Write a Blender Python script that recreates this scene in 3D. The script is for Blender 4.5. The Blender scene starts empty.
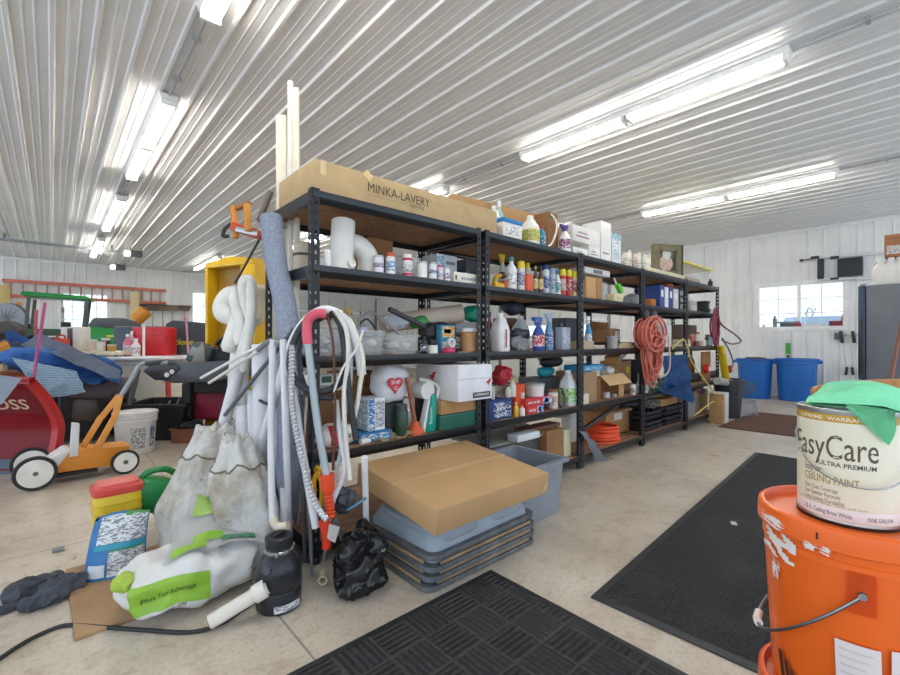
import bpy, bmesh, math, random
from mathutils import Vector, Matrix, noise, Euler
SC = bpy.context.scene
COL = SC.collection
R = math.radians
PI = math.pi
V = Vector
# ---------------------------------------------------------------- camera model (level camera, 900x675 frame)
FOC, CX, CY, EYE = 439.0, 450.0, 340.0, 1.10
YAW = R(47.8)                                   # between the shelf run (world X) and the view direction
FW = V((math.cos(YAW), math.sin(YAW), 0)); RT = V((math.sin(YAW), -math.cos(YAW), 0))
def ray(px, py): return FW + RT * ((px - CX) / FOC) + V((0, 0, (CY - py) / FOC))
def dp(px, py, d): return V((0, 0, EYE)) + ray(px, py) * d
def zp(px, py, z=0.0): return dp(px, py, (EYE - z) * FOC / (py - CY))
def yp(px, py, Y): return dp(px, py, Y / ray(px, py).y)
def xp(px, py, X): return dp(px, py, X / ray(px, py).x)
def depth(p): return p[0] * FW.x + p[1] * FW.y

# ---------------------------------------------------------------- materials
def lin(c):
    return c / 12.92 if c <= 0.04045 else ((c + 0.055) / 1.055) ** 2.4
def hexc(h):
    h = h.lstrip('#')
    return tuple(lin(int(h[i:i + 2], 16) / 255) for i in (0, 2, 4))
_mats = {}
class NT:
    def __init__(s, name):
        s.m = bpy.data.materials.new(name); s.m.use_nodes = True
        s.t = s.m.node_tree; s.t.nodes.clear()
        s.out = s.n('ShaderNodeOutputMaterial'); s.p = s.n('ShaderNodeBsdfPrincipled')
        s.l(s.p.outputs[0], s.out.inputs[0]); s.tc = s.n('ShaderNodeTexCoord')
    def n(s, typ, **kw):
        nd = s.t.nodes.new(typ)
        for k, v in kw.items(): setattr(nd, k, v)
        return nd
    def l(s, a, b): s.t.links.new(a, b)
    def noise(s, scale, detail=3, coord='Object', rough=.55, dist=0):
        t = s.n('ShaderNodeTexNoise'); t.inputs['Scale'].default_value = scale
        t.inputs['Detail'].default_value = detail; t.inputs['Roughness'].default_value = rough
        t.inputs['Distortion'].default_value = dist
        s.l(s.tc.outputs[coord], t.inputs['Vector']); return t.outputs['Fac']
    def ramp(s, fac, stops):
        r = s.n('ShaderNodeValToRGB'); e = r.color_ramp.elements
        while len(e) < len(stops): e.new(.5)
        for k, (pos, c) in enumerate(stops):
            e[k].position = pos; e[k].color = (*c, 1)
        s.l(fac, r.inputs[0]); return r.outputs[0]
    def math(s, op, a, b=None, c=None):
        m = s.n('ShaderNodeMath', operation=op)
        for k, x in enumerate((a, b, c)):
            if x is None: continue
            if isinstance(x, (int, float)): m.inputs[k].default_value = x
            else: s.l(x, m.inputs[k])
        return m.outputs[0]
    def mix(s, fac, a, b, mode='MIX'):
        m = s.n('ShaderNodeMix', data_type='RGBA', blend_type=mode)
        for i, x in ((0, fac), (6, a), (7, b)):
            if isinstance(x, (int, float)): m.inputs[i].default_value = x
            elif isinstance(x, tuple): m.inputs[i].default_value = (*x, 1)
            else: s.l(x, m.inputs[i])
        return m.outputs[2]
    def bump(s, h, strength=.3, dist=.01):
        b = s.n('ShaderNodeBump'); b.inputs['Strength'].default_value = strength
        b.inputs['Distance'].default_value = dist; s.l(h, b.inputs['Height'])
        s.l(b.outputs[0], s.p.inputs['Normal'])
    def base(s, c):
        if isinstance(c, tuple): s.p.inputs['Base Color'].default_value = (*c, 1)
        else: s.l(c, s.p.inputs['Base Color'])
    def set(s, **kw):
        for k, v in kw.items(): s.p.inputs[k.replace('_', ' ')].default_value = v
        return s
def m(h, rough=.5, metal=0, var=.10, scale=6, bump=0, bscale=40, alpha=1, spec=.5):
    key = (h, rough, metal, var, scale, bump, bscale, alpha, spec)
    if key in _mats: return _mats[key]
    t = NT('surface_%s_%d' % (h.strip('#'), len(_mats)))
    c = hexc(h); lo = tuple(x * (1 - var) for x in c); hi = tuple(min(1, x * (1 + var)) for x in c)
    t.base(t.ramp(t.noise(scale), [(.3, lo), (.7, hi)]))
    t.set(Roughness=rough, Metallic=metal, Alpha=alpha, Specular_IOR_Level=spec)
    if bump: t.bump(t.noise(bscale, 4), bump, .004)
    _mats[key] = t.m; return t.m
def emis(h, s):
    key = ('e', h, s)
    if key in _mats: return _mats[key]
    t = NT('lamp_%d' % len(_mats)); t.base(hexc(h))
    t.p.inputs['Emission Color'].default_value = (*hexc(h), 1); t.p.inputs['Emission Strength'].default_value = s
    _mats[key] = t.m; return t.m
def special(name, fn):
    if name not in _mats:
        t = NT(name); fn(t); _mats[name] = t.m
    return _mats[name]
def _card(t):
    a = t.noise(7, 5); c = t.ramp(a, [(.3, hexc('a97f50')), (.55, hexc('b98f5f')), (.75, hexc('c29a6c'))])
    w = t.n('ShaderNodeTexWave'); w.inputs['Scale'].default_value = 60; t.l(t.tc.outputs['Object'], w.inputs['Vector'])
    t.base(t.mix(.05, c, w.outputs['Color'], 'MULTIPLY')); t.set(Roughness=.85); t.bump(a, .1, .003)
def CARD(): return special('cardboard', _card)
def _cardd(t):
    a = t.noise(6, 5); t.base(t.ramp(a, [(.3, hexc('87603c')), (.55, hexc('9a7048')), (.75, hexc('a67d55'))])); t.set(Roughness=.9)
def CARDD(): return special('brown_cardboard', _cardd)
def _osb(t):
    a = t.noise(18, 6, dist=1.2); t.base(t.ramp(a, [(.25, hexc('7d5a40')), (.5, hexc('9c765a')), (.75, hexc('b59070'))])); t.set(Roughness=.8)
    t.bump(a, .2, .003)
def OSB(): return special('particle_board', _osb)
def _wood(t):
    mp = t.n('ShaderNodeMapping'); mp.inputs['Scale'].default_value = (14, 14, 1.2); t.l(t.tc.outputs['Object'], mp.inputs[0])
    n = t.n('ShaderNodeTexNoise'); n.inputs['Scale'].default_value = 3; n.inputs['Detail'].default_value = 5; t.l(mp.outputs[0], n.inputs['Vector'])
    t.base(t.ramp(n.outputs['Fac'], [(.3, hexc('a9723c')), (.6, hexc('c48d54')), (.8, hexc('d3a06a'))])); t.set(Roughness=.45)
def WOOD(): return special('oak_wood', _wood)
def _sack(t):
    br = t.n('ShaderNodeTexBrick'); br.inputs['Scale'].default_value = 120; br.inputs['Mortar Size'].default_value = .03
    br.inputs['Color1'].default_value = (.72, .72, .70, 1); br.inputs['Color2'].default_value = (.62, .62, .60, 1); br.inputs['Mortar'].default_value = (.45, .44, .40, 1)
    t.l(t.tc.outputs['Object'], br.inputs['Vector'])
    d = t.ramp(t.noise(5, 5), [(.46, (1, 1, 1)), (.70, hexc('b09c76'))])
    t.base(t.mix(1, br.outputs['Color'], d, 'MULTIPLY')); t.set(Roughness=.6); t.bump(t.noise(22, 5, dist=.8), .5, .02)
def SACK(): return special('woven_sack', _sack)
def _clear(t):
    t.base(hexc('dfe6e8')); t.set(Roughness=.15, Alpha=.19)
def CLEAR(): return special('clear_plastic', _clear)
def _glass(t):
    tr = t.n('ShaderNodeBsdfTransparent'); tr.inputs[0].default_value = (.93, .96, .97, 1)
    gl = t.n('ShaderNodeBsdfGlossy'); gl.inputs['Roughness'].default_value = .02
    mx = t.n('ShaderNodeMixShader'); mx.inputs[0].default_value = .07
    t.l(tr.outputs[0], mx.inputs[1]); t.l(gl.outputs[0], mx.inputs[2]); t.l(mx.outputs[0], t.out.inputs[0])
def GLASS(): return special('window_glass', _glass)

# ---------------------------------------------------------------- mesh builder
def frame_of(d):
    d = d.normalized(); u = V((0, 0, 1)) if abs(d.z) < .9 else V((1, 0, 0))
    x = d.cross(u).normalized(); return x, x.cross(d).normalized()
def spline(pts, n=8, closed=False):
    pts = [V(p) for p in pts]; k = len(pts)
    if k < 3: return pts
    out = []
    rng = range(k) if closed else range(k - 1)
    g = (lambda i: pts[i % k]) if closed else (lambda i: pts[max(0, min(k - 1, i))])
    for i in rng:
        a, b, c, d = g(i - 1), g(i), g(i + 1), g(i + 2)
        for j in range(n):
            t = j / n
            out.append(.5 * ((2 * b) + (c - a) * t + (2 * a - 5 * b + 4 * c - d) * t * t + (3 * b - a - 3 * c + d) * t ** 3))
    if not closed: out.append(pts[-1])
    return out
def root_of(o):
    while o.parent: o = o.parent
    return o
class B:
    def __init__(s): s.bm = bmesh.new()
    def quad(s, *ps): s.bm.faces.new([s.bm.verts.new(p) for p in ps]); return s
    def box(s, c, sz, rot=None, bev=0, seg=2):
        M = Matrix.Translation(V(c)) @ (Euler(rot).to_matrix().to_4x4() if rot else Matrix()) @ Matrix.Diagonal((*sz, 1))
        r = bmesh.ops.create_cube(s.bm, size=1, matrix=M)
        if bev:
            ed = {e for v in r['verts'] for e in v.link_edges}
            bmesh.ops.bevel(s.bm, geom=list(ed), offset=bev, segments=seg, profile=.5, affect='EDGES')
        return s
    def b2(s, x0, x1, y0, y1, z0, z1, bev=0):
        return s.box(((x0 + x1) / 2, (y0 + y1) / 2, (z0 + z1) / 2), (abs(x1 - x0), abs(y1 - y0), abs(z1 - z0)), None, bev)
    def beam(s, p0, p1, w, h, bev=0, roll=0):
        p0, p1 = V(p0), V(p1); d = (p1 - p0); x, z = frame_of(d)
        if roll:
            q = Matrix.Rotation(roll, 3, d.normalized()); x, z = q @ x, q @ z
        M = Matrix((x, d.normalized(), z)).transposed().to_4x4()
        M = Matrix.Translation((p0 + p1) / 2) @ M @ Matrix.Diagonal((w, d.length, h, 1))
        r = bmesh.ops.create_cube(s.bm, size=1, matrix=M)
        if bev:
            ed = {e for v in r['verts'] for e in v.link_edges}
            bmesh.ops.bevel(s.bm, geom=list(ed), offset=bev, segments=2, profile=.5, affect='EDGES')
        return s
    def rings(s, rs, caps=True, closed=False):
        vs = [[s.bm.verts.new(p) for p in r] for r in rs]; n = len(vs[0])
        rng = range(len(vs)) if closed else range(len(vs) - 1)
        for i in rng:
            a, b = vs[i], vs[(i + 1) % len(vs)]
            for j in range(n):
                s.bm.faces.new((a[j], a[(j + 1) % n], b[(j + 1) % n], b[j]))
        if caps and not closed:
            s.bm.faces.new(vs[0][::-1]); s.bm.faces.new(vs[-1])
        return s
    def tube(s, pts, r, seg=10, smooth=0, closed=False, rib=0):
        pts = [V(p) for p in pts]
        if smooth: pts = spline(pts, smooth, closed)
        if rib:                                  # corrugation: resample finely and swell every other ring
            L = [0]
            for a, b in zip(pts, pts[1:]): L.append(L[-1] + (b - a).length)
            n = max(4, int(L[-1] / (rib * .5))); q = []; k = 0
            for i in range(n + 1):
                t = L[-1] * i / n
                while k < len(L) - 2 and L[k + 1] < t: k += 1
                f = (t - L[k]) / max(1e-9, L[k + 1] - L[k]); q.append(pts[k].lerp(pts[k + 1], f))
            pts = q
        n = len(pts); rs = []; x = None
        for i, p in enumerate(pts):
            a = pts[(i - 1) % n] if closed or i else p; b = pts[(i + 1) % n] if closed or i < n - 1 else p
            d = (b - a); d = d.normalized() if d.length > 1e-9 else V((0, 0, 1))
            if x is None: x, _ = frame_of(d)
            x = (x - d * x.dot(d)); x = x.normalized() if x.length > 1e-6 else frame_of(d)[0]
            y = d.cross(x)
            rad = r(i / max(1, n - 1)) if callable(r) else r
            if rib and i % 2: rad *= .74
            rs.append([p + (x * math.cos(2 * PI * j / seg) + y * math.sin(2 * PI * j / seg)) * rad for j in range(seg)])
        return s.rings(rs, True, closed)
    def cyl(s, p0, p1, r0, r1=None, seg=20):
        r1 = r0 if r1 is None else r1; p0, p1 = V(p0), V(p1); x, y = frame_of(p1 - p0)
        return s.rings([[p + (x * math.cos(2 * PI * j / seg) + y * math.sin(2 * PI * j / seg)) * r for j in range(seg)] for p, r in ((p0, r0), (p1, r1))])
    def pipe(s, p0, p1, r, t=.003, seg=20):
        p0, p1 = V(p0), V(p1); x, y = frame_of(p1 - p0)
        return s.rings([[p + (x * math.cos(2 * PI * j / seg) + y * math.sin(2 * PI * j / seg)) * q for j in range(seg)] for p, q in ((p0, r), (p1, r), (p1, r - t), (p0, r - t))], False, True)
    def lathe(s, prof, c=(0, 0, 0), seg=24, axis='z', sq=None, sx=1, sy=1):
        """prof: (radius, height) pairs; sq squares the section (superellipse power); sx, sy stretch it"""
        c = V(c); rs = []
        for r, z in prof:
            ring = []
            for j in range(seg):
                a = 2 * PI * (j + .5) / seg; k = 1
                if sq: k = (abs(math.cos(a)) ** sq + abs(math.sin(a)) ** sq) ** (-1 / sq)
                px, py = max(r, 1e-4) * k * math.cos(a) * sx, max(r, 1e-4) * k * math.sin(a) * sy
                ring.append(c + (V((px, py, z)) if axis == 'z' else V((px, -z, py)) if axis == 'y' else V((z, px, py))))
            rs.append(ring)
        return s.rings(rs, True)
    def prism(s, pts, y0, y1, fn=None, bev=0):
        """outline in (x,z) extruded from y0 to y1"""
        fn = fn or (lambda x, y, z: V((x, y, z)))
        a = [s.bm.verts.new(fn(x, y0, z)) for x, z in pts]; b = [s.bm.verts.new(fn(x, y1, z)) for x, z in pts]
        n = len(pts); fs = [s.bm.faces.new(a), s.bm.faces.new(b[::-1])]
        for i in range(n): fs.append(s.bm.faces.new((a[i], b[i], b[(i + 1) % n], a[(i + 1) % n])))
        if bev:
            ed = {e for f in fs for e in f.edges}
            bmesh.ops.bevel(s.bm, geom=list(ed), offset=bev, segments=2, profile=.5, affect='EDGES')
        return s
    def grid(s, fn, nu, nv, thick=0):
        g = [[s.bm.verts.new(fn(i / nu, j / nv)) for j in range(nv + 1)] for i in range(nu + 1)]
        fs = [s.bm.faces.new((g[i][j], g[i + 1][j], g[i + 1][j + 1], g[i][j + 1])) for i in range(nu) for j in range(nv)]
        if thick: bmesh.ops.solidify(s.bm, geom=fs, thickness=thick)
        return s
    def sheet(s, c, nu=14, nv=14, amp=.02, freq=5, seed=0, thick=.006, sag=0):
        """a draped patch through four corners, with folds"""
        p = [V(q) for q in c]; nrm = (p[1] - p[0]).cross(p[3] - p[0]).normalized()
        def f(u, v):
            q = p[0].lerp(p[1], u).lerp(p[3].lerp(p[2], u), v)
            k = noise.noise(q * freq + V((seed, seed * 1.7, 0))) + .5 * noise.noise(q * freq * 2.3 + V((seed, 0, seed)))
            return q + nrm * k * amp - V((0, 0, sag * 4 * u * (1 - u) * 4 * v * (1 - v) * .25))
        return s.grid(f, nu, nv, thick)
    def blob(s, c, sz, p=2.6, amp=.0, freq=6, seed=0, flat=None, sub=4, rot=None, ridge=0):
        r = bmesh.ops.create_icosphere(s.bm, subdivisions=sub, radius=1); c = V(c); Mr = Euler(rot).to_matrix() if rot else None
        for v in r['verts']:
            n = v.co.normalized(); k = (abs(n.x) ** p + abs(n.y) ** p + abs(n.z) ** p) ** (-1 / p)
            q = V((n.x * k * sz[0], n.y * k * sz[1], n.z * k * sz[2]))
            w = q * freq + V((seed * 3.1, seed * 1.3, seed * 2.2))
            a = noise.noise(w) + .5 * noise.noise(w * 2.1)
            if ridge: a = a * (1 - ridge) + ridge * (.6 - 2 * abs(noise.noise(w * 1.3)))
            q += n * a * amp
            if Mr: q = Mr @ q
            q += c
            if flat is not None and q.z < flat: q.z = flat + (q.z - flat) * .02
            v.co = q
        return s
    def text(s, body, fn, width=None, size=1.0, extr=0, shear=0, bold=0):
        """lettering: fn maps the flat layout (x right, y up, both in metres) onto the surface"""
        cu = bpy.data.curves.new('lettering', 'FONT'); cu.body = body; cu.size = size; cu.align_x = 'LEFT'; cu.shear = shear; cu.offset = bold * size * .6
        cu.resolution_u = 3
        o = bpy.data.objects.new('lettering', cu); COL.objects.link(o)
        dg = bpy.context.evaluated_depsgraph_get(); dg.update()
        me = bpy.data.meshes.new_from_object(o.evaluated_get(dg))
        bpy.data.objects.remove(o); bpy.data.curves.remove(cu)
        if len(me.vertices):
            xs = [v.co.x for v in me.vertices]; x0 = min(xs); w = max(xs) - x0; k = (width / w) if width else 1
            vs = [s.bm.verts.new(fn((v.co.x - x0) * k, v.co.y)) for v in me.vertices]
            for p in me.polygons:
                try: s.bm.faces.new([vs[i] for i in p.vertices])
                except ValueError: pass
        bpy.data.meshes.remove(me); return s
    def mesh(s, name, mat, ang=40, fixn=True):
        if fixn: bmesh.ops.recalc_face_normals(s.bm, faces=s.bm.faces[:])
        me = bpy.data.meshes.new(name); s.bm.to_mesh(me); s.bm.free()
        for p in me.polygons: p.use_smooth = True
        me.set_sharp_from_angle(angle=R(ang))
        for q in (mat if isinstance(mat, (list, tuple)) else [mat]): me.materials.append(q)
        return me
    def part(s, name, mat, parent, world=False, label=None, kind=None, ang=40):
        if world:
            rt = root_of(parent); bmesh.ops.transform(s.bm, matrix=(Matrix.Translation(rt.location) @ rt.rotation_euler.to_matrix().to_4x4()).inverted(), verts=s.bm.verts[:])
        o = bpy.data.objects.new(name, s.mesh(name, mat, ang)); COL.objects.link(o); o.parent = parent
        if label: o['label'] = label
        if kind: o['kind'] = kind
        return o
    def solo(s, name, label, cat, mat, loc=None, rz=0, group=None, kind=None, ang=40, world=True):
        if world and loc is None:
            cs = [v.co for v in s.bm.verts]
            loc = V(((min(c.x for c in cs) + max(c.x for c in cs)) / 2, (min(c.y for c in cs) + max(c.y for c in cs)) / 2, min(c.z for c in cs)))
            bmesh.ops.translate(s.bm, vec=-loc, verts=s.bm.verts[:])
        o = bpy.data.objects.new(name, s.mesh(name, mat, ang)); COL.objects.link(o)
        o.location = loc; o.rotation_euler = (0, 0, rz); tag(o, label, cat, group, kind); return o
def tag(o, label=None, cat=None, group=None, kind=None):
    if label: o['label'] = label
    if cat: o['category'] = cat
    if group: o['group'] = group
    if kind: o['kind'] = kind
    return o
def thing(name, label, cat, loc=(0, 0, 0), rz=0, group=None, kind=None):
    o = bpy.data.objects.new(name, None); COL.objects.link(o); o.empty_display_size = .05
    o.location = loc; o.rotation_euler = (0, 0, rz); return tag(o, label, cat, group, kind)
def dup(o, loc=None, rz=None, label=None, parent=None):
    c = o.copy(); COL.objects.link(c)
    if parent: c.parent = parent
    if loc is not None: c.location = loc
    if rz is not None: c.rotation_euler = (0, 0, rz)
    if label: c['label'] = label
    for ch in list(o.children): dup(ch, parent=c)
    return c

def pm(h):
    """a printed label: the ground colour with small blocks of pale and dark print"""
    key = ('print', h)
    if key in _mats: return _mats[key]
    t = NT('printed_%s' % h); c = hexc(h); L = sum(c) / 3
    mp = t.n('ShaderNodeMapping'); mp.inputs['Scale'].default_value = (1, 1, 2.4); t.l(t.tc.outputs['Object'], mp.inputs[0])
    v = t.n('ShaderNodeTexVoronoi', distance='CHEBYCHEV'); v.inputs['Scale'].default_value = 85; t.l(mp.outputs[0], v.inputs['Vector'])
    s = t.n('ShaderNodeSeparateColor'); t.l(v.outputs['Color'], s.inputs[0])
    other = (.85, .85, .83) if L < .45 else (.25, .25, .30)
    col = t.mix(t.math('GREATER_THAN', s.outputs[0], .66), c, other)
    col = t.mix(t.math('GREATER_THAN', s.outputs[1], .86), col, tuple(min(1, x * .4 + .02) for x in c))
    t.base(col); t.set(Roughness=.4); _mats[key] = t.m; return t.m
# ================================================================ THE SETTING
CEIL, XW, YW = 3.24, 10.6, 15.8
XL, YF = -4.5, -3.0
def _conc(t):
    a = t.noise(1.3, 6, rough=.62); b = t.noise(9, 6, rough=.7); c = t.noise(60, 3)
    col = t.ramp(a, [(.28, hexc('b3a795')), (.5, hexc('c8bdac')), (.72, hexc('d6cebf'))])
    col = t.mix(.55, col, t.ramp(b, [(.3, hexc('b9a991')), (.5, hexc('ffffff')), (.75, hexc('ffffff'))]), 'MULTIPLY')
    col = t.mix(.25, col, t.ramp(c, [(.35, hexc('a79f92')), (.5, hexc('ffffff'))]), 'MULTIPLY')
    st = t.ramp(t.noise(3.1, 4, dist=.6), [(.66, (1, 1, 1)), (.74, hexc('a88a6c'))])     # rust and oil stains
    col = t.mix(.5, col, st, 'MULTIPLY')
    sp = t.n('ShaderNodeSeparateXYZ'); t.l(t.tc.outputs['Object'], sp.inputs[0])
    def joint(o, at, step):
        q = t.math('DIVIDE', t.math('SUBTRACT', o, at), step)
        return t.math('LESS_THAN', t.math('MULTIPLY', t.math('ABSOLUTE', t.math('SUBTRACT', q, t.math('ROUND', q))), step), .0045)
    j = t.math('MAXIMUM', joint(sp.outputs[0], .67, 3.18), joint(sp.outputs[1], 3.12, 3.18))
    col = t.mix(t.math('MULTIPLY', j, .65), col, hexc('6a6053'))
    t.base(col); t.set(Specular_IOR_Level=.5)
    r = t.n('ShaderNodeMapRange'); r.inputs[3].default_value = .24; r.inputs[4].default_value = .5; t.l(b, r.inputs[0]); t.l(r.outputs[0], t.p.inputs['Roughness'])
    t.bump(b, .12, .004)
CONC = special('concrete_floor', _conc)
def _wht(t):
    a = t.noise(2.2, 4); t.base(t.ramp(a, [(.3, hexc('e0e1df')), (.7, hexc('ebecea'))])); t.set(Roughness=.35)
WHT = special('white_steel_panel', _wht)
def _cei(t):
    a = t.noise(1.7, 4); t.base(t.ramp(a, [(.3, hexc('dcdddd')), (.7, hexc('e6e6e6'))])); t.set(Roughness=.36, Specular_IOR_Level=.5)
CEI = special('ceiling_steel_panel', _cei)
TRIM = m('eeeeec', .4)
B().b2(XL, XW + .3, YF, YW + .3, -.1, 0).solo('floor', None, None, CONC, kind='structure', world=False, loc=(0, 0, 0))
PITCH = .2286
PROF = [(0, 0), (.010, .019), (.030, .019), (.040, 0), (.095, 0), (.100, .004), (.110, .004), (.115, 0), (.155, 0), (.160, .004), (.170, .004), (.175, 0)]
def profile(u0, u1):
    out = []; k = math.floor(u0 / PITCH)
    while k * PITCH < u1:
        for a, h in PROF:
            u = k * PITCH + a - .02
            if u0 <= u <= u1: out.append((u, h))
        k += 1
    return [(u0, 0)] + out + [(u1, 0)]
b = B()
pr = profile(XL, XW + .25)
for (a, h), (c, k) in zip(pr, pr[1:]):
    b.quad((a, YF, CEIL - h), (c, YF, CEIL - k), (c, YW + .25, CEIL - k), (a, YW + .25, CEIL - h))
b.b2(XL, XW + .3, YF, YW + .3, CEIL + .03, CEIL + .06)
b.solo('ceiling', None, None, CEI, kind='structure', world=False, loc=(0, 0, 0), ang=15)
def wall(name, u0, u1, place, openings):
    """ribbed steel wall; openings: (u0,u1,z0,z1)"""
    bk = sorted(set([u for o in openings for u in o[:2]]))
    pr = [p for p in profile(u0, u1)]
    for u in bk: pr.append((u, 0))
    pr.sort(); b = B()
    for (a, h), (c, k) in zip(pr, pr[1:]):
        if c - a < 1e-6: continue
        mid = (a + c) / 2; zs = [(0, CEIL)]
        for o in openings:
            if o[0] < mid < o[1]: zs = [(0, o[2]), (o[3], CEIL)]
        for z0, z1 in zs:
            if z1 - z0 < .01: continue
            b.quad(place(a, h, z0), place(c, k, z0), place(c, k, z1), place(a, h, z1))
            b.quad(place(a, -.12, z0), place(c, -.12, z0), place(c, -.12, z1), place(a, -.12, z1))
    for o in openings:                      # reveals
        for (p, q) in (((o[0], o[2]), (o[1], o[2])), ((o[1], o[2]), (o[1], o[3])), ((o[1], o[3]), (o[0], o[3])), ((o[0], o[3]), (o[0], o[2]))):
            b.quad(place(p[0], 0, p[1]), place(q[0], 0, q[1]), place(q[0], -.12, q[1]), place(p[0], -.12, p[1]))
    b.solo(name, None, None, WHT, kind='structure', world=False, loc=(0, 0, 0), ang=15)
def PR(u, h, z): return V((XW - h, u, z))
def PB(u, h, z): return V((u, YW - h, z))
wtop = xp(757, 288, XW); wr = xp(846, 328, XW)
W1 = (wr.y + .02, wtop.y - .02, 1.34, 2.17)
wall('wall_right', YF, YW, PR, [W1, (5.6, 9.3, 0, 2.75)])
a0, a1 = yp(61, 318, YW).x, yp(107, 318, YW).x
W2 = (a0 - .02, a1 + .02, 1.30, 2.38)
c0, c1 = yp(192, 318, YW).x, yp(207, 318, YW).x
W3 = (c0, c1 + .9, 1.3, 2.62)
wall('wall_back', XL, XW, PB, [W2, W3, (6.6, 10.1, 0, 2.75)])
def window(name, place, o, cols, rows, mull=None):
    t = thing(name, None, None, kind='structure')
    u0, u1, z0, z1 = o; w = .06
    def bx(b, a, c, p, q, d0=-.07, d1=.025):
        P, Q = place(a, d0, p), place(c, d1, q); b.b2(P.x, Q.x, P.y, Q.y, P.z, Q.z)
    b = B()
    for q in ((u0 - w, u0 + .02, z0 - w, z1 + w), (u1 - .02, u1 + w, z0 - w, z1 + w), (u0 + .02, u1 - .02, z1 - .02, z1 + w), (u0 + .02, u1 - .02, z0 - w, z0 + .02)): bx(b, *q)
    b.part('window_frame', TRIM, t)
    halves = [(u0 + .02, u1 - .02)] if not mull else [(u0 + .02, (u0 + u1) / 2 - .025), ((u0 + u1) / 2 + .025, u1 - .02)]
    if mull:
        b = B(); bx(b, halves[0][1], halves[1][0], z0 + .02, z1 - .02, -.06, .005); b.part('mullion', TRIM, t)
    for a, c in halves:
        b = B(); bx(b, a, c, z0 + .02, z1 - .02, -.045, -.04); b.part('pane', GLASS(), t)
        b = B()
        for i in range(1, cols): x = a + (c - a) * i / cols; bx(b, x - .008, x + .008, z0 + .02, z1 - .02, -.038, -.026)
        for i in range(1, rows): z = z0 + (z1 - z0) * i / rows; bx(b, a, c, z - .008, z + .008, -.0385, -.0255)
        b.part('muntins', TRIM, t)
    return t
window('window_1', PR, W1, 2, 3, True)
window('window_2', PB, W2, 2, 3, True)
window('window_3', PB, W3, 2, 3, True)
# overhead doors
def odoor(name, place, o, glazed):
    t = thing(name, None, None, kind='structure'); u0, u1, z0, z1 = o; n = 5; hh = (z1 - z0) / n
    def bx(b, a, c, p, q, d0, d1):
        P, Q = place(a, d0, p), place(c, d1, q); b.b2(P.x, Q.x, P.y, Q.y, P.z, Q.z)
    for k in range(n):
        za, zb = z0 + k * hh + .004, z0 + (k + 1) * hh - .004
        b = B()
        if k == glazed:
            wn = 4; ww = (u1 - u0) / wn
            bx(b, u0, u1, za, za + .12, -.06, -.02); bx(b, u0, u1, zb - .12, zb, -.06, -.02)
            for i in range(wn + 1):
                x = u0 + i * ww; bx(b, max(u0, x - .12), min(u1, x + .12), za + .12, zb - .12, -.06, -.02)
            b.part('panel', WHT, t)
            for i in range(wn):
                x = u0 + i * ww; g = B(); bx(g, x + .12, x + ww - .12, za + .12, zb - .12, -.045, -.04); g.part('pane', GLASS(), t)
                g = B(); [bx(g, x + .12 + (ww - .24) * f - .008, x + .12 + (ww - .24) * f + .008, za + .12, zb - .12, -.04, -.03) for f in (.25, .5, .75)]
                bx(g, x + .12, x + ww - .12, (za + zb) / 2 - .008, (za + zb) / 2 + .008, -.039, -.031); g.part('muntins', TRIM, t)
        else:
            bx(b, u0, u1, za, zb, -.06, -.02); b.part('panel', WHT, t)
    b = B()
    for i in range(6):
        x = u0 + .04 + (u1 - u0 - .08) * i / 5
        bx(b, x - .03, x + .03, z0, z1, -.02, -.012)
    b.part('stile', m('cfd1d0', .4), t)
    b = B()
    for i in range(6):
        x = u0 + .04 + (u1 - u0 - .08) * i / 5
        for k in range(1, n): bx(b, x - .025, x + .025, z0 + k * hh - .045, z0 + k * hh + .045, -.012, .003)
    b.part('hinge', m('55585a', .4, .8), t)
    for x in (u0 + .0, u1 - .0):
        b = B(); bx(b, x - .03, x + .03, 0, z1 + .1, .0, .04); b.part('track', m('8b8f92', .4, .8), t)
odoor('door_1', PR, (5.6, 9.3, 0, 2.75), 2)
odoor('door_2', PB, (6.6, 10.1, 0, 2.75), 9)
# trim strips where walls meet the ceiling and the floor
B().b2(XW - .035, XW, YF, YW, CEIL - .075, CEIL - .02).solo('trim_1', None, None, TRIM, kind='structure', world=False, loc=(0, 0, 0))
B().b2(XL, XW - .036, YW - .035, YW, CEIL - .075, CEIL - .02).solo('trim_2', None, None, TRIM, kind='structure', world=False, loc=(0, 0, 0))
b = B(); b.b2(XW - .03, XW, YF, 5.5, 0, .09); b.b2(XW - .03, XW, 9.4, YW - .04, 0, .09)
b.solo('baseboard_right', None, None, TRIM, kind='structure', world=False, loc=(0, 0, 0))
b = B(); b.b2(XL, 6.5, YW - .03, YW, 0, .09)
b.solo('baseboard_back', None, None, TRIM, kind='structure', world=False, loc=(0, 0, 0))

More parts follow.
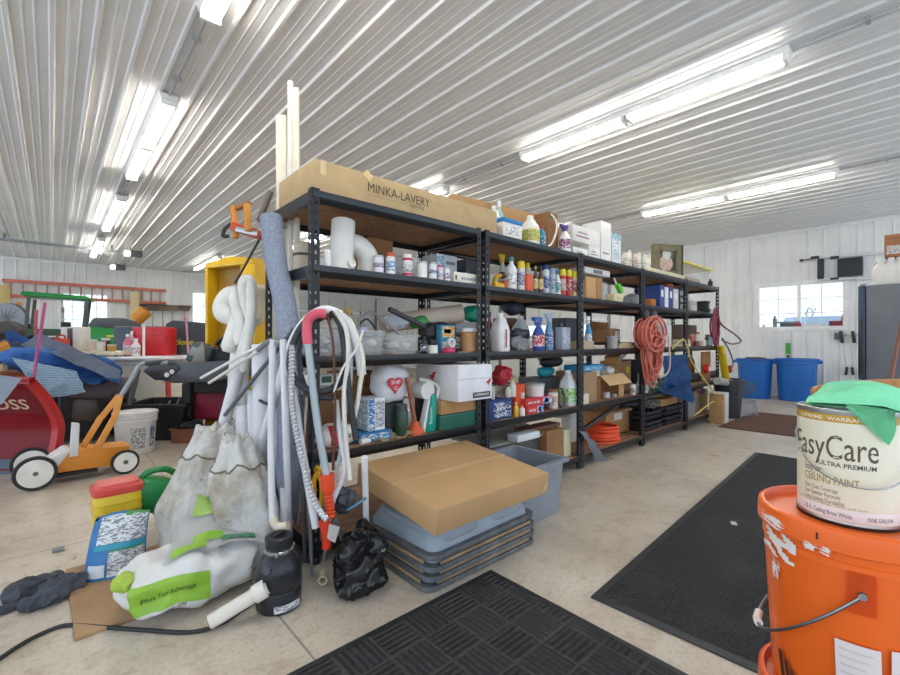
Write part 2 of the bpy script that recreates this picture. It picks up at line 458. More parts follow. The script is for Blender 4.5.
# ---------------------------------------------------------------- outside the windows
def _snow(t): t.base(t.ramp(t.noise(.3, 4), [(.3, hexc('b9bfae')), (.6, hexc('d9dde0'))])); t.set(Roughness=.9)
b = B(); b.quad((XW + .3, -40, -.05), (90, -40, -.05), (90, YW + .3, -.05), (XW + .3, YW + .3, -.05)); b.quad((-40, YW + .3, -.05), (90, YW + .3, -.05), (90, 90, -.05), (-40, 90, -.05))
b.solo('ground', None, None, special('winter_ground', _snow), kind='structure', world=False, loc=(0, 0, 0))
t = thing('shed', 'grey shed with a low pitched roof standing outside the small right-hand window', 'shed', (36, 3.0, 0))
B().b2(-3, 3, -4.2, 3.2, 0, 1.35).part('wall', m('76818c', .7), t)
B().prism([(-3.4, 1.35), (3.4, 1.35), (0, 2.6)], -4.6, 3.6).part('roof', m('8b98a6', .6), t)
def bare_tree(x, y, h, label, seed):
    t = thing('bare_tree', label, 'tree', (x, y, 0), 0, 'bare trees outside the windows')
    rnd_ = random.Random(seed); b = B()
    def grow(p, d, L, r, k):
        q = p + d * L; b.tube([p, q], lambda f: r * (1 - .35 * f), 6)
        if k == 0: return
        for _ in range(3):
            grow(p.lerp(q, .55 + .45 * rnd_.random()), (d + V((rnd_.uniform(-.9, .9), rnd_.uniform(-.9, .9), rnd_.uniform(0, .5)))).normalized(), L * .62, r * .55, k - 1)
    B().tube([(0, 0, -.05), (0.05, 0, h * .35)], lambda f: h * .018 * (1.2 - .3 * f), 8).part('trunk', m('5f564d', .9), t)
    grow(V((.05, 0, h * .33)), V((0, 0, 1)), h * .28, h * .013, 4); b.part('branches', m('6c635a', .9), t)
bare_tree(48, 7.2, 4.6, 'bare tree seen through the right half of the small window', 3)
bare_tree(48, 11.5, 4.0, 'bare tree seen through the left half of the small window', 5)
bare_tree(.3, 30, 8, 'dark bare tree seen through the window behind the tractor', 8)

# ---------------------------------------------------------------- ceiling lights
LW = emis('fffaf2', 17.0); HOUS = m('e9e9e6', .4); GREY = m('b4b6b7', .4, .5); 
def ceiling_light(x, y0, label, L=2.45):
    t = thing('ceiling_light', label, 'ceiling light', (x, y0, CEIL - .021), 0, 'twin tube ceiling lights')
    b = B(); b.prism([(-.075, 0), (-.06, -.045), (.06, -.045), (.075, 0)], 0, L); b.part('housing', HOUS, t)
    for s in (0, 1):
        for dx in (-.035, .035):
            B().cyl((dx, s * L / 2 + .05, -.068), (dx, (s + 1) * L / 2 - .05, -.068), .0165, seg=12).part('tube', LW, t)
        for yy in (s * L / 2 + .012, (s + 1) * L / 2 - .042):
            B().b2(-.06, .06, yy, yy + .03, -.092, -.046, .004).part('lamp_holder', HOUS, t)
    return t
ROWN = {.75: 'row over the left side', 3.98: 'row crossing above the shelving', 7.22: 'row nearest the window wall'}
for x, ys in ((.75, [(.68, 'nearest white twin tube ceiling light of the left row, cut by the top picture edge'), (4.42, 'second white twin tube ceiling light of the left row, fully in view'), (7.97, 'third white twin tube ceiling light of the left row, past the full one'), (11.5, 'farthest and smallest white twin tube light of the left row, above the tractor')]),
              (3.98, [(.70, 'long bright white tube light across the upper right of the ceiling'), (4.45, 'white tube light peeping over the long carton on the shelving'), (8.0, 'white tube light mostly hidden behind the long carton and tall trims')]),
              (7.22, [(.79, 'bright white double light low at the right, nearest the window wall'), (4.5, 'white ceiling light mostly hidden behind the stacked white boxes')]),
              (3.1, [(12.0, 'far white tube light running behind the yellow slide')])):
    for y0, lb in ys: ceiling_light(x, y0, lb)
def conduit(x, y0, y1, label):
    t = thing('electrical_conduit', label, 'conduit', (x, y0, CEIL - .034), 0, 'grey conduits between the lights')
    B().tube([(0, 0, 0), (0, y1 - y0, 0)], .011, 8).part('pipe', GREY, t)
    n = max(2, int((y1 - y0) / .7))
    for k in range(n):
        y = (y1 - y0) * (k + .5) / n; B().b2(-.03, .03, y - .012, y + .012, -.016, .012).part('clip', GREY, t)
conduit(.75, 3.14, 4.41, 'grey conduit between the first and second lights of the left row')
conduit(.75, 6.88, 7.96, 'grey conduit between the second and third lights of the left row')
conduit(.75, 10.43, 11.49, 'grey conduit before the last light of the left row')
conduit(3.98, 3.16, 4.44, 'grey conduit from the long bright light back over the carton')
conduit(3.98, -2.5, .69, 'grey conduit running from the long bright light to the right edge')
conduit(7.22, 3.25, 4.49, 'grey conduit ending above the framed picture')
conduit(7.22, -2.5, .78, 'grey conduit from the low right light to the right edge')

# ---------------------------------------------------------------- light and camera
w = bpy.data.worlds.new('sky'); SC.world = w; w.use_nodes = True
nt = w.node_tree; nt.nodes.clear()
o_ = nt.nodes.new('ShaderNodeOutputWorld'); g_ = nt.nodes.new('ShaderNodeBackground'); tc_ = nt.nodes.new('ShaderNodeTexCoord')
s_ = nt.nodes.new('ShaderNodeSeparateXYZ'); r_ = nt.nodes.new('ShaderNodeValToRGB')
nt.links.new(tc_.outputs['Generated'], s_.inputs[0]); nt.links.new(s_.outputs[2], r_.inputs[0]); nt.links.new(r_.outputs[0], g_.inputs[0]); nt.links.new(g_.outputs[0], o_.inputs[0])
e = r_.color_ramp.elements; e[0].position = 0; e[0].color = (.70, .79, .90, 1); e[1].position = .6; e[1].color = (.63, .74, .90, 1)
g_.inputs[1].default_value = 1.25
cam = bpy.data.cameras.new('camera'); co = bpy.data.objects.new('camera', cam); COL.objects.link(co)
cam.sensor_width = 36; cam.lens = FOC / 900 * 36; cam.shift_y = 2.5 / 900; cam.clip_start = .05; cam.clip_end = 300
co.location = (0, 0, EYE); co.rotation_euler = (PI / 2, 0, YAW - PI / 2); SC.camera = co
vs = SC.view_settings; vs.view_transform = 'Standard'; vs.look = 'None'; vs.gamma = 1; vs.use_curve_mapping = False; vs.exposure = 0.82

# ================================================================ SHELVING
YS = 2.03; DEP = .63
SX = [.936, 2.165, 3.355, 4.555, 5.755]; SWD = 1.185
LV = {1: .105, 2: .535, 3: 1.015, 4: 1.465, 5: 1.83}      # shelf tops, bottom to top
BLK = m('232529', .42, .3, .15); BLK2 = m('2a2c30', .3, .55, .1, spec=.8)
def post_bm(sx, sy):
    b = B(); cols = [0, .013, .025, .04]; n = 38; step = 1.845 / n
    for fl in (0, 1):
        for k in range(n):
            zz = [k * step, k * step + .014, k * step + .034, (k + 1) * step]
            for i in range(3):
                for j in range(3):
                    if i == 1 and j == 1: continue
                    a, c, z0, z1 = cols[i], cols[i + 1], zz[j], zz[j + 1]
                    if fl == 0: b.quad((sx * a, 0, z0), (sx * c, 0, z0), (sx * c, 0, z1), (sx * a, 0, z1))
                    else: b.quad((0, sy * a, z0), (0, sy * c, z0), (0, sy * c, z1), (0, sy * a, z1))
    bmesh.ops.remove_doubles(b.bm, verts=b.bm.verts[:], dist=1e-5)
    bmesh.ops.solidify(b.bm, geom=b.bm.faces[:], thickness=.002)
    return b
def shelving(x, label):
    t = thing('shelving_unit', label, 'shelving', (x, YS, 0), 0, 'black steel shelving units in a row')
    for sx, sy, px, py in ((1, 1, 0, 0), (-1, 1, SWD, 0), (1, -1, 0, DEP), (-1, -1, SWD, DEP)):
        o = post_bm(sx, sy).part('post', BLK, t); o.location = (px, py, 0)
    for z in LV.values():
        B().b2(.004, SWD - .004, .004, DEP - .004, z - .013, z).part('shelf_board', OSB(), t)
        for y0, s in ((.003, 1), (DEP - .003, -1)):
            b = B(); P = [(0, .004), (0, -.026), (.022, -.052), (.022, -.055), (-.001, -.030), (-.003, -.022), (-.003, .004)]
            b.rings([[V((x, y0 + s * (q - .003), z + k)) for q, k in P] for x in (.003, SWD - .003)])
            b.part('beam', BLK2, t)
        for x0, s in ((.003, 1), (SWD - .003, -1)):
            b = B(); b.b2(min(x0, x0 + s * .003), max(x0, x0 + s * .003), .005, DEP - .005, z - .05, z + .004)
            b.b2(min(x0, x0 + s * .02), max(x0, x0 + s * .02), .005, DEP - .005, z - .054, z - .049)
            b.part('beam', BLK2, t)
    return t
u0 = shelving(SX[0], 'first black steel shelving unit, with hoses hung on its near end')
for x, lb in zip(SX[1:], ('second black steel shelving unit, under the jugs and the bent cardboard', 'third black steel shelving unit, under the stacked white boxes', 'fourth black steel shelving unit, with the blue bag hanging in front', 'last black steel shelving unit, nearest the window wall')):
    dup(u0, (x, YS, 0), 0, lb)
# ================================================================ MAKERS FOR SHELF GOODS
def rnd(px0, px1, ytop, Y, z):
    c = yp((px0 + px1) / 2, ytop, Y); d = depth(c)
    if .1 < z < 1.9 and Y < 2.7 and c.x < 8: c.x = min(c.x, 6.88 - (px1 - px0) * d / FOC / 2)
    return V((c.x, Y, z)), (px1 - px0) * d / FOC / 2 * .98, max(.02, c.z - z)
def band(t, r, z0, z1, col, name='label', sq=None, seg=20, sx=1, sy=1, lab=None):
    return B().lathe([(r, z0), (r, z1)], seg=seg, sq=sq, sx=sx, sy=sy).part(name, col, t, label=lab)
def bottle(kind, name, label, cat, px, ytop, Y, z, cols, rz=0, group=None, sy=1, hh=None):
    """px: silhouette (left, right); cols: body, cap, label colours (hex)"""
    loc, r, h = rnd(px[0], px[1], ytop, Y, z + .001)
    if hh: h = hh
    t = thing(name, label, cat, loc, rz, group)
    body, cap = [m(c, .35) if isinstance(c, str) else c for c in cols[:2]]; lb = pm(cols[2]) if isinstance(cols[2], str) else cols[2]
    if kind in ('spraycan', 'widecan'):
        k = .80 if kind == 'spraycan' else .74
        B().lathe([(r * .92, 0), (r, .02 * h), (r, k * h), (r * .72, (k + .04) * h)]).part('body', body, t)
        B().lathe([(r * (.7 if kind == 'spraycan' else .97), (k + .01) * h), (r * (.7 if kind == 'spraycan' else .97), .97 * h), (r * .5, h)]).part('cap', cap, t)
        if lb: band(t, r * 1.015, .2 * h, .62 * h, lb)
    elif kind == 'paintcan':
        b = B().lathe([(r * .97, 0), (r, .02 * h), (r, .05 * h), (r * .96, .07 * h), (r * .96, .93 * h), (r, .95 * h), (r, h), (r * .85, h), (r * .85, .96 * h)]); b.part('body', m('b9bcbd', .35, .7), t)
        B().lathe([(r * .84, .955 * h), (r * .84, .975 * h), (r * .7, .975 * h)]).part('lid', cap, t)
        band(t, r * .975, .1 * h, .9 * h, body)
        if lb: band(t, r * .985, .35 * h, .6 * h, lb, 'stripe')
    elif kind == 'jar':
        B().lathe([(r * .9, 0), (r, .04 * h), (r, .78 * h), (r * .85, .84 * h)]).part('body', body, t)
        B().lathe([(r * .9, .845 * h), (r * .9, .99 * h), (r * .8, h)]).part('lid', cap, t)
        if lb: band(t, r * 1.015, .2 * h, .65 * h, lb)
    elif kind == 'bottle':
        B().lathe([(r * .9, 0), (r, .03 * h), (r, .6 * h), (r * .8, .7 * h), (r * .36, .8 * h), (r * .36, .88 * h)], sy=sy).part('body', body, t)
        B().lathe([(r * .42, .865 * h), (r * .42, .985 * h), (r * .3, h)]).part('cap', cap, t)
        if lb: band(t, r * 1.015, .15 * h, .52 * h, lb, sy=sy)
    elif kind == 'trigger':
        B().lathe([(r * .9, 0), (r, .03 * h), (r, .48 * h), (r * .75, .6 * h), (r * .34, .74 * h), (r * .34, .8 * h)], sy=sy).part('body', body, t)
        b = B(); b.lathe([(r * .42, .77 * h), (r * .42, .86 * h)]); b.box((-r * .25, 0, .93 * h), (r * 1.7, r * .6, .12 * h), None, .004); b.cyl((-r * 1.1, 0, .95 * h), (-r * 1.35, 0, .95 * h), r * .2)
        b.part('sprayer_head', cap, t)
        B().tube([(-r * .75, 0, .88 * h), (-r * .8, 0, .82 * h), (-r * .6, 0, .74 * h)], r * .14, 8).part('trigger', cap, t)
        if lb: band(t, r * 1.015, .12 * h, .46 * h, lb, sy=sy)
    elif kind == 'jug':
        b = B().lathe([(r * .86, 0), (r * .93, .03 * h), (r * .93, .55 * h), (r * .8, .68 * h), (r * .3, .88 * h), (r * .3, .93 * h)], sq=4, seg=28); b.part('body', body, t)
        B().tube([(r * .22, 0, .88 * h), (r * .75, 0, .86 * h), (r * 1.0, 0, .72 * h), (r * .88, 0, .52 * h)], r * .15, 8, 5).part('handle', body, t)
        B().lathe([(r * .36, .92 * h), (r * .36, .99 * h), (r * .3, h)]).part('cap', cap, t)
        if lb: band(t, r * .945, .12 * h, .5 * h, lb, sq=4, seg=28)
    elif kind == 'metalcan':
        B().box((0, 0, .42 * h), (r * 1.9, r * 1.1, .84 * h), None, .008).part('body', body, t)
        B().cyl((-r * .5, 0, .84 * h), (-r * .5, 0, h), r * .28).part('cap', cap, t)
        B().tube([(r * .7, 0, .85 * h), (r * .5, 0, .97 * h), (-r * .05, 0, .97 * h), (-r * .15, 0, .85 * h)], r * .09, 8, 4).part('handle', m('1f2123', .4), t)
        if lb: B().b2(-r * .7, r * .7, -r * .555, -r * .552, .15 * h, .65 * h).part('label', lb, t)
    return t
def boxat(name, label, cat, px0, px1, ytop, Y, z, dep, mat, patches=(), rz=0, group=None, h=None, tape=None, bev=.003, lid=None):
    x0, x1 = yp(px0, 340, Y).x, yp(px1, 340, Y).x; z += .001
    if x1 > 6.89: x0, x1 = x0 - (x1 - 6.89), 6.89
    if h is None: h = max(.015, yp((px0 + px1) / 2, ytop, Y).z - z)
    w = x1 - x0
    t = thing(name, label, cat, ((x0 + x1) / 2, Y + dep / 2, z), rz, group)
    mt = m(mat, .7) if isinstance(mat, str) else mat
    B().box((0, 0, h / 2), (w, dep, h), None, min(bev, h * .2)).part('body', mt, t)
    e = .0008
    if tape: B().b2(-w / 2 - e, w / 2 + e, -.025, .025, h - e, h + e).part('tape', m(tape, .3), t)
    if lid:
        B().b2(-w / 2 - .004, w / 2 + .004, -dep / 2 - .004, dep / 2 + .004, h * .8, h + .004, .003).part('lid', m(lid, .6), t)
    for k in patches:
        f, u0, u1, v0, v1, c = k[:6]; mm = (pm(c) if abs(u1 - u0) * abs(v1 - v0) > .12 else m(c, .5)) if isinstance(c, str) else c
        if f == 'f': q = B().b2(-w / 2 + w * u0, -w / 2 + w * u1, -dep / 2 - e, -dep / 2 + e, h * v0, h * v1)
        elif f == 'l': q = B().b2(-w / 2 - e, -w / 2 + e, dep / 2 - dep * u0, dep / 2 - dep * u1, h * v0, h * v1)
        elif f == 'r': q = B().b2(w / 2 - e, w / 2 + e, -dep / 2 + dep * u0, -dep / 2 + dep * u1, h * v0, h * v1)
        else: q = B().b2(-w / 2 + w * u0, -w / 2 + w * u1, -dep / 2 + dep * v0, -dep / 2 + dep * v1, h - e, h + e)
        q.part(k[6] if len(k) > 6 else 'printed_label', mm, t)
    t['_w'], t['_h'], t['_d'] = w, h, dep
    return t
def front_text(t, body, u0, v0, width, size, col, face='f', shear=0, name='lettering', bold=0, sq=1.0):
    w, h, dep = t['_w'], t['_h'], t['_d']
    if face == 'f': fn = lambda x, y: V((-w / 2 + u0 + x, -dep / 2 - .0018, v0 + y * sq))
    else: fn = lambda x, y: V((-w / 2 - .0018, dep / 2 - u0 - x, v0 + y * sq))
    return B().text(body, fn, width, size, shear=shear, bold=bold).part(name, m(col, .6), t)
def openbin(name, label, cat, px0, px1, ytop, Y, z, dep, mat, wall=.003, taper=.9, rim=.008, group=None, h=None, rz=0, loc=None, wh=None):
    if loc is None:
        x0, x1 = yp(px0, 340, Y).x, yp(px1, 340, Y).x; z += .001
        if h is None: h = yp((px0 + px1) / 2, ytop, Y).z - z
        w = x1 - x0; loc = ((x0 + x1) / 2, Y + dep / 2, z)
    else: w = wh
    t = thing(name, label, cat, loc, rz, group); mt = m(mat, .4) if isinstance(mat, str) else mat
    def ring(k, zz, o=0):
        a, c = w / 2 * k - o, dep / 2 * k - o; cc = min(.03, a * .3); P = []
        for sx, sy, a0 in ((1, 1, 0), (-1, 1, 90), (-1, -1, 180), (1, -1, 270)):
            for j in range(4):
                an = R(a0 + 30 * j); P.append(V((sx * (a - cc) + cc * math.cos(an), sy * (c - cc) + cc * math.sin(an), zz)))
        return P
    B().rings([ring(taper, wall, wall), ring(taper, 0), ring(1, h), ring(1, h, wall), ring(taper, wall, wall)], True).part('body', mt, t)
    B().rings([ring(1, h - rim, -.001), ring(1, h - rim, -rim * 1.3), ring(1, h, -rim * 1.3), ring(1, h, -.001)], False, True).part('rim', mt, t)
    return t
def bag(name, label, cat, c, sz, mat, seed=1, amp=.03, freq=9, p=2.3, loc=None, rot=None, flat=None, ridge=.5, group=None, sub=4):
    return B().blob(c, sz, p, amp, freq, seed, flat, sub, rot, ridge).solo(name, label, cat, m(mat, .5) if isinstance(mat, str) else mat, group=group)
def coilpts(c, ax, ay, rx, ry, n, jit, seed, per=16, drift=(0, 0, 0)):
    rr = random.Random(seed); c, ax, ay = V(c), V(ax), V(ay); az = ax.cross(ay); P = []
    for i in range(n * per):
        if i % per == 0: kx, ky, oz, ox = rx * (1 + rr.uniform(-jit, jit)), ry * (1 + rr.uniform(-jit, jit)), rr.uniform(-1, 1), rr.uniform(-1, 1)
        a = 2 * PI * i / per
        P.append(c + ax * (kx * math.cos(a) + ox * rx * jit * .5) + ay * ky * math.sin(a) + az * (oz * rx * jit) + V(drift) * (i / (n * per)))
    return P

# ================================================================ TOP SHELF
ZT, Z4, Z3, Z2, Z1 = LV[5] + .005, LV[4] + .001, LV[3] + .001, LV[2] + .001, LV[1] + .001
g_top = None
cx0, cx1 = .955, 2.29
t = thing('cardboard_box', 'long flat cardboard carton with printed name lying on top of the first shelving unit', 'box', ((cx0 + cx1) / 2, 2.04 + .23, ZT))
w, h, dep = cx1 - cx0, .158, .46
B().box((0, 0, h / 2), (w, dep, h), None, .004).part('body', m('c0a478', .8, var=.10, scale=9), t)
B().b2(-w / 2 - .0006, w / 2 + .0006, -.03, .03, h - .0005, h + .001).part('tape', m('b79a68', .4), t)
B().b2(-w / 2 + .03, -w / 2 + .06, -dep / 2 - .001, -dep / 2 + .001, h * .55, h + .001).part('tape', m('d8c094', .4), t)
B().box((-w / 2 + .30, -dep / 2 - .002, h - .012), (.05, .003, .04), (0, .6, 0)).part('torn_flap', m('dcc48f', .8), t)
t['_w'], t['_h'], t['_d'] = w, h, dep
front_text(t, 'MINKA-LAVERY', .30, .062, .43, .072, '4a3d2c', sq=1.0)
front_text(t, '®', .735, .09, .014, .02, '4a3d2c')
front_text(t, 'lighting', .585, .038, .10, .03, '6b5a41')
B().b2(-w / 2 + .30, -w / 2 + .56, -dep / 2 - .0012, -dep / 2, .045, .047).part('printed_rule', m('8a7757', .7), t)
# bent cardboard behind the jugs
B().box((2.79, 2.42, ZT + .188), (1.10, .06, .372), (0, 0, -.10), .004).solo('cardboard_box', 'tall brown carton standing behind the jugs on top of the second unit', 'box', CARD())
boxat('cardboard_box', 'pale low carton beside the lying carton, behind the teal capped bottle', 'box', 489, 502, 214, 2.33, ZT, .12, 'cbab7c', h=.12)
bottle('jug', 'jug', 'small translucent jug at the near end of the row on top of the second unit', 'jug', (487, 501), 206, 2.20, ZT, ('d9ddd6', 'f0f0ec', None))
bottle('bottle', 'bottle', 'clear bottle with a teal neck on top of the second shelving unit', 'bottle', (494, 504), 201, 2.30, ZT, ('a7d0c8', 'f2f2ee', '59aaa2'))
t = boxat('pail', 'square white pail with a blue lid on top of the second shelving unit', 'pail', 503, 522, 220, 2.07, ZT, .15, 'e7e5da', [('f', .15, .85, .2, .7, 'f3f2ea')], lid='1f7fc0')
bottle('jug', 'jug', 'white jug with a yellow and green label on top of the second unit', 'jug', (521, 539), 216, 2.12, ZT, ('eceadf', 'f4f2ea', 'd9d23a'))
bottle('bottle', 'bottle', 'blue bottle with a red cap beside the yellow labelled jug', 'bottle', (537, 546), 226, 2.10, ZT, ('2f8fb5', 'b6312d', '2b78a0'))
boxat('paper_bag', 'brown paper bag standing behind the blue red-capped bottle', 'bag', 548, 558, 213, 2.16, ZT, .14, CARDD(), [('f', .1, .9, .86, .99, '6b5234')])
B().tube([yp(543, 249, 2.07), yp(552, 243, 2.05), yp(557, 226, 2.07), yp(553, 216, 2.12), yp(549, 214, 2.2)], .008, 8, 6).solo('hose', 'thin white hose looped over the brown paper bag', 'hose', m('eeeade', .5))
bottle('trigger', 'spray_bottle', 'white spray bottle with purple label on top of the second unit', 'bottle', (559, 571), 225, 2.09, ZT, ('f0efec', '5b4d8c', '8a3f70'))
# white boxes stacked with teal
WB = 'e4e2da'; gp = 'white and teal boxes stacked on top of the third unit'
bl = [('f', .2, .8, .3, .38, '8d8a84'), ('f', .2, .65, .5, .58, '9c8f8a'), ('f', 0, 1, 0, .12, '7fb3bd')]
b1 = boxat('box', 'lower left white box with teal edge in the stack above the third unit', 'box', 573, 588, 248, 2.08, ZT, .20, WB, bl, group=gp)
b2_ = boxat('box', 'lower right white box of the two under the wide white box', 'box', 589, 600, 246, 2.08, ZT, .20, WB, bl, group=gp)
hb = b1['_h']
boxat('box', 'wide white box lying across the two lower white boxes', 'box', 572, 600, 228, 2.08, ZT + max(b1['_h'], b2_['_h']), .18, WB, [('f', .15, .6, .3, .42, 'b07f86'), ('f', .2, .55, .55, .65, 'a08f98'), ('f', .0, .02, 0, 1, 'bdb9ae')], group=gp)
boxat('box', 'tall narrow white box standing at the middle of the white box stack', 'box', 601, 611, 222, 2.09, ZT, .2, 'e8e6df', [('f', .2, .8, .2, .24, '8d8a84'), ('f', .1, .9, .86, .98, 'f5f3ee')], group=gp)
boxat('box', 'tall teal topped white box at the far end of the white box stack', 'box', 612, 621, 234, 2.10, ZT, .2, 'd5dfe2', [('f', 0, 1, .82, 1, '4f9db0'), ('f', .2, .8, .6, .8, 'f2f5f5'), ('f', .2, .8, .2, .5, '9fb4bb')], group=gp)
# row of pale glasses, picture, tub
CREAM = m('dcd6c4', .35)
for k, (p, w_, y, col, lb) in enumerate(((624.5, 4.4, 252, 'd8d2c2', 'nearest the white boxes'), (629.3, 4.4, 250, 'e2ddcf', 'second from the white boxes'), (634.1, 4.4, 254, 'c9b3a6', 'pinkish one third from the white boxes'), (638.9, 4.4, 252, 'd9d6cc', 'fourth from the white boxes'), (643.7, 4.4, 254, 'c7cbb2', 'greenish one fifth from the white boxes'), (648.5, 4.4, 255, 'e0dcd2', 'last one, against the framed picture'))):
    loc, r, h = rnd(p - w_ / 2, p + w_ / 2, y, 2.12 + .03 * (k % 2), ZT + .001)
    t = thing('jar', 'pale candle jar, ' + lb, 'jar', loc, 0, 'pale jars on top of the fourth unit')
    B().lathe([(r * .95, 0), (r, .01), (r, .80 * h), (r * .9, .84 * h)]).part('body', m(col, .35), t)
    B().lathe([(r * .92, .84 * h), (r * .92, .95 * h), (r * .35, .96 * h), (r * .35, h)]).part('lid', m('d5cdb9', .4), t)
    band(t, r * 1.02, .2 * h, .6 * h, pm(col))
c = yp(667, 260, 2.17)
t = thing('framed_picture', 'dark framed picture of a pale figure standing on top of the fourth unit', 'picture', (c.x, 2.17, ZT + .05), -.5)
w, h = .40, .37
b = B(); fw = .085
for q in ((-w / 2, -w / 2 + fw, 0, h), (w / 2 - fw, w / 2, 0, h), (-w / 2 + fw, w / 2 - fw, h - fw, h), (-w / 2 + fw, w / 2 - fw, 0, fw * .6)): b.b2(q[0], q[1], -.03, .04, q[2], q[3], .012)
fr = b.part('frame', m('6b6348', .5, var=.25, scale=20), t)
B().b2(w / 2 - .02, w / 2 + .004, -.035, .045, .0, h, .004).part('dark_edge', m('37342b', .5), fr)
def _pic(tt):
    tt.base(tt.ramp(tt.noise(9, 3), [(.35, hexc('2f2f2a')), (.55, hexc('4d4b40')), (.7, hexc('77705f'))]))
pr_ = B().b2(-w / 2 + fw, w / 2 - fw, 0, .006, fw * .6, h - fw); pr_ = pr_.part('print', special('picture_print', _pic), t)
b = B(); b.lathe([(.0, 0), (.095, 0), (.095, .003)], (-.02, -.004, .14), axis='y'); b.part('printed_skirt', m('b79d8e', .6, var=.3, scale=20), pr_)
b = B(); b.lathe([(.0, 0), (.06, 0), (.06, .003)], (-.01, -.006, .25), axis='y'); b.part('printed_figure', m('bfc3bd', .6, var=.3, scale=20), pr_)
boxat('board', 'cream flat box under the framed picture on the fourth unit', 'box', 651, 685, 270, 2.05, ZT, .45, 'd3caa9', h=.048)
tb = openbin('tub', 'clear tub with a yellow lid on top of the last unit', 'tub', 683, 711, 266, 2.12, ZT, .35, CLEAR())
x0, x1 = yp(682, 266, 2.11).x, yp(712, 266, 2.11).x; zz = yp(697, 267, 2.12).z
B().b2(x0 - .02, x1 + .02, 2.10, 2.49, zz + .003, zz + .028, .006).part('lid', m('e3d84a', .4), tb, world=True, label='yellow lid')
boxat('wooden_box', 'open brown wooden crate inside the clear tub on the last unit', 'crate', 686, 700, 278, 2.19, ZT + .006, .2, 'b98a5a')
bottle('bottle', 'bottle', 'small black bottle at the far corner of the last unit top', 'bottle', (708, 712.5), 279, 2.07, ZT, ('24262a', '1c1d20', None))

# ================================================================ SECOND SHELF FROM THE TOP
# first unit
PV = m('e4e3dc', .35); 
c = yp(343, 264, 2.14)
t = thing('plastic_pipe', 'wide white plastic pipe standing upright on the upper shelf of the first unit', 'pipe', (c.x, 2.16, Z4))
B().pipe((-.01, -.01, 0), (.03, .03, .285), .064, .004, 28).part('body', PV, t)
B().lathe([(.0, 0), (.02, 0), (.02, .012), (.013, .012), (.013, .004)], (.02, -.075, .04), axis='y').part('outlet', PV, t)
t = thing('pipe_elbow', 'white plastic pipe elbow beside the upright wide pipe', 'pipe elbow', (yp(364, 268, 2.2).x, 2.2, Z4))
B().tube([(0.03, 0, 0), (.03, 0, .08), (.015, 0, .13), (-.03, .02, .175), (-.075, .04, .18)], .06, 24, 6).part('body', PV, t)
B().lathe([(.065, 0), (.065, .055), (.061, .055)], (.03, 0, 0)).part('collar', PV, t)
B().lathe([(.042, 0), (.042, .09), (.036, .09), (.036, .01)], (0, 0, 0)).solo('cup', 'small white plastic cup lying beside the wide upright pipe', 'cup', PV, loc=(yp(324, 262, 2.32).x, 2.3, Z4))
bottle('jar', 'jar', 'small white pill jar in front of the upright wide pipe', 'jar', (324, 331), 250, 2.07, Z4, ('eeeeea', 'f5f5f2', None))
loc = yp(301, 262, 2.47)
t = thing('plastic_pipe', 'stained cream plastic pipe standing at the back corner of the upper shelf', 'pipe', (loc.x + .02, 2.47, Z4))
B().pipe((0, 0, 0), (0, 0, .20), .058, .004, 24).part('body', m('d8cbb2', .5, var=.2), t)
B().pipe((0, 0, .12), (0, 0, .135), .061, .003, 24).part('strap', m('5a5148', .5), t)
boxat('cardboard_box', 'brown box at the back of the upper shelf behind the white cans', 'box', 369, 393, 239, 2.42, Z4, .18, CARDD())
bottle('paintcan', 'paint_can', 'white can with purple print beside the pipe elbow', 'can', (373, 384), 256, 2.09, Z4, ('dfdfe6', 'd0d0d6', 'b9a9c8'))
bottle('spraycan', 'spray_can', 'white spray can with orange and blue print on the upper shelf', 'can', (385.5, 395.5), 253, 2.09, Z4, ('e8e8e6', 'd7563a', '8fb0d0'))
bag('plastic_bag', 'crumpled grey plastic bag behind the white cans on the upper shelf', 'bag', (yp(396, 262, 2.25).x, 2.25, Z4 + .075), (.07, .06, .075), 'c2c4c6', 4, .02, 14, flat=Z4)
bottle('widecan', 'spray_can', 'white can with two red bands on the upper shelf', 'can', (402.5, 412.5), 254, 2.09, Z4, ('f0efec', 'ecebe8', 'e9e7e3'))
o = [q for q in COL.objects if q.get('label') == 'white can with two red bands on the upper shelf'][0]
band(o, .0315, .012, .026, m('c02840', .4), 'stripe'); band(o, .0315, .10, .114, m('c02840', .4), 'stripe')
bag('plastic_bag', 'white and red plastic bag bundled behind the red banded can', 'bag', (yp(410, 262, 2.26).x, 2.26, Z4 + .085), (.08, .06, .085), 'd6d2cf', 9, .03, 13, flat=Z4)
bottle('paintcan', 'paint_can', 'plain white can right of the red banded can', 'can', (417, 427.5), 262, 2.08, Z4, ('e9e8e3', 'dcdcd8', None))
bottle('paintcan', 'paint_can', 'white can with blue print beside the plain white can', 'can', (428, 437), 263, 2.08, Z4, ('e8e8ea', 'd8d8d8', '8890bd'))
bottle('spraycan', 'spray_can', 'small pink and white spray can on the upper shelf', 'can', (437, 443.5), 265, 2.07, Z4, ('e9cfd6', 'c55f80', 'e2e2e6'))
bottle('spraycan', 'spray_can', 'small white and violet spray can next to the pink one', 'can', (444, 450.5), 268, 2.06, Z4, ('ecebee', 'e6e6ea', '9d92bb'))
boxat('box', 'pale blue and grey box behind the spray cans on the upper shelf', 'box', 437, 457, 255, 2.24, Z4, .16, 'c3c9cc', [('f', .0, .35, 0, 1, '86aec6'), ('f', .45, .9, .2, .35, '6f7b83'), ('f', .45, .9, .7, .8, '6f7b83')])
x0, x1 = yp(424, 254, 2.47).x, yp(462, 250, 2.47).x
openbin('tray', 'shallow bright blue tray at the back of the upper shelf', 'tray', 424, 461, 249, 2.46, Z4 + .155, .15, '2f86bf', h=.03)
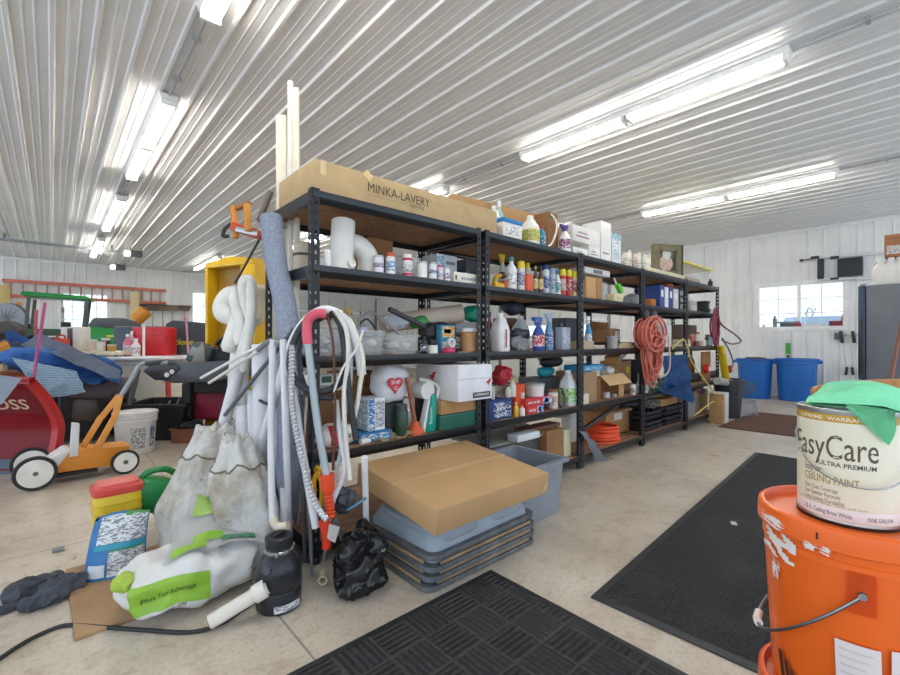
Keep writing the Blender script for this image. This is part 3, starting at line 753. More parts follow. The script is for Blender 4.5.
boxat('cardboard_box', 'plain brown box under the blue tray at the back of the shelf', 'box', 424, 462, 256, 2.46, Z4, .15, CARDD(), h=.15)
t = thing('mesh_strainer', 'round grey mesh strainer standing behind the flat white box', 'strainer', (yp(464, 272, 2.2).x, 2.2, Z4 + .056))
B().lathe([(.045, 0), (.045, .02), (.04, .02), (.04, .0)], axis='y').part('rim', m('c8cbcd', .3, .6), t)
B().lathe([(.04, .012), (.03, -.01), (.0, -.018)], axis='y').part('mesh', m('a9adb0', .4, .6, bump=.8, bscale=300), t)
boxat('box', 'flat white box at the end of the upper shelf of the first unit', 'box', 454, 477, 273, 2.06, Z4, .12, 'e3dfd2', [('f', .3, .95, .35, .6, 'b9bab4'), ('f', .06, .12, .3, .7, '3f3a36'), ('f', .955, .99, 0, 1, 'c8b14a')])
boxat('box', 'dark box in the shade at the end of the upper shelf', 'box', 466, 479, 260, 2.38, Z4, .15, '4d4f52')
# second unit
t = thing('spray_gun', 'yellow and black hose spray gun on the upper shelf of the second unit', 'spray gun', (yp(499, 288, 2.1).x, 2.1, Z4))
B().box((0, 0, .022), (.13, .05, .044), None, .012).part('body', m('e5b51c', .4), t)
B().tube([(-.05, 0, .03), (-.03, 0, .08), (.02, 0, .10)], .016, 10, 4).part('handle', m('c99a1c', .4), t)
B().cyl((.02, 0, .10), (.045, 0, .105), .024).part('nozzle', m('26282a', .4), t)
B().b2(.03, .062, -.027, .027, .006, .06, .004).part('label', m('c4442e', .4), t)
bottle('trigger', 'spray_bottle', 'tall clear spray bottle with yellow and black head', 'bottle', (498, 507), 254, 2.25, Z4, ('cfd6d3', 'd4b31f', None))
bottle('bottle', 'bottle', 'white bottle with a teal cap on the upper shelf of the second unit', 'bottle', (505.5, 517), 257, 2.10, Z4, ('e9e9e6', '3f8f8c', 'f3f3f0'))
bottle('widecan', 'spray_can', 'yellow capped white can behind the orange pouch', 'can', (517, 525), 261, 2.10, Z4, ('d8d6d2', 'e6c81f', '8d86a8'))
bottle('spraycan', 'spray_can', 'tall yellow topped can behind the orange pouch', 'can', (524, 531), 263, 2.18, Z4, ('dcd6c8', 'e8cc1c', None))
b = B(); loc, r, h = rnd(523, 533.5, 274, 2.07, Z4); b.blob((0, 0, h / 2), (r, .025, h / 2), 4, .004, 20, 2, 0)
b.solo('pouch', 'orange red pouch standing among the yellow capped cans', 'pouch', m('e2572c', .35), loc=loc, world=False)
for p, c, cp, lb in (((533, 538), '5a4630', 'c7a03a', 'slim brown bottle left of the yellow labelled bottle'), ((538, 543.5), '4a3b2e', '2c2a28', 'slim dark bottle with a yellow label on the upper shelf')):
    bottle('bottle', 'bottle', lb, 'bottle', p, 266, 2.08, Z4, (c, cp, 'd8b62e'))
bottle('spraycan', 'spray_can', 'spray can with a dark blue cap on the upper shelf', 'can', (542, 549.5), 265, 2.10, Z4, ('cfd5da', '23468c', '3a5f9a'))
bottle('widecan', 'spray_can', 'grey blue spray can between the blue and the teal ones', 'can', (549, 555.5), 268, 2.08, Z4, ('aebac6', '8fa3b5', '7b90a8'))
bottle('trigger', 'spray_bottle', 'teal and white spray bottle beside the three yellow capped cans', 'bottle', (554, 561), 268, 2.10, Z4, ('e0e8e8', '5a7d92', '4aa0aa'))
for k, (a, c_, q) in enumerate(((559.5, 566, 'left'), (566, 572, 'middle'), (572, 577.5, 'right'))):
    bottle('widecan', 'spray_can', q + ' one of the three red cans with yellow caps', 'can', (a, c_), 269 + k * .8, 2.08, Z4, ('c93a3a' if k < 2 else 'dccf9a', 'e3d52a', 'b82f3a' if k else 'd9b0a0'), group='three yellow capped cans on the upper shelf')
# third unit
boxat('wooden_board', 'pale wooden board standing in the near end of the third unit', 'board', 586, 596, 277, 2.08, Z4, .02, 'c79a66')
boxat('wooden_board', 'darker wooden board beside the pale one in the third unit', 'board', 596.5, 602, 278, 2.08, Z4, .02, 'a97b4c')
x0, x1 = yp(586, 270, 2.06).x, yp(611, 270, 2.06).x; zb = yp(598, 276, 2.08).z + .004
t = thing('box', 'flat white printed box laid on the wooden boards of the third unit', 'box', ((x0 + x1) / 2, 2.15, zb))
B().box((0, 0, .03), (x1 - x0, .16, .055), None, .003).part('body', m('d6d4cf', .6), t)
B().b2(-.08, .08, -.0812, -.079, .012, .045).part('printed_label', m('6f6a68', .6), t)
t = thing('brush', 'bright green hand brush leaning on the upper shelf of the third unit', 'brush', (yp(620, 288, 2.08).x, 2.09, Z4 + .085))
B().box((0, 0, .06), (.11, .05, .05), (0, .75, 0), .012).part('head', m('58c322', .4), t)
B().cyl((-.055, 0, .10), (-.10, 0, .15), .009).part('handle', m('e9e7c0', .4), t)
boxat('box', 'cream box under the bright green hand brush', 'box', 614, 623, 289, 2.07, Z4, .14, 'd3c596', [('f', .1, .9, .3, .6, 'b7ab7d')], h=.08)
B().pipe((0, 0, 0), (0, 0, .17), .034, .003).solo('tube', 'grey plastic tube standing beside the cream box in the third unit', 'tube', m('a9b0b2', .4), loc=(yp(604, 300, 2.1).x + .03, 2.14, Z4), world=False)
bag('plastic_bag', 'grey plastic bag on the upper shelf of the third unit', 'bag', (yp(634, 292, 2.2).x, 2.2, Z4 + .06), (.13, .09, .065), 'a5a8a8', 12, .03, 12, flat=Z4)
# fourth and fifth unit
for k, (a, c_, col, lb) in enumerate(((660, 664.5, '27438c', 'blue binder nearest the post in the fourth unit'), (665, 668.5, 'e1e4ea', 'white binder between the two blue binders'), (669, 673, '1f3b80', 'blue binder right of the white binder in the fourth unit'), (673.5, 678.5, 'dcdad6', 'wide white binder in the fourth unit'))):
    x0, x1 = yp(a, 300, 2.09).x, yp(c_, 300, 2.09).x; t = thing('binder', lb, 'binder', ((x0 + x1) / 2, 2.09 + .13, Z4), 0, 'binders on the upper shelf of the fourth unit')
    h = .26 - .012 * (k % 2)
    b = B(); b.b2(-(x1 - x0) / 2, (x1 - x0) / 2, -.13, -.127, 0, h); b.b2(-(x1 - x0) / 2, -(x1 - x0) / 2 + .003, -.127, .13, 0, h); b.b2((x1 - x0) / 2 - .003, (x1 - x0) / 2, -.127, .13, 0, h); b.part('cover', m(col, .4), t)
    B().b2(-(x1 - x0) / 2 + .004, (x1 - x0) / 2 - .004, -.12, .12, .006, h - .01).part('pages', m('e9e6dc', .8), t)
    B().b2(-(x1 - x0) / 4, (x1 - x0) / 4, -.131, -.1295, h * .5, h * .8).part('spine_label', m('f2f2f0', .6), t)
bag('bag', 'orange cloth bundle lying on the binders of the fourth unit', 'bag', (yp(668, 290, 2.2).x, 2.21, Z4 + .30), (.08, .07, .035), 'b5603c', 3, .02, 14)
boxat('box', 'small orange brown box left of the binders in the fourth unit', 'box', 651, 656, 299, 2.12, Z4, .1, 'b9763c')
boxat('organizer', 'dark drawer box right of the binders in the fourth unit', 'organizer', 679.5, 685, 289, 2.14, Z4, .2, '3d4147', [('f', .1, .9, .1, .3, '565a60'), ('f', .1, .9, .4, .6, '565a60'), ('f', .1, .9, .7, .9, '565a60')])
t = boxat('box', 'grey white box on the upper shelf of the last unit', 'box', 691, 697, 301, 2.12, Z4, .14, 'cfcabf', [('f', .1, .9, .6, .95, '8a877e')])
t = thing('projector', 'small black and white projector on the upper shelf of the last unit', 'projector', (yp(704, 310, 2.15).x, 2.16, Z4))
B().box((0, 0, .09), (.13, .16, .17), None, .02).part('body', m('2a2c30', .4), t)
B().lathe([(.045, 0), (.05, .015), (.035, .02)], (.01, -.078, .10), axis='y').part('lens_ring', m('dfe2e4', .3), t)
# ================================================================ MIDDLE SHELF (at eye height)
# first unit: clear bins full of parts
def bits(n, x0, x1, y0, y1, z, seed, cols, name, lab, grp, s=(.02, .045)):
    rr = random.Random(seed)
    for k in range(n):
        x, y = rr.uniform(x0, x1), rr.uniform(y0, y1); c = cols[k % len(cols)]; q = rr.uniform(*s)
        b = B()
        if k % 3 == 0: b.blob((0, 0, 0), (q, q * .8, q * .7), 2.5, q * .4, 18, k, sub=3)
        elif k % 3 == 1: b.pipe((-q, 0, 0), (q, q * .4, q * .3), q * .5, .003, 14)
        else: b.box((0, 0, 0), (q * 1.6, q, q * .7), (.3, .2, k), .004)
        b.solo(name, lab, name.replace('_', ' '), m(c, .45), loc=V((x, y, z + rr.uniform(0, .03))), world=False, group=grp)
openbin('clear_bin', 'clear plastic bin behind the hung hoses on the middle shelf', 'bin', 316, 345, 322, 2.10, Z3, .42, CLEAR(), h=.135)
openbin('clear_bin', 'clear plastic bin heaped with pale pipe fittings on the middle shelf', 'bin', 353, 387, 328, 2.08, Z3, .34, CLEAR(), h=.135)
openbin('clear_bin', 'clear plastic bin under the black rod on the middle shelf', 'bin', 390, 421, 336, 2.08, Z3, .34, CLEAR(), h=.11)
q0, q1 = yp(355, 340, 2.1).x, yp(384, 340, 2.1).x
bits(9, q0 + .03, q1 - .03, 2.13, 2.36, Z3 + .045, 1, ['d9d6c8', 'c9c8c2', 'b9a98c'], 'pipe_fitting', 'pale plastic pipe fitting inside the heaped clear bin', 'fittings in the heaped bin')
bits(7, q0 + .03, q1 - .03, 2.13, 2.34, Z3 + .12, 6, ['b7b9c6', 'dedbd0', 'd2cfc4'], 'pipe_fitting', 'pale plastic fitting on top of the heap in the clear bin', 'fittings heaped above the bin edge')
q0, q1 = yp(392, 340, 2.1).x, yp(418, 340, 2.1).x
bits(6, q0 + .03, q1 - .03, 2.13, 2.36, Z3 + .035, 3, ['cfc7b2', 'c7b49a', 'd7d9d6'], 'hose_fitting', 'tan fitting lying in the clear bin under the black rod', 'fittings in the clear bin under the rod')
q0, q1 = yp(319, 340, 2.1).x, yp(343, 340, 2.1).x
bits(7, q0 + .04, q1 - .02, 2.16, 2.44, Z3 + .05, 5, ['d8d6cd', 'b9bcc0', '8c8f93'], 'cable_clip', 'pale part lying in the clear bin behind the hoses', 'parts in the bin behind the hoses')
B().tube([yp(357, 330, 2.2), yp(362, 316, 2.2), yp(374, 313, 2.2), yp(388, 324, 2.16), yp(400, 334, 2.12)], .007, 8, 6).solo('cable', 'grey cable arching over the heaped clear bin', 'cable', m('8a8d90', .5))
B().tube([yp(352, 334, 2.2), yp(366, 319, 2.25), yp(376, 330, 2.25)], .006, 8, 6).solo('cable', 'dark cable lying over the back of the heaped clear bin', 'cable', m('3b3d40', .5))
bag('plastic_bag', 'clear white plastic bag spilling over the two clear bins', 'bag', yp(397, 321, 2.3), (.075, .07, .05), 'cdd2d8', 21, .03, 16, group=None)
B().beam(yp(389, 309, 2.14), yp(425, 327, 2.14), .028, .028, .004).solo('rod', 'black square rod slanting over the clear bins on the middle shelf', 'rod', m('1d1f22', .35))
p0, p1 = V((1.63, 2.50, 1.205)), yp(462, 313, 2.22); 
t = thing('cardboard_tube', 'thick pale cardboard tube lying on the clutter of the middle shelf', 'tube', p1)
b = B().pipe(p0, p1, .062, .012, 28); b.part('body', m('c3b2a2', .6), t, world=True)
bag('foam', 'green foam bundle beside the mouth of the cardboard tube', 'foam', yp(473, 314, 2.38), (.085, .07, .06), '149a78', 5, .02, 20)
boxat('box', 'grey box at the far end of the middle shelf of the first unit', 'box', 456, 479, 318, 2.26, Z3 + .135, .14, '9b9d9c', h=.075)
boxat('box', 'dark carton under the grey box on the middle shelf', 'box', 440, 479, 330, 2.27, Z3, .2, '4a443f', [('f', .1, .5, .2, .8, '6d5b4a')], h=.13)
bag('bag', 'black bag among the clutter under the cardboard tube', 'bag', yp(436, 332, 2.3), (.13, .08, .07), '2d2c2f', 8, .03, 14)
bag('bag', 'green cloth bag tucked behind the black rod', 'bag', yp(419, 322, 2.34), (.07, .06, .045), '4c9a52', 15, .02, 14)
boxat('box', 'blue, orange and yellow packet standing on the middle shelf', 'packet', 441, 455, 325, 2.16, Z3, .05, '3f8fb0', [('f', .1, .95, .55, .95, 'e2a33a'), ('f', .2, .7, .7, .85, 'd9532c'), ('f', .1, .8, .1, .4, 'e8e4da')])
t = bottle('jar', 'jar', 'clear jar with white and brown contents on the middle shelf', 'jar', (460, 478), 328, 2.13, Z3, ('b98a57', 'e2e4e2', None))
band(t, .0565, .062, .115, m('e4e7e6', .4), 'white_fill'); band(t, .0568, .058, .072, m('7fb59b', .5), 'stripe')
bottle('bottle', 'bottle', 'small black bottle at the front of the middle shelf', 'bottle', (420, 428), 336, 2.07, Z3, ('24282f', '191b1e', '4b525c'))
B().pipe((0, 0, 0), (0, 0, .052), .036, .016).solo('tape_roll', 'white tape roll at the front of the middle shelf', 'tape', m('e9e7df', .5), loc=(yp(432, 350, 2.09).x, 2.09, Z3), world=False)
B().lathe([(.03, 0), (.034, .01), (.034, .03), (.02, .036)]).solo('tape_reel', 'black reel sitting on the white tape roll', 'reel', m('222326', .4), loc=(yp(432, 343, 2.09).x, 2.09, Z3 + .053), world=False)
B().box((0, 0, .018), (.085, .06, .036), (0, 0, .3), .012).solo('soap', 'pink rounded block on the front of the middle shelf', 'soap', m('d8466e', .4), loc=(yp(449, 352, 2.09).x, 2.09, Z3), world=False)
B().pipe((0, -.012, 0), (0, .012, 0), .03, .01).solo('ring', 'white plastic ring leaning on the printed packet', 'ring', m('e7e5df', .4), loc=(yp(450, 344, 2.12).x, 2.11, Z3 + .066), world=False)
B().lathe([(.05, 0), (.055, .006), (.02, .008)], seg=28).solo('plate', 'small clear dish under the white and brown jar', 'dish', m('d0d0ca', .2), loc=(yp(466, 355, 2.08).x - .02, 2.09, Z3), world=False)
# second unit
bottle('bottle', 'bottle', 'red bottle with a dark blue cap at the near end of the second unit', 'bottle', (486, 493), 312, 2.2, Z3, ('b32a30', '27316d', 'c23a3f'))
t = bottle('jug', 'jug', 'big white jug with a red stripe on the middle shelf', 'jug', (491, 509), 313, 2.12, Z3, ('ecece9', 'ecece9', None))
B().b2(-.018, -.006, -.0722, -.070, .03, .16).part('stripe', m('b02a38', .4), t)
bag('cap', 'dark blue cap lying high at the back of the second unit', 'cap', yp(512, 308, 2.45), (.09, .08, .06), '2a3140', 6, .02, 10, flat=None)
boxat('box', 'brown box standing under the dark cap in the second unit', 'box', 506, 517, 318, 2.42, Z3, .15, '7a5a45')
bottle('jug', 'jug', 'clear empty jug behind the big white jug', 'jug', (512, 529), 316, 2.33, Z3, ('c3cbce', 'd8dbdb', None))
bag('glove', 'grey work glove crumpled between the white jug and the blue spray bottle', 'glove', (yp(520, 345, 2.14).x, 2.15, Z3 + .05), (.085, .05, .055), '84878a', 7, .04, 18, flat=Z3)
bag('bag', 'dark grey bag lying on top of the crumpled glove', 'bag', (yp(522, 336, 2.2).x, 2.22, Z3 + .13), (.10, .05, .04), '474a50', 9, .03, 15)
bottle('trigger', 'spray_bottle', 'dark blue spray bottle with red label in the second unit', 'bottle', (531, 546), 317, 2.11, Z3, ('33509e', '3a5fa8', 'c0354f'), sy=.7)
bottle('trigger', 'spray_bottle', 'clear blue spray bottle with pale blue head', 'bottle', (544, 554), 313, 2.16, Z3, ('6d9cc8', 'a9c4d6', '3f6fae'), sy=.8)
bottle('metalcan', 'solvent_can', 'rectangular grey metal can with black handle on the middle shelf', 'can', (555, 571), 323, 2.12, Z3, ('a3adb9', '3a3d41', 'c9ced4'))
boxat('box', 'dark box behind the grey metal can', 'box', 566, 577, 318, 2.35, Z3, .16, '4a4b52')
# third unit
bottle('trigger', 'spray_bottle', 'white and blue spray bottle at the near end of the third unit', 'bottle', (585, 592), 316, 2.16, Z3, ('4f9fd8', 'f1f3f4', 'dfe8ee'))
t = thing('desk_fan', 'small dark desk fan in the back of the third unit', 'fan', (yp(598, 340, 2.36).x, 2.38, Z3))
B().lathe([(.05, 0), (.045, .015), (.012, .02), (.012, .10)]).part('base', m('2a2c2f', .4), t)
B().lathe([(.07, -.03), (.075, 0), (.07, .03)], (0, 0, .16), axis='y').part('cage', m('33363a', .4), t)
boxat('box', 'beige lidded box at the front of the third unit', 'box', 584, 594, 341, 2.08, Z3, .14, 'b9a88c', [('f', 0, 1, .72, .76, '9c8c72')])
boxat('box', 'grey beige box next to the beige lidded box', 'box', 594.5, 605, 345, 2.08, Z3, .14, 'b7ad9c', [('f', .2, .8, .3, .7, 'cdc6b6')])
loc, r, h = rnd(606, 618, 336, 2.12, Z3)
t = thing('pail', 'small grey pail between the beige boxes and the wood strips', 'pail', loc)
B().lathe([(r * .8, 0), (r, h), (r * .95, h), (r * .76, .01)]).part('body', m('a9a9a4', .5), t)
B().tube([(-r, 0, h * .95), (-r * .8, -.03, h * .7), (r * .8, -.03, h * .7), (r, 0, h * .95)], .003, 6, 5).part('handle', m('6b6d6e', .4, .6), t)
for k in range(5):
    x0 = yp(619, 348, 2.08).x
    B().b2(x0 + .01 * k, x0 + .31 - .015 * k, 2.075 + .035 * (k % 3), 2.105 + .035 * (k % 3), Z3 + .001 + .028 * (k // 3), Z3 + .027 + .028 * (k // 3)).solo('wood_strip', 'short pale wood strip stacked on the middle shelf of the third unit', 'wood strip', m(('c9ba92', 'b9a67a', 'd2c5a2')[k % 3], .7), group='wood strips in the third unit')
x0, x1 = yp(610, 330, 2.10).x, yp(633, 330, 2.10).x
t = thing('cardboard_box', 'open brown box with a white label in the third unit middle shelf', 'box', ((x0 + x1) / 2, 2.27, Z3 + .06), .25)
w = (x1 - x0) * .9
b = B(); b.b2(-w / 2, w / 2, -.09, .09, 0, .004); b.b2(-w / 2, w / 2, -.09, -.086, .004, .14); b.b2(-w / 2, w / 2, .086, .09, .004, .14); b.b2(-w / 2, -w / 2 + .004, -.086, .086, .004, .14); b.b2(w / 2 - .004, w / 2, -.086, .086, .004, .14)
b.part('body', CARDD(), t); B().box((-w / 2 - .02, 0, .165), (.006, .17, .07), (0, -.6, 0)).part('flap', CARDD(), t); B().box((0, .1, .175), (w, .006, .08), (.3, 0, 0)).part('flap', CARDD(), t)
B().b2(.0, w / 2 - .01, -.0915, -.0902, .02, .12).part('label', pm('e6e6ea'), t)
B().b2(yp(606, 340, 2.2).x, yp(650, 340, 2.2).x - .02, 2.24, 2.40, Z3 + .001, Z3 + .059).solo('board', 'low dark tray under the open brown box in the third unit', 'tray', m('57534b', .7))
# fourth and fifth unit
boxat('box', 'tall white box beside the hanging orange cord on the middle shelf', 'box', 666, 671.5, 325, 2.10, Z3, .16, 'dfdfdc')
zq = Z3 + .001
for k, (w_, hh, col, lb) in enumerate(((.20, .035, 'cfc6ae', 'bottom book of the pile in the fourth unit'), (.21, .022, '4e5648', 'dark middle book of the pile in the fourth unit'), (.19, .032, 'd9cda9', 'top book of the pile in the fourth unit'))):
    t = thing('book', lb, 'book', (yp(679, 345, 2.2).x, 2.17, zq), .05 * k, 'books piled in the fourth unit')
    b = B(); b.b2(-w_ / 2, w_ / 2, -.08, .08, 0, .003); b.b2(-w_ / 2, w_ / 2, -.08, .08, hh - .003, hh); b.b2(-w_ / 2, w_ / 2, .077, .08, .003, hh - .003); b.part('cover', m(col, .6), t)
    B().b2(-w_ / 2 + .004, w_ / 2 - .004, -.076, .0765, .0031, hh - .0031).part('pages', m('e7e0cc', .8), t); zq += hh + .0005
for k, (a, c_, y, col, cp, kd, lb) in enumerate(((689, 694.5, 334, 'b2673f', 'c98a5a', 'jar', 'orange brown jar at the near end of the last unit'), (695, 699.5, 332, 'e0d6c9', 'b65d3f', 'jar', 'cream jar with a rust lid in the last unit'), (694, 699, 341, '6e3d35', '8a4a3a', 'jar', 'low dark red jar in the last unit'), (700, 706, 340, 'd9cbb8', 'efe9e0', 'jar', 'pale tin with a white lid in the last unit'))):
    bottle(kd, 'jar', lb, 'jar', (a, c_), y, 2.07 + .06 * (k < 2), Z3, (col, cp, None))
boxat('box', 'dark brown box at the far end of the last unit middle shelf', 'box', 701, 714, 326, 2.3, Z3, .2, '6a5a50')
t = thing('watering_can', 'grey metal pitcher in front of the dark box of the last unit', 'pitcher', (yp(709, 340, 2.12).x, 2.13, Z3))
B().lathe([(.05, 0), (.055, .03), (.045, .11), (.03, .14), (.04, .16)]).part('body', m('8f9aa3', .3, .6), t)
B().tube([(.04, 0, .14), (.085, 0, .12), (.05, 0, .04)], .007, 8, 5).part('handle', m('8f9aa3', .3, .6), t)

# ================================================================ FOURTH SHELF DOWN
# first unit
t = thing('plastic_bag', 'white plastic bag with a printed red end lying behind the hoses', 'bag', (yp(336, 430, 2.14).x, 2.16, Z2))
B().blob((0, 0, .055), (.12, .08, .06), 2.6, .012, 12, 4, .0).part('body', m('dcdad0', .5), t)
B().blob((-.03, -.03, .06), (.035, .06, .05), 3, .004, 12, 6, .004).part('red_print', m('c8323a', .5), t)
B().text('SAVO', lambda x, y: V((.0 + x, -.083 - .0 * x, .045 + y)), .085, .04, bold=.01).part('lettering', m('1c1c1e', .5), t)
boxat('cardboard_box', 'big brown box behind the blue and white boxes on the lower shelf', 'box', 346, 381, 372, 2.36, Z2, .25, CARDD(), [('f', .0, 1, .78, .8, '6a4d30')])
boxat('cardboard_box', 'slanted brown box behind the hung hoses on the lower shelf', 'box', 318, 343, 380, 2.42, Z2, .2, CARDD(), h=.26)
boxat('book', 'white and green book standing behind the black hose loop', 'book', 312, 343, 385, 2.33, Z2 + .27, .03, 'd9d9d4', [('f', .2, .75, .1, .35, '8f9794'), ('f', .3, .62, .5, .85, '16573f')], h=.10)
x = boxat('box', 'flat blue box lying under the blue and white box', 'box', 360, 391, 419, 2.08, Z2, .16, '2f6f9e', [('f', .05, .95, .2, .8, '4b8fb8')], h=.055)
boxat('box', 'upright blue and white printed box on the flat blue box', 'box', 369, 385, 398, 2.09, Z2 + .058, .13, 'e4e8ea', [('f', .0, .36, 0, 1, '2f7fc1'), ('f', .4, .95, .1, .9, 'c5ccd0'), ('l', .1, .9, .05, .95, '9eb0bd')])
b = B(); b.sheet([(1.30, 2.06, Z2 + .006), (1.58, 2.05, Z2 + .006), (1.56, 2.15, Z2 + .03), (1.33, 2.17, Z2 + .03)], 18, 12, .035, 16, 3, .003); b.solo('crumpled_paper', 'crumpled tan paper at the front edge of the lower shelf', 'paper', m('c9b792', .8))
B().lathe([(.016, 0), (.016, .05), (.01, .06)], axis='x').solo('cap', 'small white plastic plug lying at the front edge of the lower shelf', 'plug', m('e6e4dc', .4), loc=(yp(361, 436, 2.06).x, 2.065, Z2 + .017), world=False)
t = thing('plastic_bag', 'white plastic bag printed with a red heart on the lower shelf', 'bag', (yp(393, 385, 2.17).x, 2.2, Z2 + .19))
B().blob((0, 0, .115), (.125, .075, .12), 2.4, .02, 11, 12, 0, ridge=.3).part('body', m('dcdde0', .35), t)
def heart(k): 
    P = []
    for i in range(40):
        a = 2 * PI * i / 40; P.append((.0031 * k * 16 * math.sin(a) ** 3, .0031 * k * (13 * math.cos(a) - 5 * math.cos(2 * a) - 2 * math.cos(3 * a) - math.cos(4 * a))))
    return P
fx = lambda x, y, z: V((-.02 + x, -.088 + y + .6 * (x * x), .115 + z))
B().prism(heart(1.05), 0, .01, fx).part('heart_print', m('d0303a', .4), t)
B().text('SHIP', lambda x, y: fx(-.032 + x, -.0012, y + .002), .064, .032, bold=.015).part('lettering', m('f0e6e4', .4), t)
B().text('O', lambda x, y: fx(-.012 + x, -.0012, y - .032), .024, .03, bold=.01).part('lettering', m('f0e6e4', .4), t)
boxat('box', 'dark box holding up the plastic bag with the red heart', 'box', 386, 403, 405, 2.15, Z2, .18, '3a3f3c', h=.185)
bottle('jar', 'jar', 'dark green plastic tub beside the plunger', 'tub', (395, 408), 404, 2.10, Z2, ('2c4a3a', '45474a', None))
t = thing('plunger', 'plunger with wooden handle and orange rubber cup on the lower shelf', 'plunger', (yp(415, 430, 2.09).x, 2.09, Z2))
B().lathe([(.055, 0), (.056, .012), (.05, .03), (.03, .05), (.022, .075)]).part('cup', m('cf5a2c', .45), t)
B().cyl((0, 0, .07), (-.045, .02, .34), .013).part('handle', m('9a5a3c', .4), t)
boxat('picture', 'white board leaning behind the plunger on the lower shelf', 'board', 404, 415, 398, 2.2, Z2, .02, 'dcd9d0')
t = thing('paper_roll', 'white paper roll end showing above the plunger handle', 'paper roll', (yp(417, 388, 2.2).x, 2.2, Z2 + .19))
B().lathe([(.054, 0), (.054, .11), (.018, .112)], (0, 0, .062), axis='y').part('body', m('e3e2de', .7), t)
boxat('box', 'dark box under the white paper roll on the lower shelf', 'box', 408, 424, 410, 2.22, Z2, .13, '4d4a43', h=.19)
t = thing('steam_iron', 'teal and white garment steamer standing beside the plunger', 'steamer', (yp(429, 425, 2.1).x, 2.1, Z2))
B().prism([(-.045, 0), (.035, 0), (.05, .20), (.03, .235), (.0, .215)], -.03, .03, None, .012).part('body', m('149a88', .35), t)
B().prism([(-.075, 0), (-.047, 0), (-.004, .215), (-.02, .20)], -.025, .025, None, .006).part('side_panel', m('dfe3e0', .35), t)
B().text('Steam', lambda x, y: V((.0 - y, -.0312, .05 + x)), .10, .028).part('lettering', m('e3efec', .4), t)
B().tube([(.05, .0, .17), (.075, .0, .26), (.03, .02, .3), (-.03, .06, .32)], .012, 8, 6).part('hose', m('dedcd4', .4), t)
B().tube(coilpts((.10, -.005, .06), (1, 0, 0), (0, 0, 1), .045, .055, 1, .02, 1), .009, 8, 0, True).part('hose_loop', m('e6e4dc', .4), t)
t = boxat('box', 'white box with red bird print on top of the brown and green boxes', 'box', 458, 492, 366, 1.93, Z2 + .186, .41, 'e2e3e6', [('f', .02, .98, .60, .63, 'c5c7cb'), ('f', .42, .94, .06, .22, m('1d1d20', .5), 'black_label')], h=.22)
w, h, dp_ = t['_w'], t['_h'], t['_d']
bird = [(-.034, .004), (-.01, .012), (.004, .026), (.016, .028), (.03, .022), (.016, .016), (.014, .0), (.0, -.010), (.004, -.028), (-.012, -.010)]
B().prism([(x * 1.25, z * 1.25) for x, z in bird], -.001, .0005, lambda x, y, z: V((-w / 2 + .002 * 0 + y - .0012, -x + dp_ * .12 - .02, h * .64 + z))).part('bird_print', m('c0392f', .5), t)
B().prism([(x * .85, z * .85) for x, z in bird], -.001, .0005, lambda x, y, z: V((w * .40 + x, -dp_ / 2 + y - .0008, h * .48 + z))).part('bird_print', m('c0392f', .5), t)
front_text(t, 'HAPPENING', w * .46, h * .105, w * .44, .026, 'e9e9ea', bold=.01)
boxat('cardboard_box', 'brown box in the middle of the pile under the white bird box', 'box', 441, 476, 402, 2.05, Z2 + .098, .30, CARD(), h=.085)
boxat('box', 'dark green box at the bottom of the pile on the lower shelf', 'box', 440, 477, 416, 2.045, Z2, .32, '1f5f4e', [('f', 0, 1, .9, .96, '2f7a66')], h=.095)
# second unit
t = boxat('box', 'dark blue printed carton at the near end of the second unit', 'box', 487, 512, 402, 2.07, Z2, .2, '1e3f7a', [('f', .35, .95, .1, .85, '1e3f7a'), ('l', .1, .9, .1, .85, '1e3f7a')], h=.135)
w = t['_w']
for k, s_ in enumerate(('POWER', 'G-MULTI', 'STEEL')): front_text(t, s_, .075 - .01 * (k == 1), .098 - .038 * k, .10 + .02 * (k == 1), .03, 'e6e9ef', bold=.01)
bag('cloth', 'red cloth flower bundle on the dark blue carton', 'cloth', (yp(502, 380, 2.2).x, 2.2, Z2 + .30), (.075, .06, .07), 'b5222e', 4, .035, 16)
boxat('box', 'dark printed box behind the dark blue carton', 'box', 490, 512, 392, 2.24, Z2, .14, '5a5044', [('f', .05, .95, .5, .95, 'b9b08c')], h=.23)
for k, (a, c_, y, col, cp, lb) in enumerate(((490, 495, 384, 'cfd3c3', '6d7d3c', 'small pale bottle behind the dark blue carton'), (509, 516, 378, 'e3e1d8', 'd2b840', 'white tube with yellow cap beside the red cloth'), (505, 511, 385, 'dcd9cb', '4d5b33', 'pale bottle with a green cap beside the red cloth'))):
    bottle('bottle', 'bottle', lb, 'bottle', (a, c_), y, 2.13, Z2 + .137, (col, cp, None))
t = boxat('box', 'upright bright orange box on the lower shelf of the second unit', 'box', 516, 525, 384, 2.12, Z2, .08, 'e0521f', [('f', .55, .95, .3, .7, 'ece0d4')])
bottle('bottle', 'bottle', 'small yellow bottle in front of the orange box', 'bottle', (513.5, 518.5), 402, 2.06, Z2, ('e4b62c', 'd9d9d4', None))
bottle('bottle', 'bottle', 'small white bottle in front of the orange box', 'bottle', (519, 525), 405, 2.06, Z2, ('e6e2d6', 'd98d4e', None))
for k, (a, c_, z_, yy, lb) in enumerate(((527.5, 544, 0, 2.06, 'lower'), (526, 553, .057, 2.07, 'upper'))):
    t = boxat('box', lb + ' of the two long red and blue boxes on the second unit', 'box', a, c_, 405, yy, Z2 + z_, .09, 'd23a3a', [('f', .6, .96, .02, .98, '2f6fc0'), ('f', .68, .82, .2, .8, 'e6ecf5'), ('f', .08, .5, .3, .6, 'e8c8c4')], h=.055)
loc, r, h = rnd(528, 548, 388, 2.14, Z2 + .115)
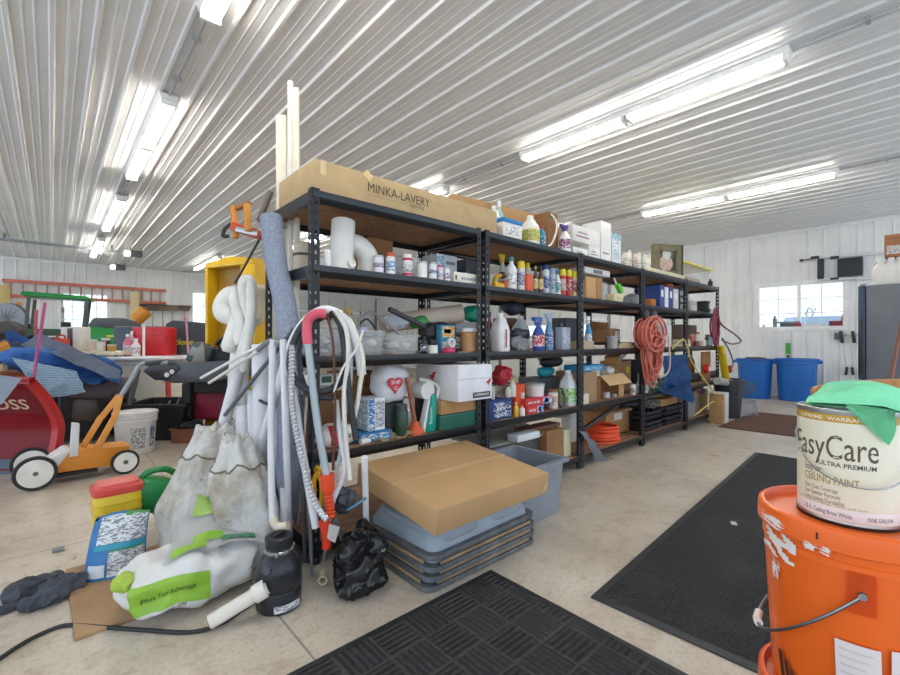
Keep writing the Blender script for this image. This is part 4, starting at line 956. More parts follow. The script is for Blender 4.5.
t = thing('tub', 'low white tub with a lid on the red and blue boxes', 'tub', (loc.x, 2.17, Z2 + .114)); r *= .95
B().lathe([(r * .92, 0), (r, .085), (r * .9, .085)]).part('body', m('e4e2de', .4), t); B().lathe([(r * 1.04, .086), (r * 1.04, .10), (r * .8, .104)]).part('lid', m('b9bab6', .4), t)
boxat('box', 'plain box carrying the white tub behind the red and blue boxes', 'box', 530, 548, 400, 2.18, Z2, .12, '86705c', h=.112)
bottle('jar', 'jar', 'white jar with a brown lid beside the red and blue boxes', 'jar', (548, 558), 389, 2.11, Z2, ('ddd6cb', '8e5f3e', 'c59a72'))
bag('bag', 'teal packet under the black bag at the back of the second unit', 'packet', (yp(547, 377, 2.4).x, 2.42, Z2 + .27), (.10, .06, .045), '1f9fae', 10, .02, 14)
bag('bag', 'black bag on the teal packet at the back of the second unit', 'bag', (yp(553, 366, 2.42).x, 2.44, Z2 + .36), (.15, .07, .05), '2c2d31', 11, .02, 12)
boxat('box', 'dark grey box under the teal packet at the back of the second unit', 'box', 536, 567, 392, 2.36, Z2, .2, '4f5154', h=.22)
t = bottle('jug', 'jug', 'clear vinegar jug with a green label on the lower shelf', 'jug', (560, 576), 370, 2.12, Z2, ('d5dadd', 'e8eaea', '7fbf4a'))
B().tube(coilpts((yp(559, 400, 2.1).x, 2.08, Z2 + .085), (1, 0, 0), (0, .15, 1), .05, .075, 3, .12, 2), .007, 8).solo('cable', 'dark cable coil leaning on the clear vinegar jug', 'cable', m('4a4e44', .5))
# third unit
x0 = yp(584, 385, 2.08).x; x1 = yp(599, 385, 2.08).x
boxat('cardboard_box', 'brown box at the near end of the third unit lower shelf', 'box', 584, 597, 372, 2.10, Z2, .3, 'a3835f')
t = boxat('box', 'blue printed pack lying on the brown box of the third unit', 'box', 583, 604, 363, 2.12, yp(590, 372, 2.10).z + .003, .2, '2f93c4', [('f', .1, .9, .2, .7, '9cd0e4')], h=.055)
boxat('box', 'small cream box in front of the brown box in the third unit', 'box', 582.5, 589, 394, 2.05, Z2, .04, 'd8d0b8')
x0, x1 = yp(600, 400, 2.09).x, yp(624, 400, 2.09).x
t = thing('cardboard_box', 'open brown box with its flap folded out in the third unit', 'box', ((x0 + x1) / 2, 2.19, Z2 + .001)); w, h = x1 - x0, .20
b = B(); b.b2(-w / 2, w / 2, -.1, .1, 0, .004)
for q in ((-w / 2, w / 2, .096, .1), (-w / 2, -w / 2 + .004, -.1, .096), (w / 2 - .004, w / 2, -.1, .096)): b.b2(*q, .004, h)
b.b2(w / 2 - .11, w / 2 - .004, -.1, -.096, .004, h * .65); b.part('body', CARD(), t)
B().box((.02, -.13, h - .015), (w * .95, .13, .004), (.75, 0, 0)).part('flap', m('d1ac7a', .8), t)
bottle('jar', 'jar', 'glass jar inside the open brown box of the third unit', 'jar', (603, 610), 392, 2.13, Z2 + .005, ('c3c7c4', 'dcdcd8', 'e9e9e4'))
bottle('jar', 'jar', 'second small jar inside the open brown box', 'jar', (611, 617), 394, 2.13, Z2 + .005, ('b7babb', 'cfcfcb', None))
bag('paper', 'white crumpled paper sticking out of the open brown box', 'paper', (yp(608, 374, 2.24).x, 2.24, Z2 + .245), (.07, .05, .045), 'dad8d2', 9, .03, 18)
boxat('cardboard_box', 'tall brown box with a yellow label behind the open box flap', 'box', 617, 631, 366, 2.30, Z2, .2, 'a98457', [('f', .6, .9, .6, .8, 'd9c23a')], h=.33)
x = yp(623, 362, 2.24).x
t = thing('cardboard_box', 'tilted brown box with a pale printed label on top of the tall box', 'box', (x, 2.32, Z2 + .335), .15)
B().box((0, 0, .06), (.28, .15, .07), (0, -.33, 0), .003).part('body', CARD(), t); B().box((-.03, -.076, .052), (.17, .002, .06), (0, -.33, 0)).part('label', pm('dfe4ea'), t)
for k, (a, c_, y, col, lb) in enumerate(((630, 636, 384, 'd2d3c9', 'pale jar left of the white jars on the third unit'), (636.5, 642, 382, 'e1e2dc', 'white jar beside the fourth post'), (642, 648, 381, 'cfd6d4', 'pale blue white jar beside the fourth post'))):
    bottle('jar', 'jar', lb, 'jar', (a, c_), y, 2.08 + .03 * (k % 2), Z2, (col, 'd9d5c4', 'bfc3b4'))
boxat('box', 'narrow pale box beside the green jar of the fourth unit', 'box', 646.5, 650, 374, 2.13, Z2, .1, 'c9ced0')
bottle('jar', 'jar', 'green jar with a white lid at the front of the fourth unit', 'jar', (651, 660), 375, 2.08, Z2, ('2f8a68', 'cfd6cf', '57a88a'))
boxat('box', 'black equipment case at the back of the third unit', 'case', 630, 641, 360, 2.42, Z2, .2, '2b2d31')

# ================================================================ BOTTOM SHELF
boxat('board', 'wide grey board lying over the bottom shelf of the second unit', 'board', 489, 545, 436, 2.12, Z1 + .22, .4, '9a978d', h=.02)
boxat('box', 'big dark box under the grey board on the bottom shelf', 'box', 492, 542, 440, 2.16, Z1, .35, '5b5853', h=.215)
boxat('cardboard_box', 'brown box at the far end of the bottom shelf of the second unit', 'box', 547, 563, 432, 2.08, Z1, .25, CARDD(), h=.26)
boxat('box', 'white flat box on the bottom shelf behind the grey tote', 'box', 518, 540, 436, 2.04, Z1 + .243, .10, 'd8dadb', h=.05)
boxat('box', 'cream box end beside the third post on the bottom shelf', 'box', 564, 571, 438, 2.10, Z1, .2, 'd6cfae', h=.23)
b = B(); x = yp(520, 428, 2.3).x
b.sheet([(x - .16, 2.2, Z1 + .275), (x + .1, 2.2, Z1 + .265), (x + .12, 2.45, Z1 + .31), (x - .12, 2.45, Z1 + .33)], 12, 12, .03, 9, 5, .002); b.solo('paper', 'loose white papers on the grey board of the second unit', 'paper', pm('dfe2e6'))
boxat('plank', 'dark brown plank lying over the brown box of the second unit', 'plank', 526, 560, 430, 2.13, Z1 + .265, .12, '6d4836', h=.028)
bag('cloth', 'grey blue cloth heaped on the bottom shelf of the second unit', 'cloth', (yp(560, 424, 2.35).x, 2.36, Z1 + .33), (.16, .1, .05), '9aa3ab', 5, .03, 12)
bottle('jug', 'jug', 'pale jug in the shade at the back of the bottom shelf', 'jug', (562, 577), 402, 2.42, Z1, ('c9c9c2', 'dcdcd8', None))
t = thing('cord_coil', 'bright orange extension cord coiled on the bottom shelf', 'cord', (yp(607, 443, 2.16).x, 2.21, Z1))
b = B()
for k in range(9): b.tube(coilpts((0, 0, .012 + .018 * k), (1, 0, 0), (0, 1, 0), .20 - .012 * (k % 3) - .006 * k, .145, 1, .06, k), .011, 8, 0, True)
b.part('loops', m('f0532a', .45), t)
boxat('cardboard_box', 'brown box behind the orange cord coil on the bottom shelf', 'box', 606, 632, 416, 2.26, Z1, .28, 'a4794b', [('f', .3, .6, .6, .9, 'd9cfc9')], h=.24)
bag('cloth', 'black cloth draped over the box on the bottom shelf of the third unit', 'cloth', (yp(628, 413, 2.36).x, 2.36, Z1 + .27), (.24, .12, .035), '3b3d42', 3, .03, 10)
B().beam(yp(581, 431, 2.055), yp(618, 405, 2.075), .03, .03, .003).solo('bar', 'black steel bar leaning diagonally in the third unit', 'bar', m('1f2124', .4))
b = B(); b.sheet([yp(580, 431, 2.0), yp(586, 432, 2.01), zp(610, 461, .02), zp(597, 462, .02)], 16, 10, .03, 12, 7, .012); b.solo('cloth', 'grey cloth spilling from the third unit onto the floor', 'cloth', m('9fa3a8', .9, bump=.5))
for k in range(4):
    for s_ in (0, 1):
        x0 = yp(646 + 20 * s_, 430, 2.06).x + .02; x1 = yp(664.5 + 19.5 * s_, 430, 2.06).x - .01
        openbin('tray', ('lowest', 'second', 'third', 'topmost')[k] + ' black tray in the ' + ('near', 'far') [s_] + ' stack at the bottom of the fourth unit', 'tray', 0, 0, 0, 0, 0, .42, '2b2d30', h=.052, loc=((x0 + x1) / 2, 2.28 - .012 * (k % 2), Z1 + .001 + .056 * k), wh=x1 - x0, group='black trays stacked in the fourth unit')
boxat('cardboard_box', 'low tan box on the black trays of the fourth unit', 'box', 661, 677, 405, 2.10, Z1 + .228, .16, 'b98a58', h=.08)
bag('bag', 'dark red and grey bundle on the black trays of the fourth unit', 'bag', (yp(672, 397, 2.3).x, 2.3, Z1 + .29), (.17, .1, .06), '5f4a4a', 8, .03, 11)
bag('bag', 'grey tangle of fittings on the near stack of black trays', 'fittings', (yp(652, 408, 2.16).x, 2.17, Z1 + .27), (.12, .07, .045), '6e6a66', 13, .05, 22)
openbin('bin', 'grey plastic bin on the bottom shelf of the last unit', 'bin', 687, 697, 407, 2.10, Z1, .3, '8e9396', h=.24)
boxat('cardboard_box', 'brown carton at the bottom of the last unit', 'box', 699, 712, 398, 2.16, Z1, .3, '96805f', h=.30)
bag('bag', 'purple and grey cord bundle above the grey bin of the last unit', 'bundle', (yp(697, 396, 2.2).x, 2.22, Z1 + .30), (.13, .1, .05), '6a4652', 14, .05, 16)
B().cyl((yp(690, 381, 2.16).x, 2.2, Z2 + .055), (yp(719, 381, 2.16).x - .04, 2.2, Z2 + .055), .055, seg=20).solo('roll', 'black roll lying on the lower shelf of the last unit', 'roll', m('26282b', .6))
B().cyl((6.15, 2.45, Z2 + .045), (6.75, 2.45, Z2 + .045), .045, seg=18).solo('roll', 'dark green roll behind the black roll of the last unit', 'roll', m('234a36', .6))
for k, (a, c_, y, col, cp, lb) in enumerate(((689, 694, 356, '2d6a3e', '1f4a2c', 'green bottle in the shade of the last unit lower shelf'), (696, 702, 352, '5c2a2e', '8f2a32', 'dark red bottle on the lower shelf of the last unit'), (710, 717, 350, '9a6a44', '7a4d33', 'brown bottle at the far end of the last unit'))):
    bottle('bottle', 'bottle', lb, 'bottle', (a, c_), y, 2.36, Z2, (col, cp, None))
t = thing('tape_gun', 'red packing tape reel with white print on the last unit', 'tape reel', (yp(705, 372, 2.1).x, 2.1, Z2 + .115))
B().lathe([(.06, 0), (.06, .05), (.02, .052)], (0, 0, .06), axis='y').part('reel', m('d0302c', .4), t); B().lathe([(.03, 0), (.03, .004)], (0, -.055, .06), axis='y').part('label', m('efe6e2', .5), t)
B().box((.02, 0, .0), (.04, .04, .02)).part('foot', m('7a1f20', .4), t)

# ---------------------------------------------------------------- things hung on the shelving
OC = m('cf6f5c', .5)
t = thing('cord_hank', 'orange extension cord hank hanging from the fourth post', 'cord', yp(651, 322, 1.985))
b = B().tube(coilpts(yp(652, 352, 1.965), (1, 0, 0), (0, 0, 1), .135, .275, 15, .38, 7), .0095, 8, 0); b.part('loops', OC, t, world=True)
b = B().tube(coilpts(yp(650, 334, 1.94), (1, 0, 0), (0, 0, 1), .17, .12, 11, .5, 11), .0095, 8, 0); b.part('wrapped_turns', OC, t, world=True)
b = B().tube([yp(668, 335, 1.95), yp(670, 360, 1.94), yp(668, 372, 1.95), yp(661, 377, 1.96), yp(657, 372, 1.97)], .009, 8, 6); b.part('loose_end', m('dcb9ae', .5), t, world=True)
t = thing('double_hook', 'dark double disc hook above the hanging orange cord', 'hook', yp(649, 320, 2.0))
for px in (645.5, 653.5): B().lathe([(.06, 0), (.06, .02), (.04, .024)], yp(px, 316, 2.0), axis='y').part('disc', m('3f4146', .5), t, world=True)
B().beam(yp(644, 322, 2.01), yp(655, 322, 2.01), .02, .02).part('arm', m('3f4146', .5), t, world=True)
BLUEB = m('2f5f95', .5, var=.12, bump=.3, bscale=14)
b = B(); b.sheet([yp(660, 391, 1.98), yp(694, 401, 1.90), yp(686, 354, 1.97), yp(664, 356, 2.0)], 18, 18, .05, 5, 2, .02); b.sheet([yp(661, 392, 1.975), yp(693, 403, 1.89), yp(692, 385, 1.86), yp(676, 386, 1.90)], 10, 10, .03, 6, 4, .02)
b.solo('blue_tarp', 'blue plastic tarp bag hanging over the edge of the fourth unit shelf', 'tarp', BLUEB)
b = B().tube([yp(672, 349, 2.01), yp(683, 339, 2.0), yp(688, 349, 1.98), yp(691, 360, 1.97), yp(697, 370, 1.97), yp(717, 397, 1.95), yp(710, 403, 1.96), yp(694, 416, 1.99)], .0085, 8, 3); b.solo('rod', 'thin yellow tent pole bent across the last unit', 'pole', m('d3c070', .5))
RP = m('8a3f52', .6)
t = thing('rope_hank', 'dark red rope hank hanging from the last post', 'rope', yp(714, 312, 1.99))
b = B().tube(coilpts(yp(715, 327, 1.97), (1, 0, 0), (0, 0, 1), .09, .20, 9, .35, 3), .012, 8, 0); b.part('loops', RP, t, world=True)
b = B().tube([yp(714, 312, 1.98), yp(722, 325, 1.97), yp(733, 333, 1.96), yp(741, 341, 1.95), yp(732, 344, 1.96), yp(722, 340, 1.97)], .011, 8, 6); b.part('loose_loop', m('7b4a5e', .6), t, world=True)
b = B().tube([yp(722, 338, 1.97), yp(729, 350, 1.96), yp(733, 362, 1.96), yp(731, 368, 1.96), yp(725, 364, 1.97)], .010, 8, 6); b.part('loose_end', m('5d5160', .6), t, world=True)
t = thing('drain_auger', 'yellow and red hand drain auger hanging from the last post', 'auger', yp(724, 380, 2.0))
B().beam(yp(721, 346, 1.98), yp(726, 380, 2.0), .09, .05, .012).part('body', m('e2c51e', .4), t, world=True)
B().lathe([(.06, 0), (.06, .03), (.03, .034)], yp(722, 351, 1.96), axis='y').part('drum', m('d6b91c', .4), t, world=True)
B().lathe([(.055, 0), (.055, .03), (.03, .034)], yp(729, 369, 1.97), axis='y').part('red_drum', m('b3322e', .4), t, world=True)
boxat('wooden_board', 'brown board standing behind the yellow auger at the end of the last unit', 'board', 713, 720, 348, 2.12, Z2, .03, 'a5764a', h=.40)
B().cyl(yp(717, 381, 1.97), yp(731, 383, 1.95), .05, seg=18).solo('roll', 'grey white roll end under the yellow auger', 'roll', m('b7b3aa', .6))
# on the floor at the far end of the row
p = zp(727, 420, 0)
B().box((6.62, 1.92, .205), (.10, .17, .40), (0, .03, 0), .004).solo('box', 'tall white carton standing on the floor at the end of the last unit', 'box', m('dedcd8', .6))
B().box((6.50, 1.93, .195), (.07, .16, .385), (0, .02, 0), .004).solo('cardboard_box', 'narrow brown carton beside the tall white carton on the floor', 'box', CARD())
t = thing('trash_can', 'black tapered waste bin at the far end of the shelving', 'bin', (7.18, 1.98, .002))
B().lathe([(.15, 0), (.16, .0), (.21, .52), (.22, .52), (.22, .54), (.195, .54), (.145, .02)], sq=4, seg=32, sy=.8).part('body', m('36383d', .45), t)
t = thing('plastic_sheet', 'grey translucent plastic panels leaning out of the black waste bin', 'plastic sheet', (7.5, 1.72, .0))
b = B(); b.sheet([dp(741, 398, 6.5), dp(756.5, 392, 6.4), dp(757.5, 384, 6.4), dp(740, 378, 6.6)], 10, 10, .02, 4, 3, .006); b.part('sheet', m('6f7f95', .25, alpha=.7), t, world=True)
b = B(); b.sheet([zp(741, 416.5, .006), zp(759, 416, .006), dp(755, 400, 6.55), dp(741, 398, 6.55)], 10, 10, .02, 4, 5, .006); b.part('sheet', m('8f949b', .3, alpha=.5), t, world=True)
# ================================================================ NEAR LEFT: PIPES, HOSES AND SACKS AT THE SHELVING END
PIPE = m('dcdde0', .35); CREAMP = m('e0d8c2', .45)
gpp = 'white plastic pipes leaning on the shelving end'
def leanpipe(name, label, cat, a, c, r, mat, wall=None, group=None, sm=0, rib=0, mid=()):
    b = B()
    if wall: b.pipe(a, c, r, wall, 18)
    else: b.tube([a, *mid, c], r, 12 if not rib else 10, sm or (8 if mid else 0), rib=rib)
    return b.solo(name, label, cat, mat, group=group, ang=20 if rib else 40)
def foot(px, py): return zp(px, py, 0.004)
# tall cream trims reaching towards the ceiling
for (tx, ty, bx, by, w_, lb, mt) in ((281.5, 116, 284, 523, .062, 'wide cream plastic trim standing tall at the end of the shelving', 'e6dfca'), (291, 82, 290, 526, .032, 'tallest thin white trim reaching towards the ceiling', 'e4e2d8'), (296.5, 89, 298, 529, .034, 'thin cream trim beside the tallest white trim', 'e3dcc8')):
    f = foot(bx, by); d0 = depth(f); tp = dp(tx, ty, d0 + .06)
    b = B(); n = 10
    up = (tp - f).normalized(); x = RT.copy(); y = up.cross(x).normalized()
    prof = [(-w_ / 2, 0), (-w_ / 2, -.012), (-w_ * .2, -.018), (w_ * .2, -.018), (w_ / 2, -.012), (w_ / 2, 0)]
    b.rings([[q + x * u - y * v * -1 for u, v in prof] for q in (f, tp)])
    b.solo('trim_strip', lb, 'trim', m(mt, .45))
# foam pipe insulation
p0 = dp(271, 217, 2.36); p1 = dp(289, 335, 2.22); p2 = dp(288, 470, 2.12); p3 = foot(286, 528)
b = B().tube([p0, dp(276, 262, 2.32), p1, p2, p3], lambda f: .057 - .004 * f, 20, 6)
b.solo('foam_tube', 'thick grey foam pipe wrap standing against the shelving end', 'foam tube', m('8f97a8', .95, var=.22, scale=90, bump=.6, bscale=160))
# PVC pipes
PP = [((252, 318), 2.62, (212, 470), 2.55, .034, 'fat white pipe slanting down to the left over the sacks'),
      ((262, 345), 2.40, (262, 512), 2.30, .052, 'widest white pipe, upright under the grey foam wrap'),
      ((243, 405), 2.45, (245, 505), 2.42, .040, 'short fat white pipe standing behind the right sack'),
      ((252, 390), 2.40, (256, 520), 2.36, .028, 'white pipe between the short fat pipe and the widest pipe'),
      ((276, 345), 2.30, (277, 520), 2.24, .038, 'white pipe standing right of the widest pipe')]
PP += [((247, 330), 2.66, (238, 480), 2.62, .024, 'white pipe behind the slanting fat pipe'), ((285, 350), 2.18, (284, 540), 2.10, .021, 'slim white pipe standing between the elbow pipe and the foam wrap'),
       ((268, 352), 2.5, (262, 500), 2.48, .030, 'white pipe at the back of the upright pipe bundle'), ((232, 420), 2.62, (252, 520), 2.5, .018, 'thin white pipe crossing behind the two sacks')]
for (a, da, c, dc, r, lb) in PP:
    A = dp(*a, da); C_ = dp(*c, dc); k = A + (C_ - A) * (A.z / max(.05, A.z - C_.z)); k.z = .004
    leanpipe('plastic_pipe', lb, 'pipe', A, k, r, PIPE, .004)
b = B(); b.tube([dp(259, 400, 2.33), dp(268, 404, 2.24), dp(285, 405, 2.20), dp(292, 402, 2.25)], .008, 8, 5); b.solo('strap', 'black strap tied around the bundle of upright white pipes', 'strap', m('2c2f33', .6))
leanpipe('plastic_pipe', 'long white pipe standing in front of the grey foam wrap, ending in an elbow', 'pipe', dp(273, 340, 2.12), dp(276, 526, 1.98), .016, PIPE, mid=(dp(271, 430, 2.06), dp(272, 500, 2.0), dp(273, 520, 1.98)), sm=6)
leanpipe('pipe_elbow', 'cream pipe elbow at the foot of the long white pipe', 'pipe elbow', dp(273, 518, 1.975), dp(288, 525, 1.96), .019, CREAMP, mid=(dp(275, 524, 1.97), dp(279, 527, 1.965)), sm=5)
leanpipe('plastic_pipe', 'straight white pipe standing behind the black canister', 'pipe', dp(283, 340, 2.06), zp(290, 556, .005), .016, PIPE, mid=(dp(286, 430, 2.0),))
leanpipe('plastic_pipe', 'white pipe leaning from the hose hook down to the orange nozzle', 'pipe', dp(291, 352, 2.06), dp(316, 528, 1.93), .017, PIPE, mid=(dp(299, 430, 2.0),))
leanpipe('conduit', 'silver ribbed flexible conduit hanging beside the white pipes', 'conduit', dp(292, 345, 1.96), dp(327, 520, 1.84), .0145, m('c6c9cc', .3, .4), rib=.017, mid=(dp(292, 400, 1.94), dp(299, 445, 1.91), dp(308, 482, 1.88), dp(318, 508, 1.86)), sm=8)
for (a, c, r, lb, col) in (((304, 372), (291, 540), .006, 'thin white rod crossing behind the ribbed conduit', 'dedbd2'), ((308, 380), (297, 538), .006, 'second thin white rod crossing behind the ribbed conduit', 'd8d6cf'), ((301, 395), (305, 562), .011, 'dark grey rod standing beside the first shelving post', '4b4e53'), ((308, 470), (312, 576), .008, 'thin steel rod with a black foot beside the first post', '777b80')):
    A = dp(*a, 2.02); k = zp(c[0], c[1], .004); leanpipe('rod', lb, 'rod', A, k, r, m(col, .4))
leanpipe('rod', 'thin white rod with a bent end hanging by the first post', 'rod', dp(306, 375, 1.98), dp(315, 407, 1.97), .009, m('e6e4dd', .4), mid=(dp(311, 392, 1.975),))
# long thin rods pointing left
for (a, c, da, dc, r, col, lb) in (((201, 378), (264, 343), 2.6, 2.3, .008, 'e3e3e0', 'thin white rod pointing left across the dark cowling, upper of the two'), ((209, 383), (262, 349), 2.6, 2.3, .008, 'd9d9d6', 'thin white rod pointing left across the dark cowling, lower of the two'), ((225, 415), (293, 330), 2.45, 2.1, .011, '5d6168', 'dark grey rod slanting across the white pipes')):
    leanpipe('rod', lb, 'rod', dp(*a, da), dp(*c, dc), r, m(col, .4))
b = B(); b.tube([dp(258, 350, 2.2), dp(270, 341, 2.15), dp(280, 345, 2.1)], .014, 8, 5); b.solo('clamp', 'grey strap clamp holding the rods to the pipe bundle', 'clamp', m('8d8f90', .4, .5))
# hook with hoses (hung over the middle shelf end)
HD = 2.0
t = thing('hook', 'brown iron clamp hook on the first post, carrying the hoses', 'hook', dp(332, 318, HD))
B().beam(dp(330, 308, HD), dp(327, 320, HD), .03, .03, .004).part('clamp_body', m('75624d', .6, .4), t, world=True)
B().tube([dp(331, 311, HD), dp(343, 313, HD), dp(349, 311, HD)], .009, 10, 4).part('screw', m('8a7347', .5, .5), t, world=True)
B().cyl(dp(348, 308, HD), dp(350, 315, HD), .016).part('knob', m('8a7347', .5, .5), t, world=True)
B().beam(dp(327, 313, HD + .01), dp(312, 318, 2.10), .02, .02, .003).part('arm', m('4f463b', .6, .4), t, world=True)
HO = [
 ('hose', 'grey white hose arching over the hook and down the pipe bundle', 'dfe0e2', .021, [(259, 450, 2.22), (276, 395, 2.12), (290, 348, 2.06), (305, 322, 2.02), (325, 310, 1.99), (345, 320, 2.0), (357, 345, 2.0), (362, 375, 2.0)]),
 ('hose', 'black hose looping left from the hook and round under the shelf', '2a2e35', .0165, [(324, 315, 1.98), (306, 322, 1.98), (294, 342, 1.97), (290, 365, 1.97), (297, 382, 1.97), (312, 391, 1.96), (329, 390, 1.97), (342, 380, 2.0), (348, 372, 2.02)]),
 ('hose', 'second black hose inside the larger black loop', '33373e', .013, [(322, 318, 2.0), (308, 326, 2.02), (299, 350, 2.02), (305, 390, 2.02), (318, 397, 2.0), (338, 398, 2.02)]),
 ('hose', 'black flat hose hanging right of the hook to the lower shelf', '24272c', .0135, [(331, 312, 1.98), (340, 325, 1.97), (345, 355, 1.96), (349, 390, 1.95), (353, 420, 1.95), (356, 440, 1.95)]),
 ('cable', 'pale blue ribbed hose hanging just right of the hook', 'b9c1c6', .011, [(334, 312, 1.99), (344, 325, 1.985), (350, 350, 1.98), (350, 385, 1.98), (344, 420, 1.97), (340, 455, 1.96), (330, 492, 1.95)]),
 ('hose', 'cream hose hanging at the right side of the hook', 'e4e0d0', .011, [(333, 309, 2.0), (348, 318, 2.0), (358, 340, 1.99), (363, 362, 1.98), (360, 385, 1.98), (357, 405, 1.98), (352, 425, 1.97)]),
 ('hose', 'second cream hose hanging straight beside the black flat hose', 'dcd8cb', .010, [(335, 311, 1.97), (346, 330, 1.96), (348, 360, 1.95), (344, 395, 1.94), (346, 440, 1.93), (350, 480, 1.92)]),
 ('hose', 'white tube hanging from the hook down towards the black bag', 'd9dcdf', .013, [(336, 400, 1.98), (341, 440, 1.96), (345, 470, 1.94), (333, 500, 1.93), (326, 530, 1.92)]),
 ('cable', 'thin white cable crossing the right-hand hoses', 'e9e7e2', .005, [(363, 330, 1.95), (357, 348, 1.94), (343, 368, 1.94), (334, 392, 1.95)]),
]
for nm, lb, col, r, pts in HO:
    b = B(); b.tube([dp(x, y, d) for x, y, d in pts], r, 12, 8, rib=.016 if 'ribbed' in lb else 0); b.solo(nm, lb, nm, m(col, .45), ang=20 if 'ribbed' in lb else 40)
b = B().tube([dp(328, 318, 1.97), dp(333, 345, 1.96), dp(335, 400, 1.95), dp(333, 470, 1.95)], .0065, 8, 6); b.solo('rod', 'rusty brown iron rod hanging from the hook', 'rod', m('6b4a3c', .7, .3))
t = thing('edger_tool', 'grey tube tool with a pink curved handle and an orange lower end', 'tool', dp(328, 560, 1.9))
B().tube([dp(326, 314, 1.93), dp(316, 314, 1.92), dp(308, 321, 1.92), (dp(307, 334, 1.92)), dp(308, 344, 1.92)], .0215, 14, 8).part('handle_grip', m('d8586a', .45), t, world=True)
B().tube([dp(308, 343, 1.92), dp(317, 420, 1.91), dp(327, 478, 1.9)], .0165, 12, 5).part('shaft', m('a3adb0', .35, .3), t, world=True)
B().tube([dp(327, 474, 1.9), dp(328, 490, 1.9)], .030, 16).part('collar', m('e2481e', .4), t, world=True)
B().tube([dp(328, 489, 1.9), dp(331, 518, 1.89)], .021, 14, rib=.016).part('grip_sleeve', m('df4a22', .4), t, world=True)
B().tube([dp(324, 520, 1.89), dp(327, 535, 1.89), dp(326, 548, 1.89)], lambda f: .025 - .006 * f, 14, 4).part('lower_sleeve', m('d2381c', .4), t, world=True)
B().tube([dp(326, 547, 1.89), dp(324, 560, 1.9)], .011, 10, rib=.01).part('tip', m('4b4e52', .4, .5), t, world=True)
b = B(); b.sheet([dp(329, 524, 1.86), dp(340, 527, 1.86), dp(335, 543, 1.86), dp(327, 538, 1.86)], 5, 5, .004, 20, 1, .002); b.part('paper_tag', m('e4e4df', .6), t, world=True)
b = B().tube(coilpts(dp(318, 492, 2.12), RT, V((0, 0, 1)), .022, .10, 7, .25, 4, drift=(.02, .05, 0)), .009, 8); b.solo('cord_coil', 'yellow cord bundle hanging behind the orange tool', 'cord', m('e0a81e', .5))
# wooden bar clamp sticking out above the foam wrap
cp = dp(240, 222, 2.62)
t = thing('bar_clamp', 'orange wooden clamp with a red steel body at the top of the shelving end', 'clamp', cp)
B().beam(dp(233, 206, 2.60), dp(236, 238, 2.58), .035, .028, .004).part('wood_jaw', m('d68a36', .5), t, world=True)
B().beam(dp(247, 204, 2.52), dp(248, 231, 2.52), .042, .03, .004).part('wood_jaw', m('dc9640', .5), t, world=True)
B().beam(dp(231, 211, 2.62), dp(250, 203, 2.56), .03, .02, .003).part('bar', m('a6672a', .5), t, world=True)
B().beam(dp(232, 226, 2.57), dp(262, 236, 2.57), .05, .05, .008).part('body', m('c24a24', .4), t, world=True)
B().beam(dp(236, 229, 2.54), dp(258, 234, 2.54), .02, .03, .004).part('steel_rail', m('b9bbbc', .3, .8), t, world=True)
B().tube([dp(231, 224, 2.57), dp(225, 229, 2.57), dp(223, 236, 2.57), dp(229, 236, 2.57)], .011, 8, 4).part('crank', m('232427', .4), t, world=True)
b = B().tube([dp(259, 240, 2.55), dp(247, 262, 2.6), dp(235, 283, 2.66)], .007, 6); b.solo('strap', 'thin black strap running down from the orange clamp', 'strap', m('34363a', .6))
B().beam(dp(271, 191, 2.50), dp(259, 222, 2.55), .022, .03, .003).solo('stick', 'dark slanting wood stick behind the wide cream trim', 'stick', m('7a7064', .7))
# bunch of white foam tubes
FW_ = m('e9e8e0', .55, bump=.5, bscale=90); FY = m('e6e2c6', .55, bump=.5, bscale=90)
FT = [('bulging loop of white foam tube at the left of the foam bunch', .062, FW_, [(246, 300, 2.75), (232, 296, 2.72), (224, 306, 2.72), (226, 314, 2.7), (238, 312, 2.7)]),
      ('white foam tube hanging lowest at the left of the foam bunch', .043, FW_, [(249, 283, 2.72), (240, 312, 2.68), (232, 336, 2.66), (227, 352, 2.65)]),
      ('white foam tube rising highest in the foam bunch', .030, FW_, [(254, 330, 2.66), (246, 305, 2.64), (243, 285, 2.64), (248, 279, 2.64), (252, 290, 2.66), (248, 325, 2.7)]),
      ('yellowish foam tube at the back of the foam bunch', .050, FY, [(262, 285, 2.80), (258, 300, 2.8), (255, 325, 2.78)]),
      ('white foam tube in the middle of the foam bunch', .032, FW_, [(236, 287, 2.70), (234, 300, 2.66), (240, 322, 2.64), (238, 345, 2.62)]),
      ('long white foam tube hanging down behind the slanting pipe', .030, FW_, [(240, 310, 2.72), (236, 350, 2.7), (233, 385, 2.7), (237, 420, 2.7)]),
      ('thin white foam tube against the slanting pipe', .026, FW_, [(250, 282, 2.6), (251, 310, 2.58), (247, 345, 2.56), (243, 372, 2.55)])]
for lb, r, mt, pts in FT:
    B().tube([dp(x, y, d) for x, y, d in pts], lambda f, r=r: r * (.55 + .45 * min(1, 8 * f, 8 * (1 - f))), 14, 8).solo('foam_tube', lb, 'foam tube', mt)
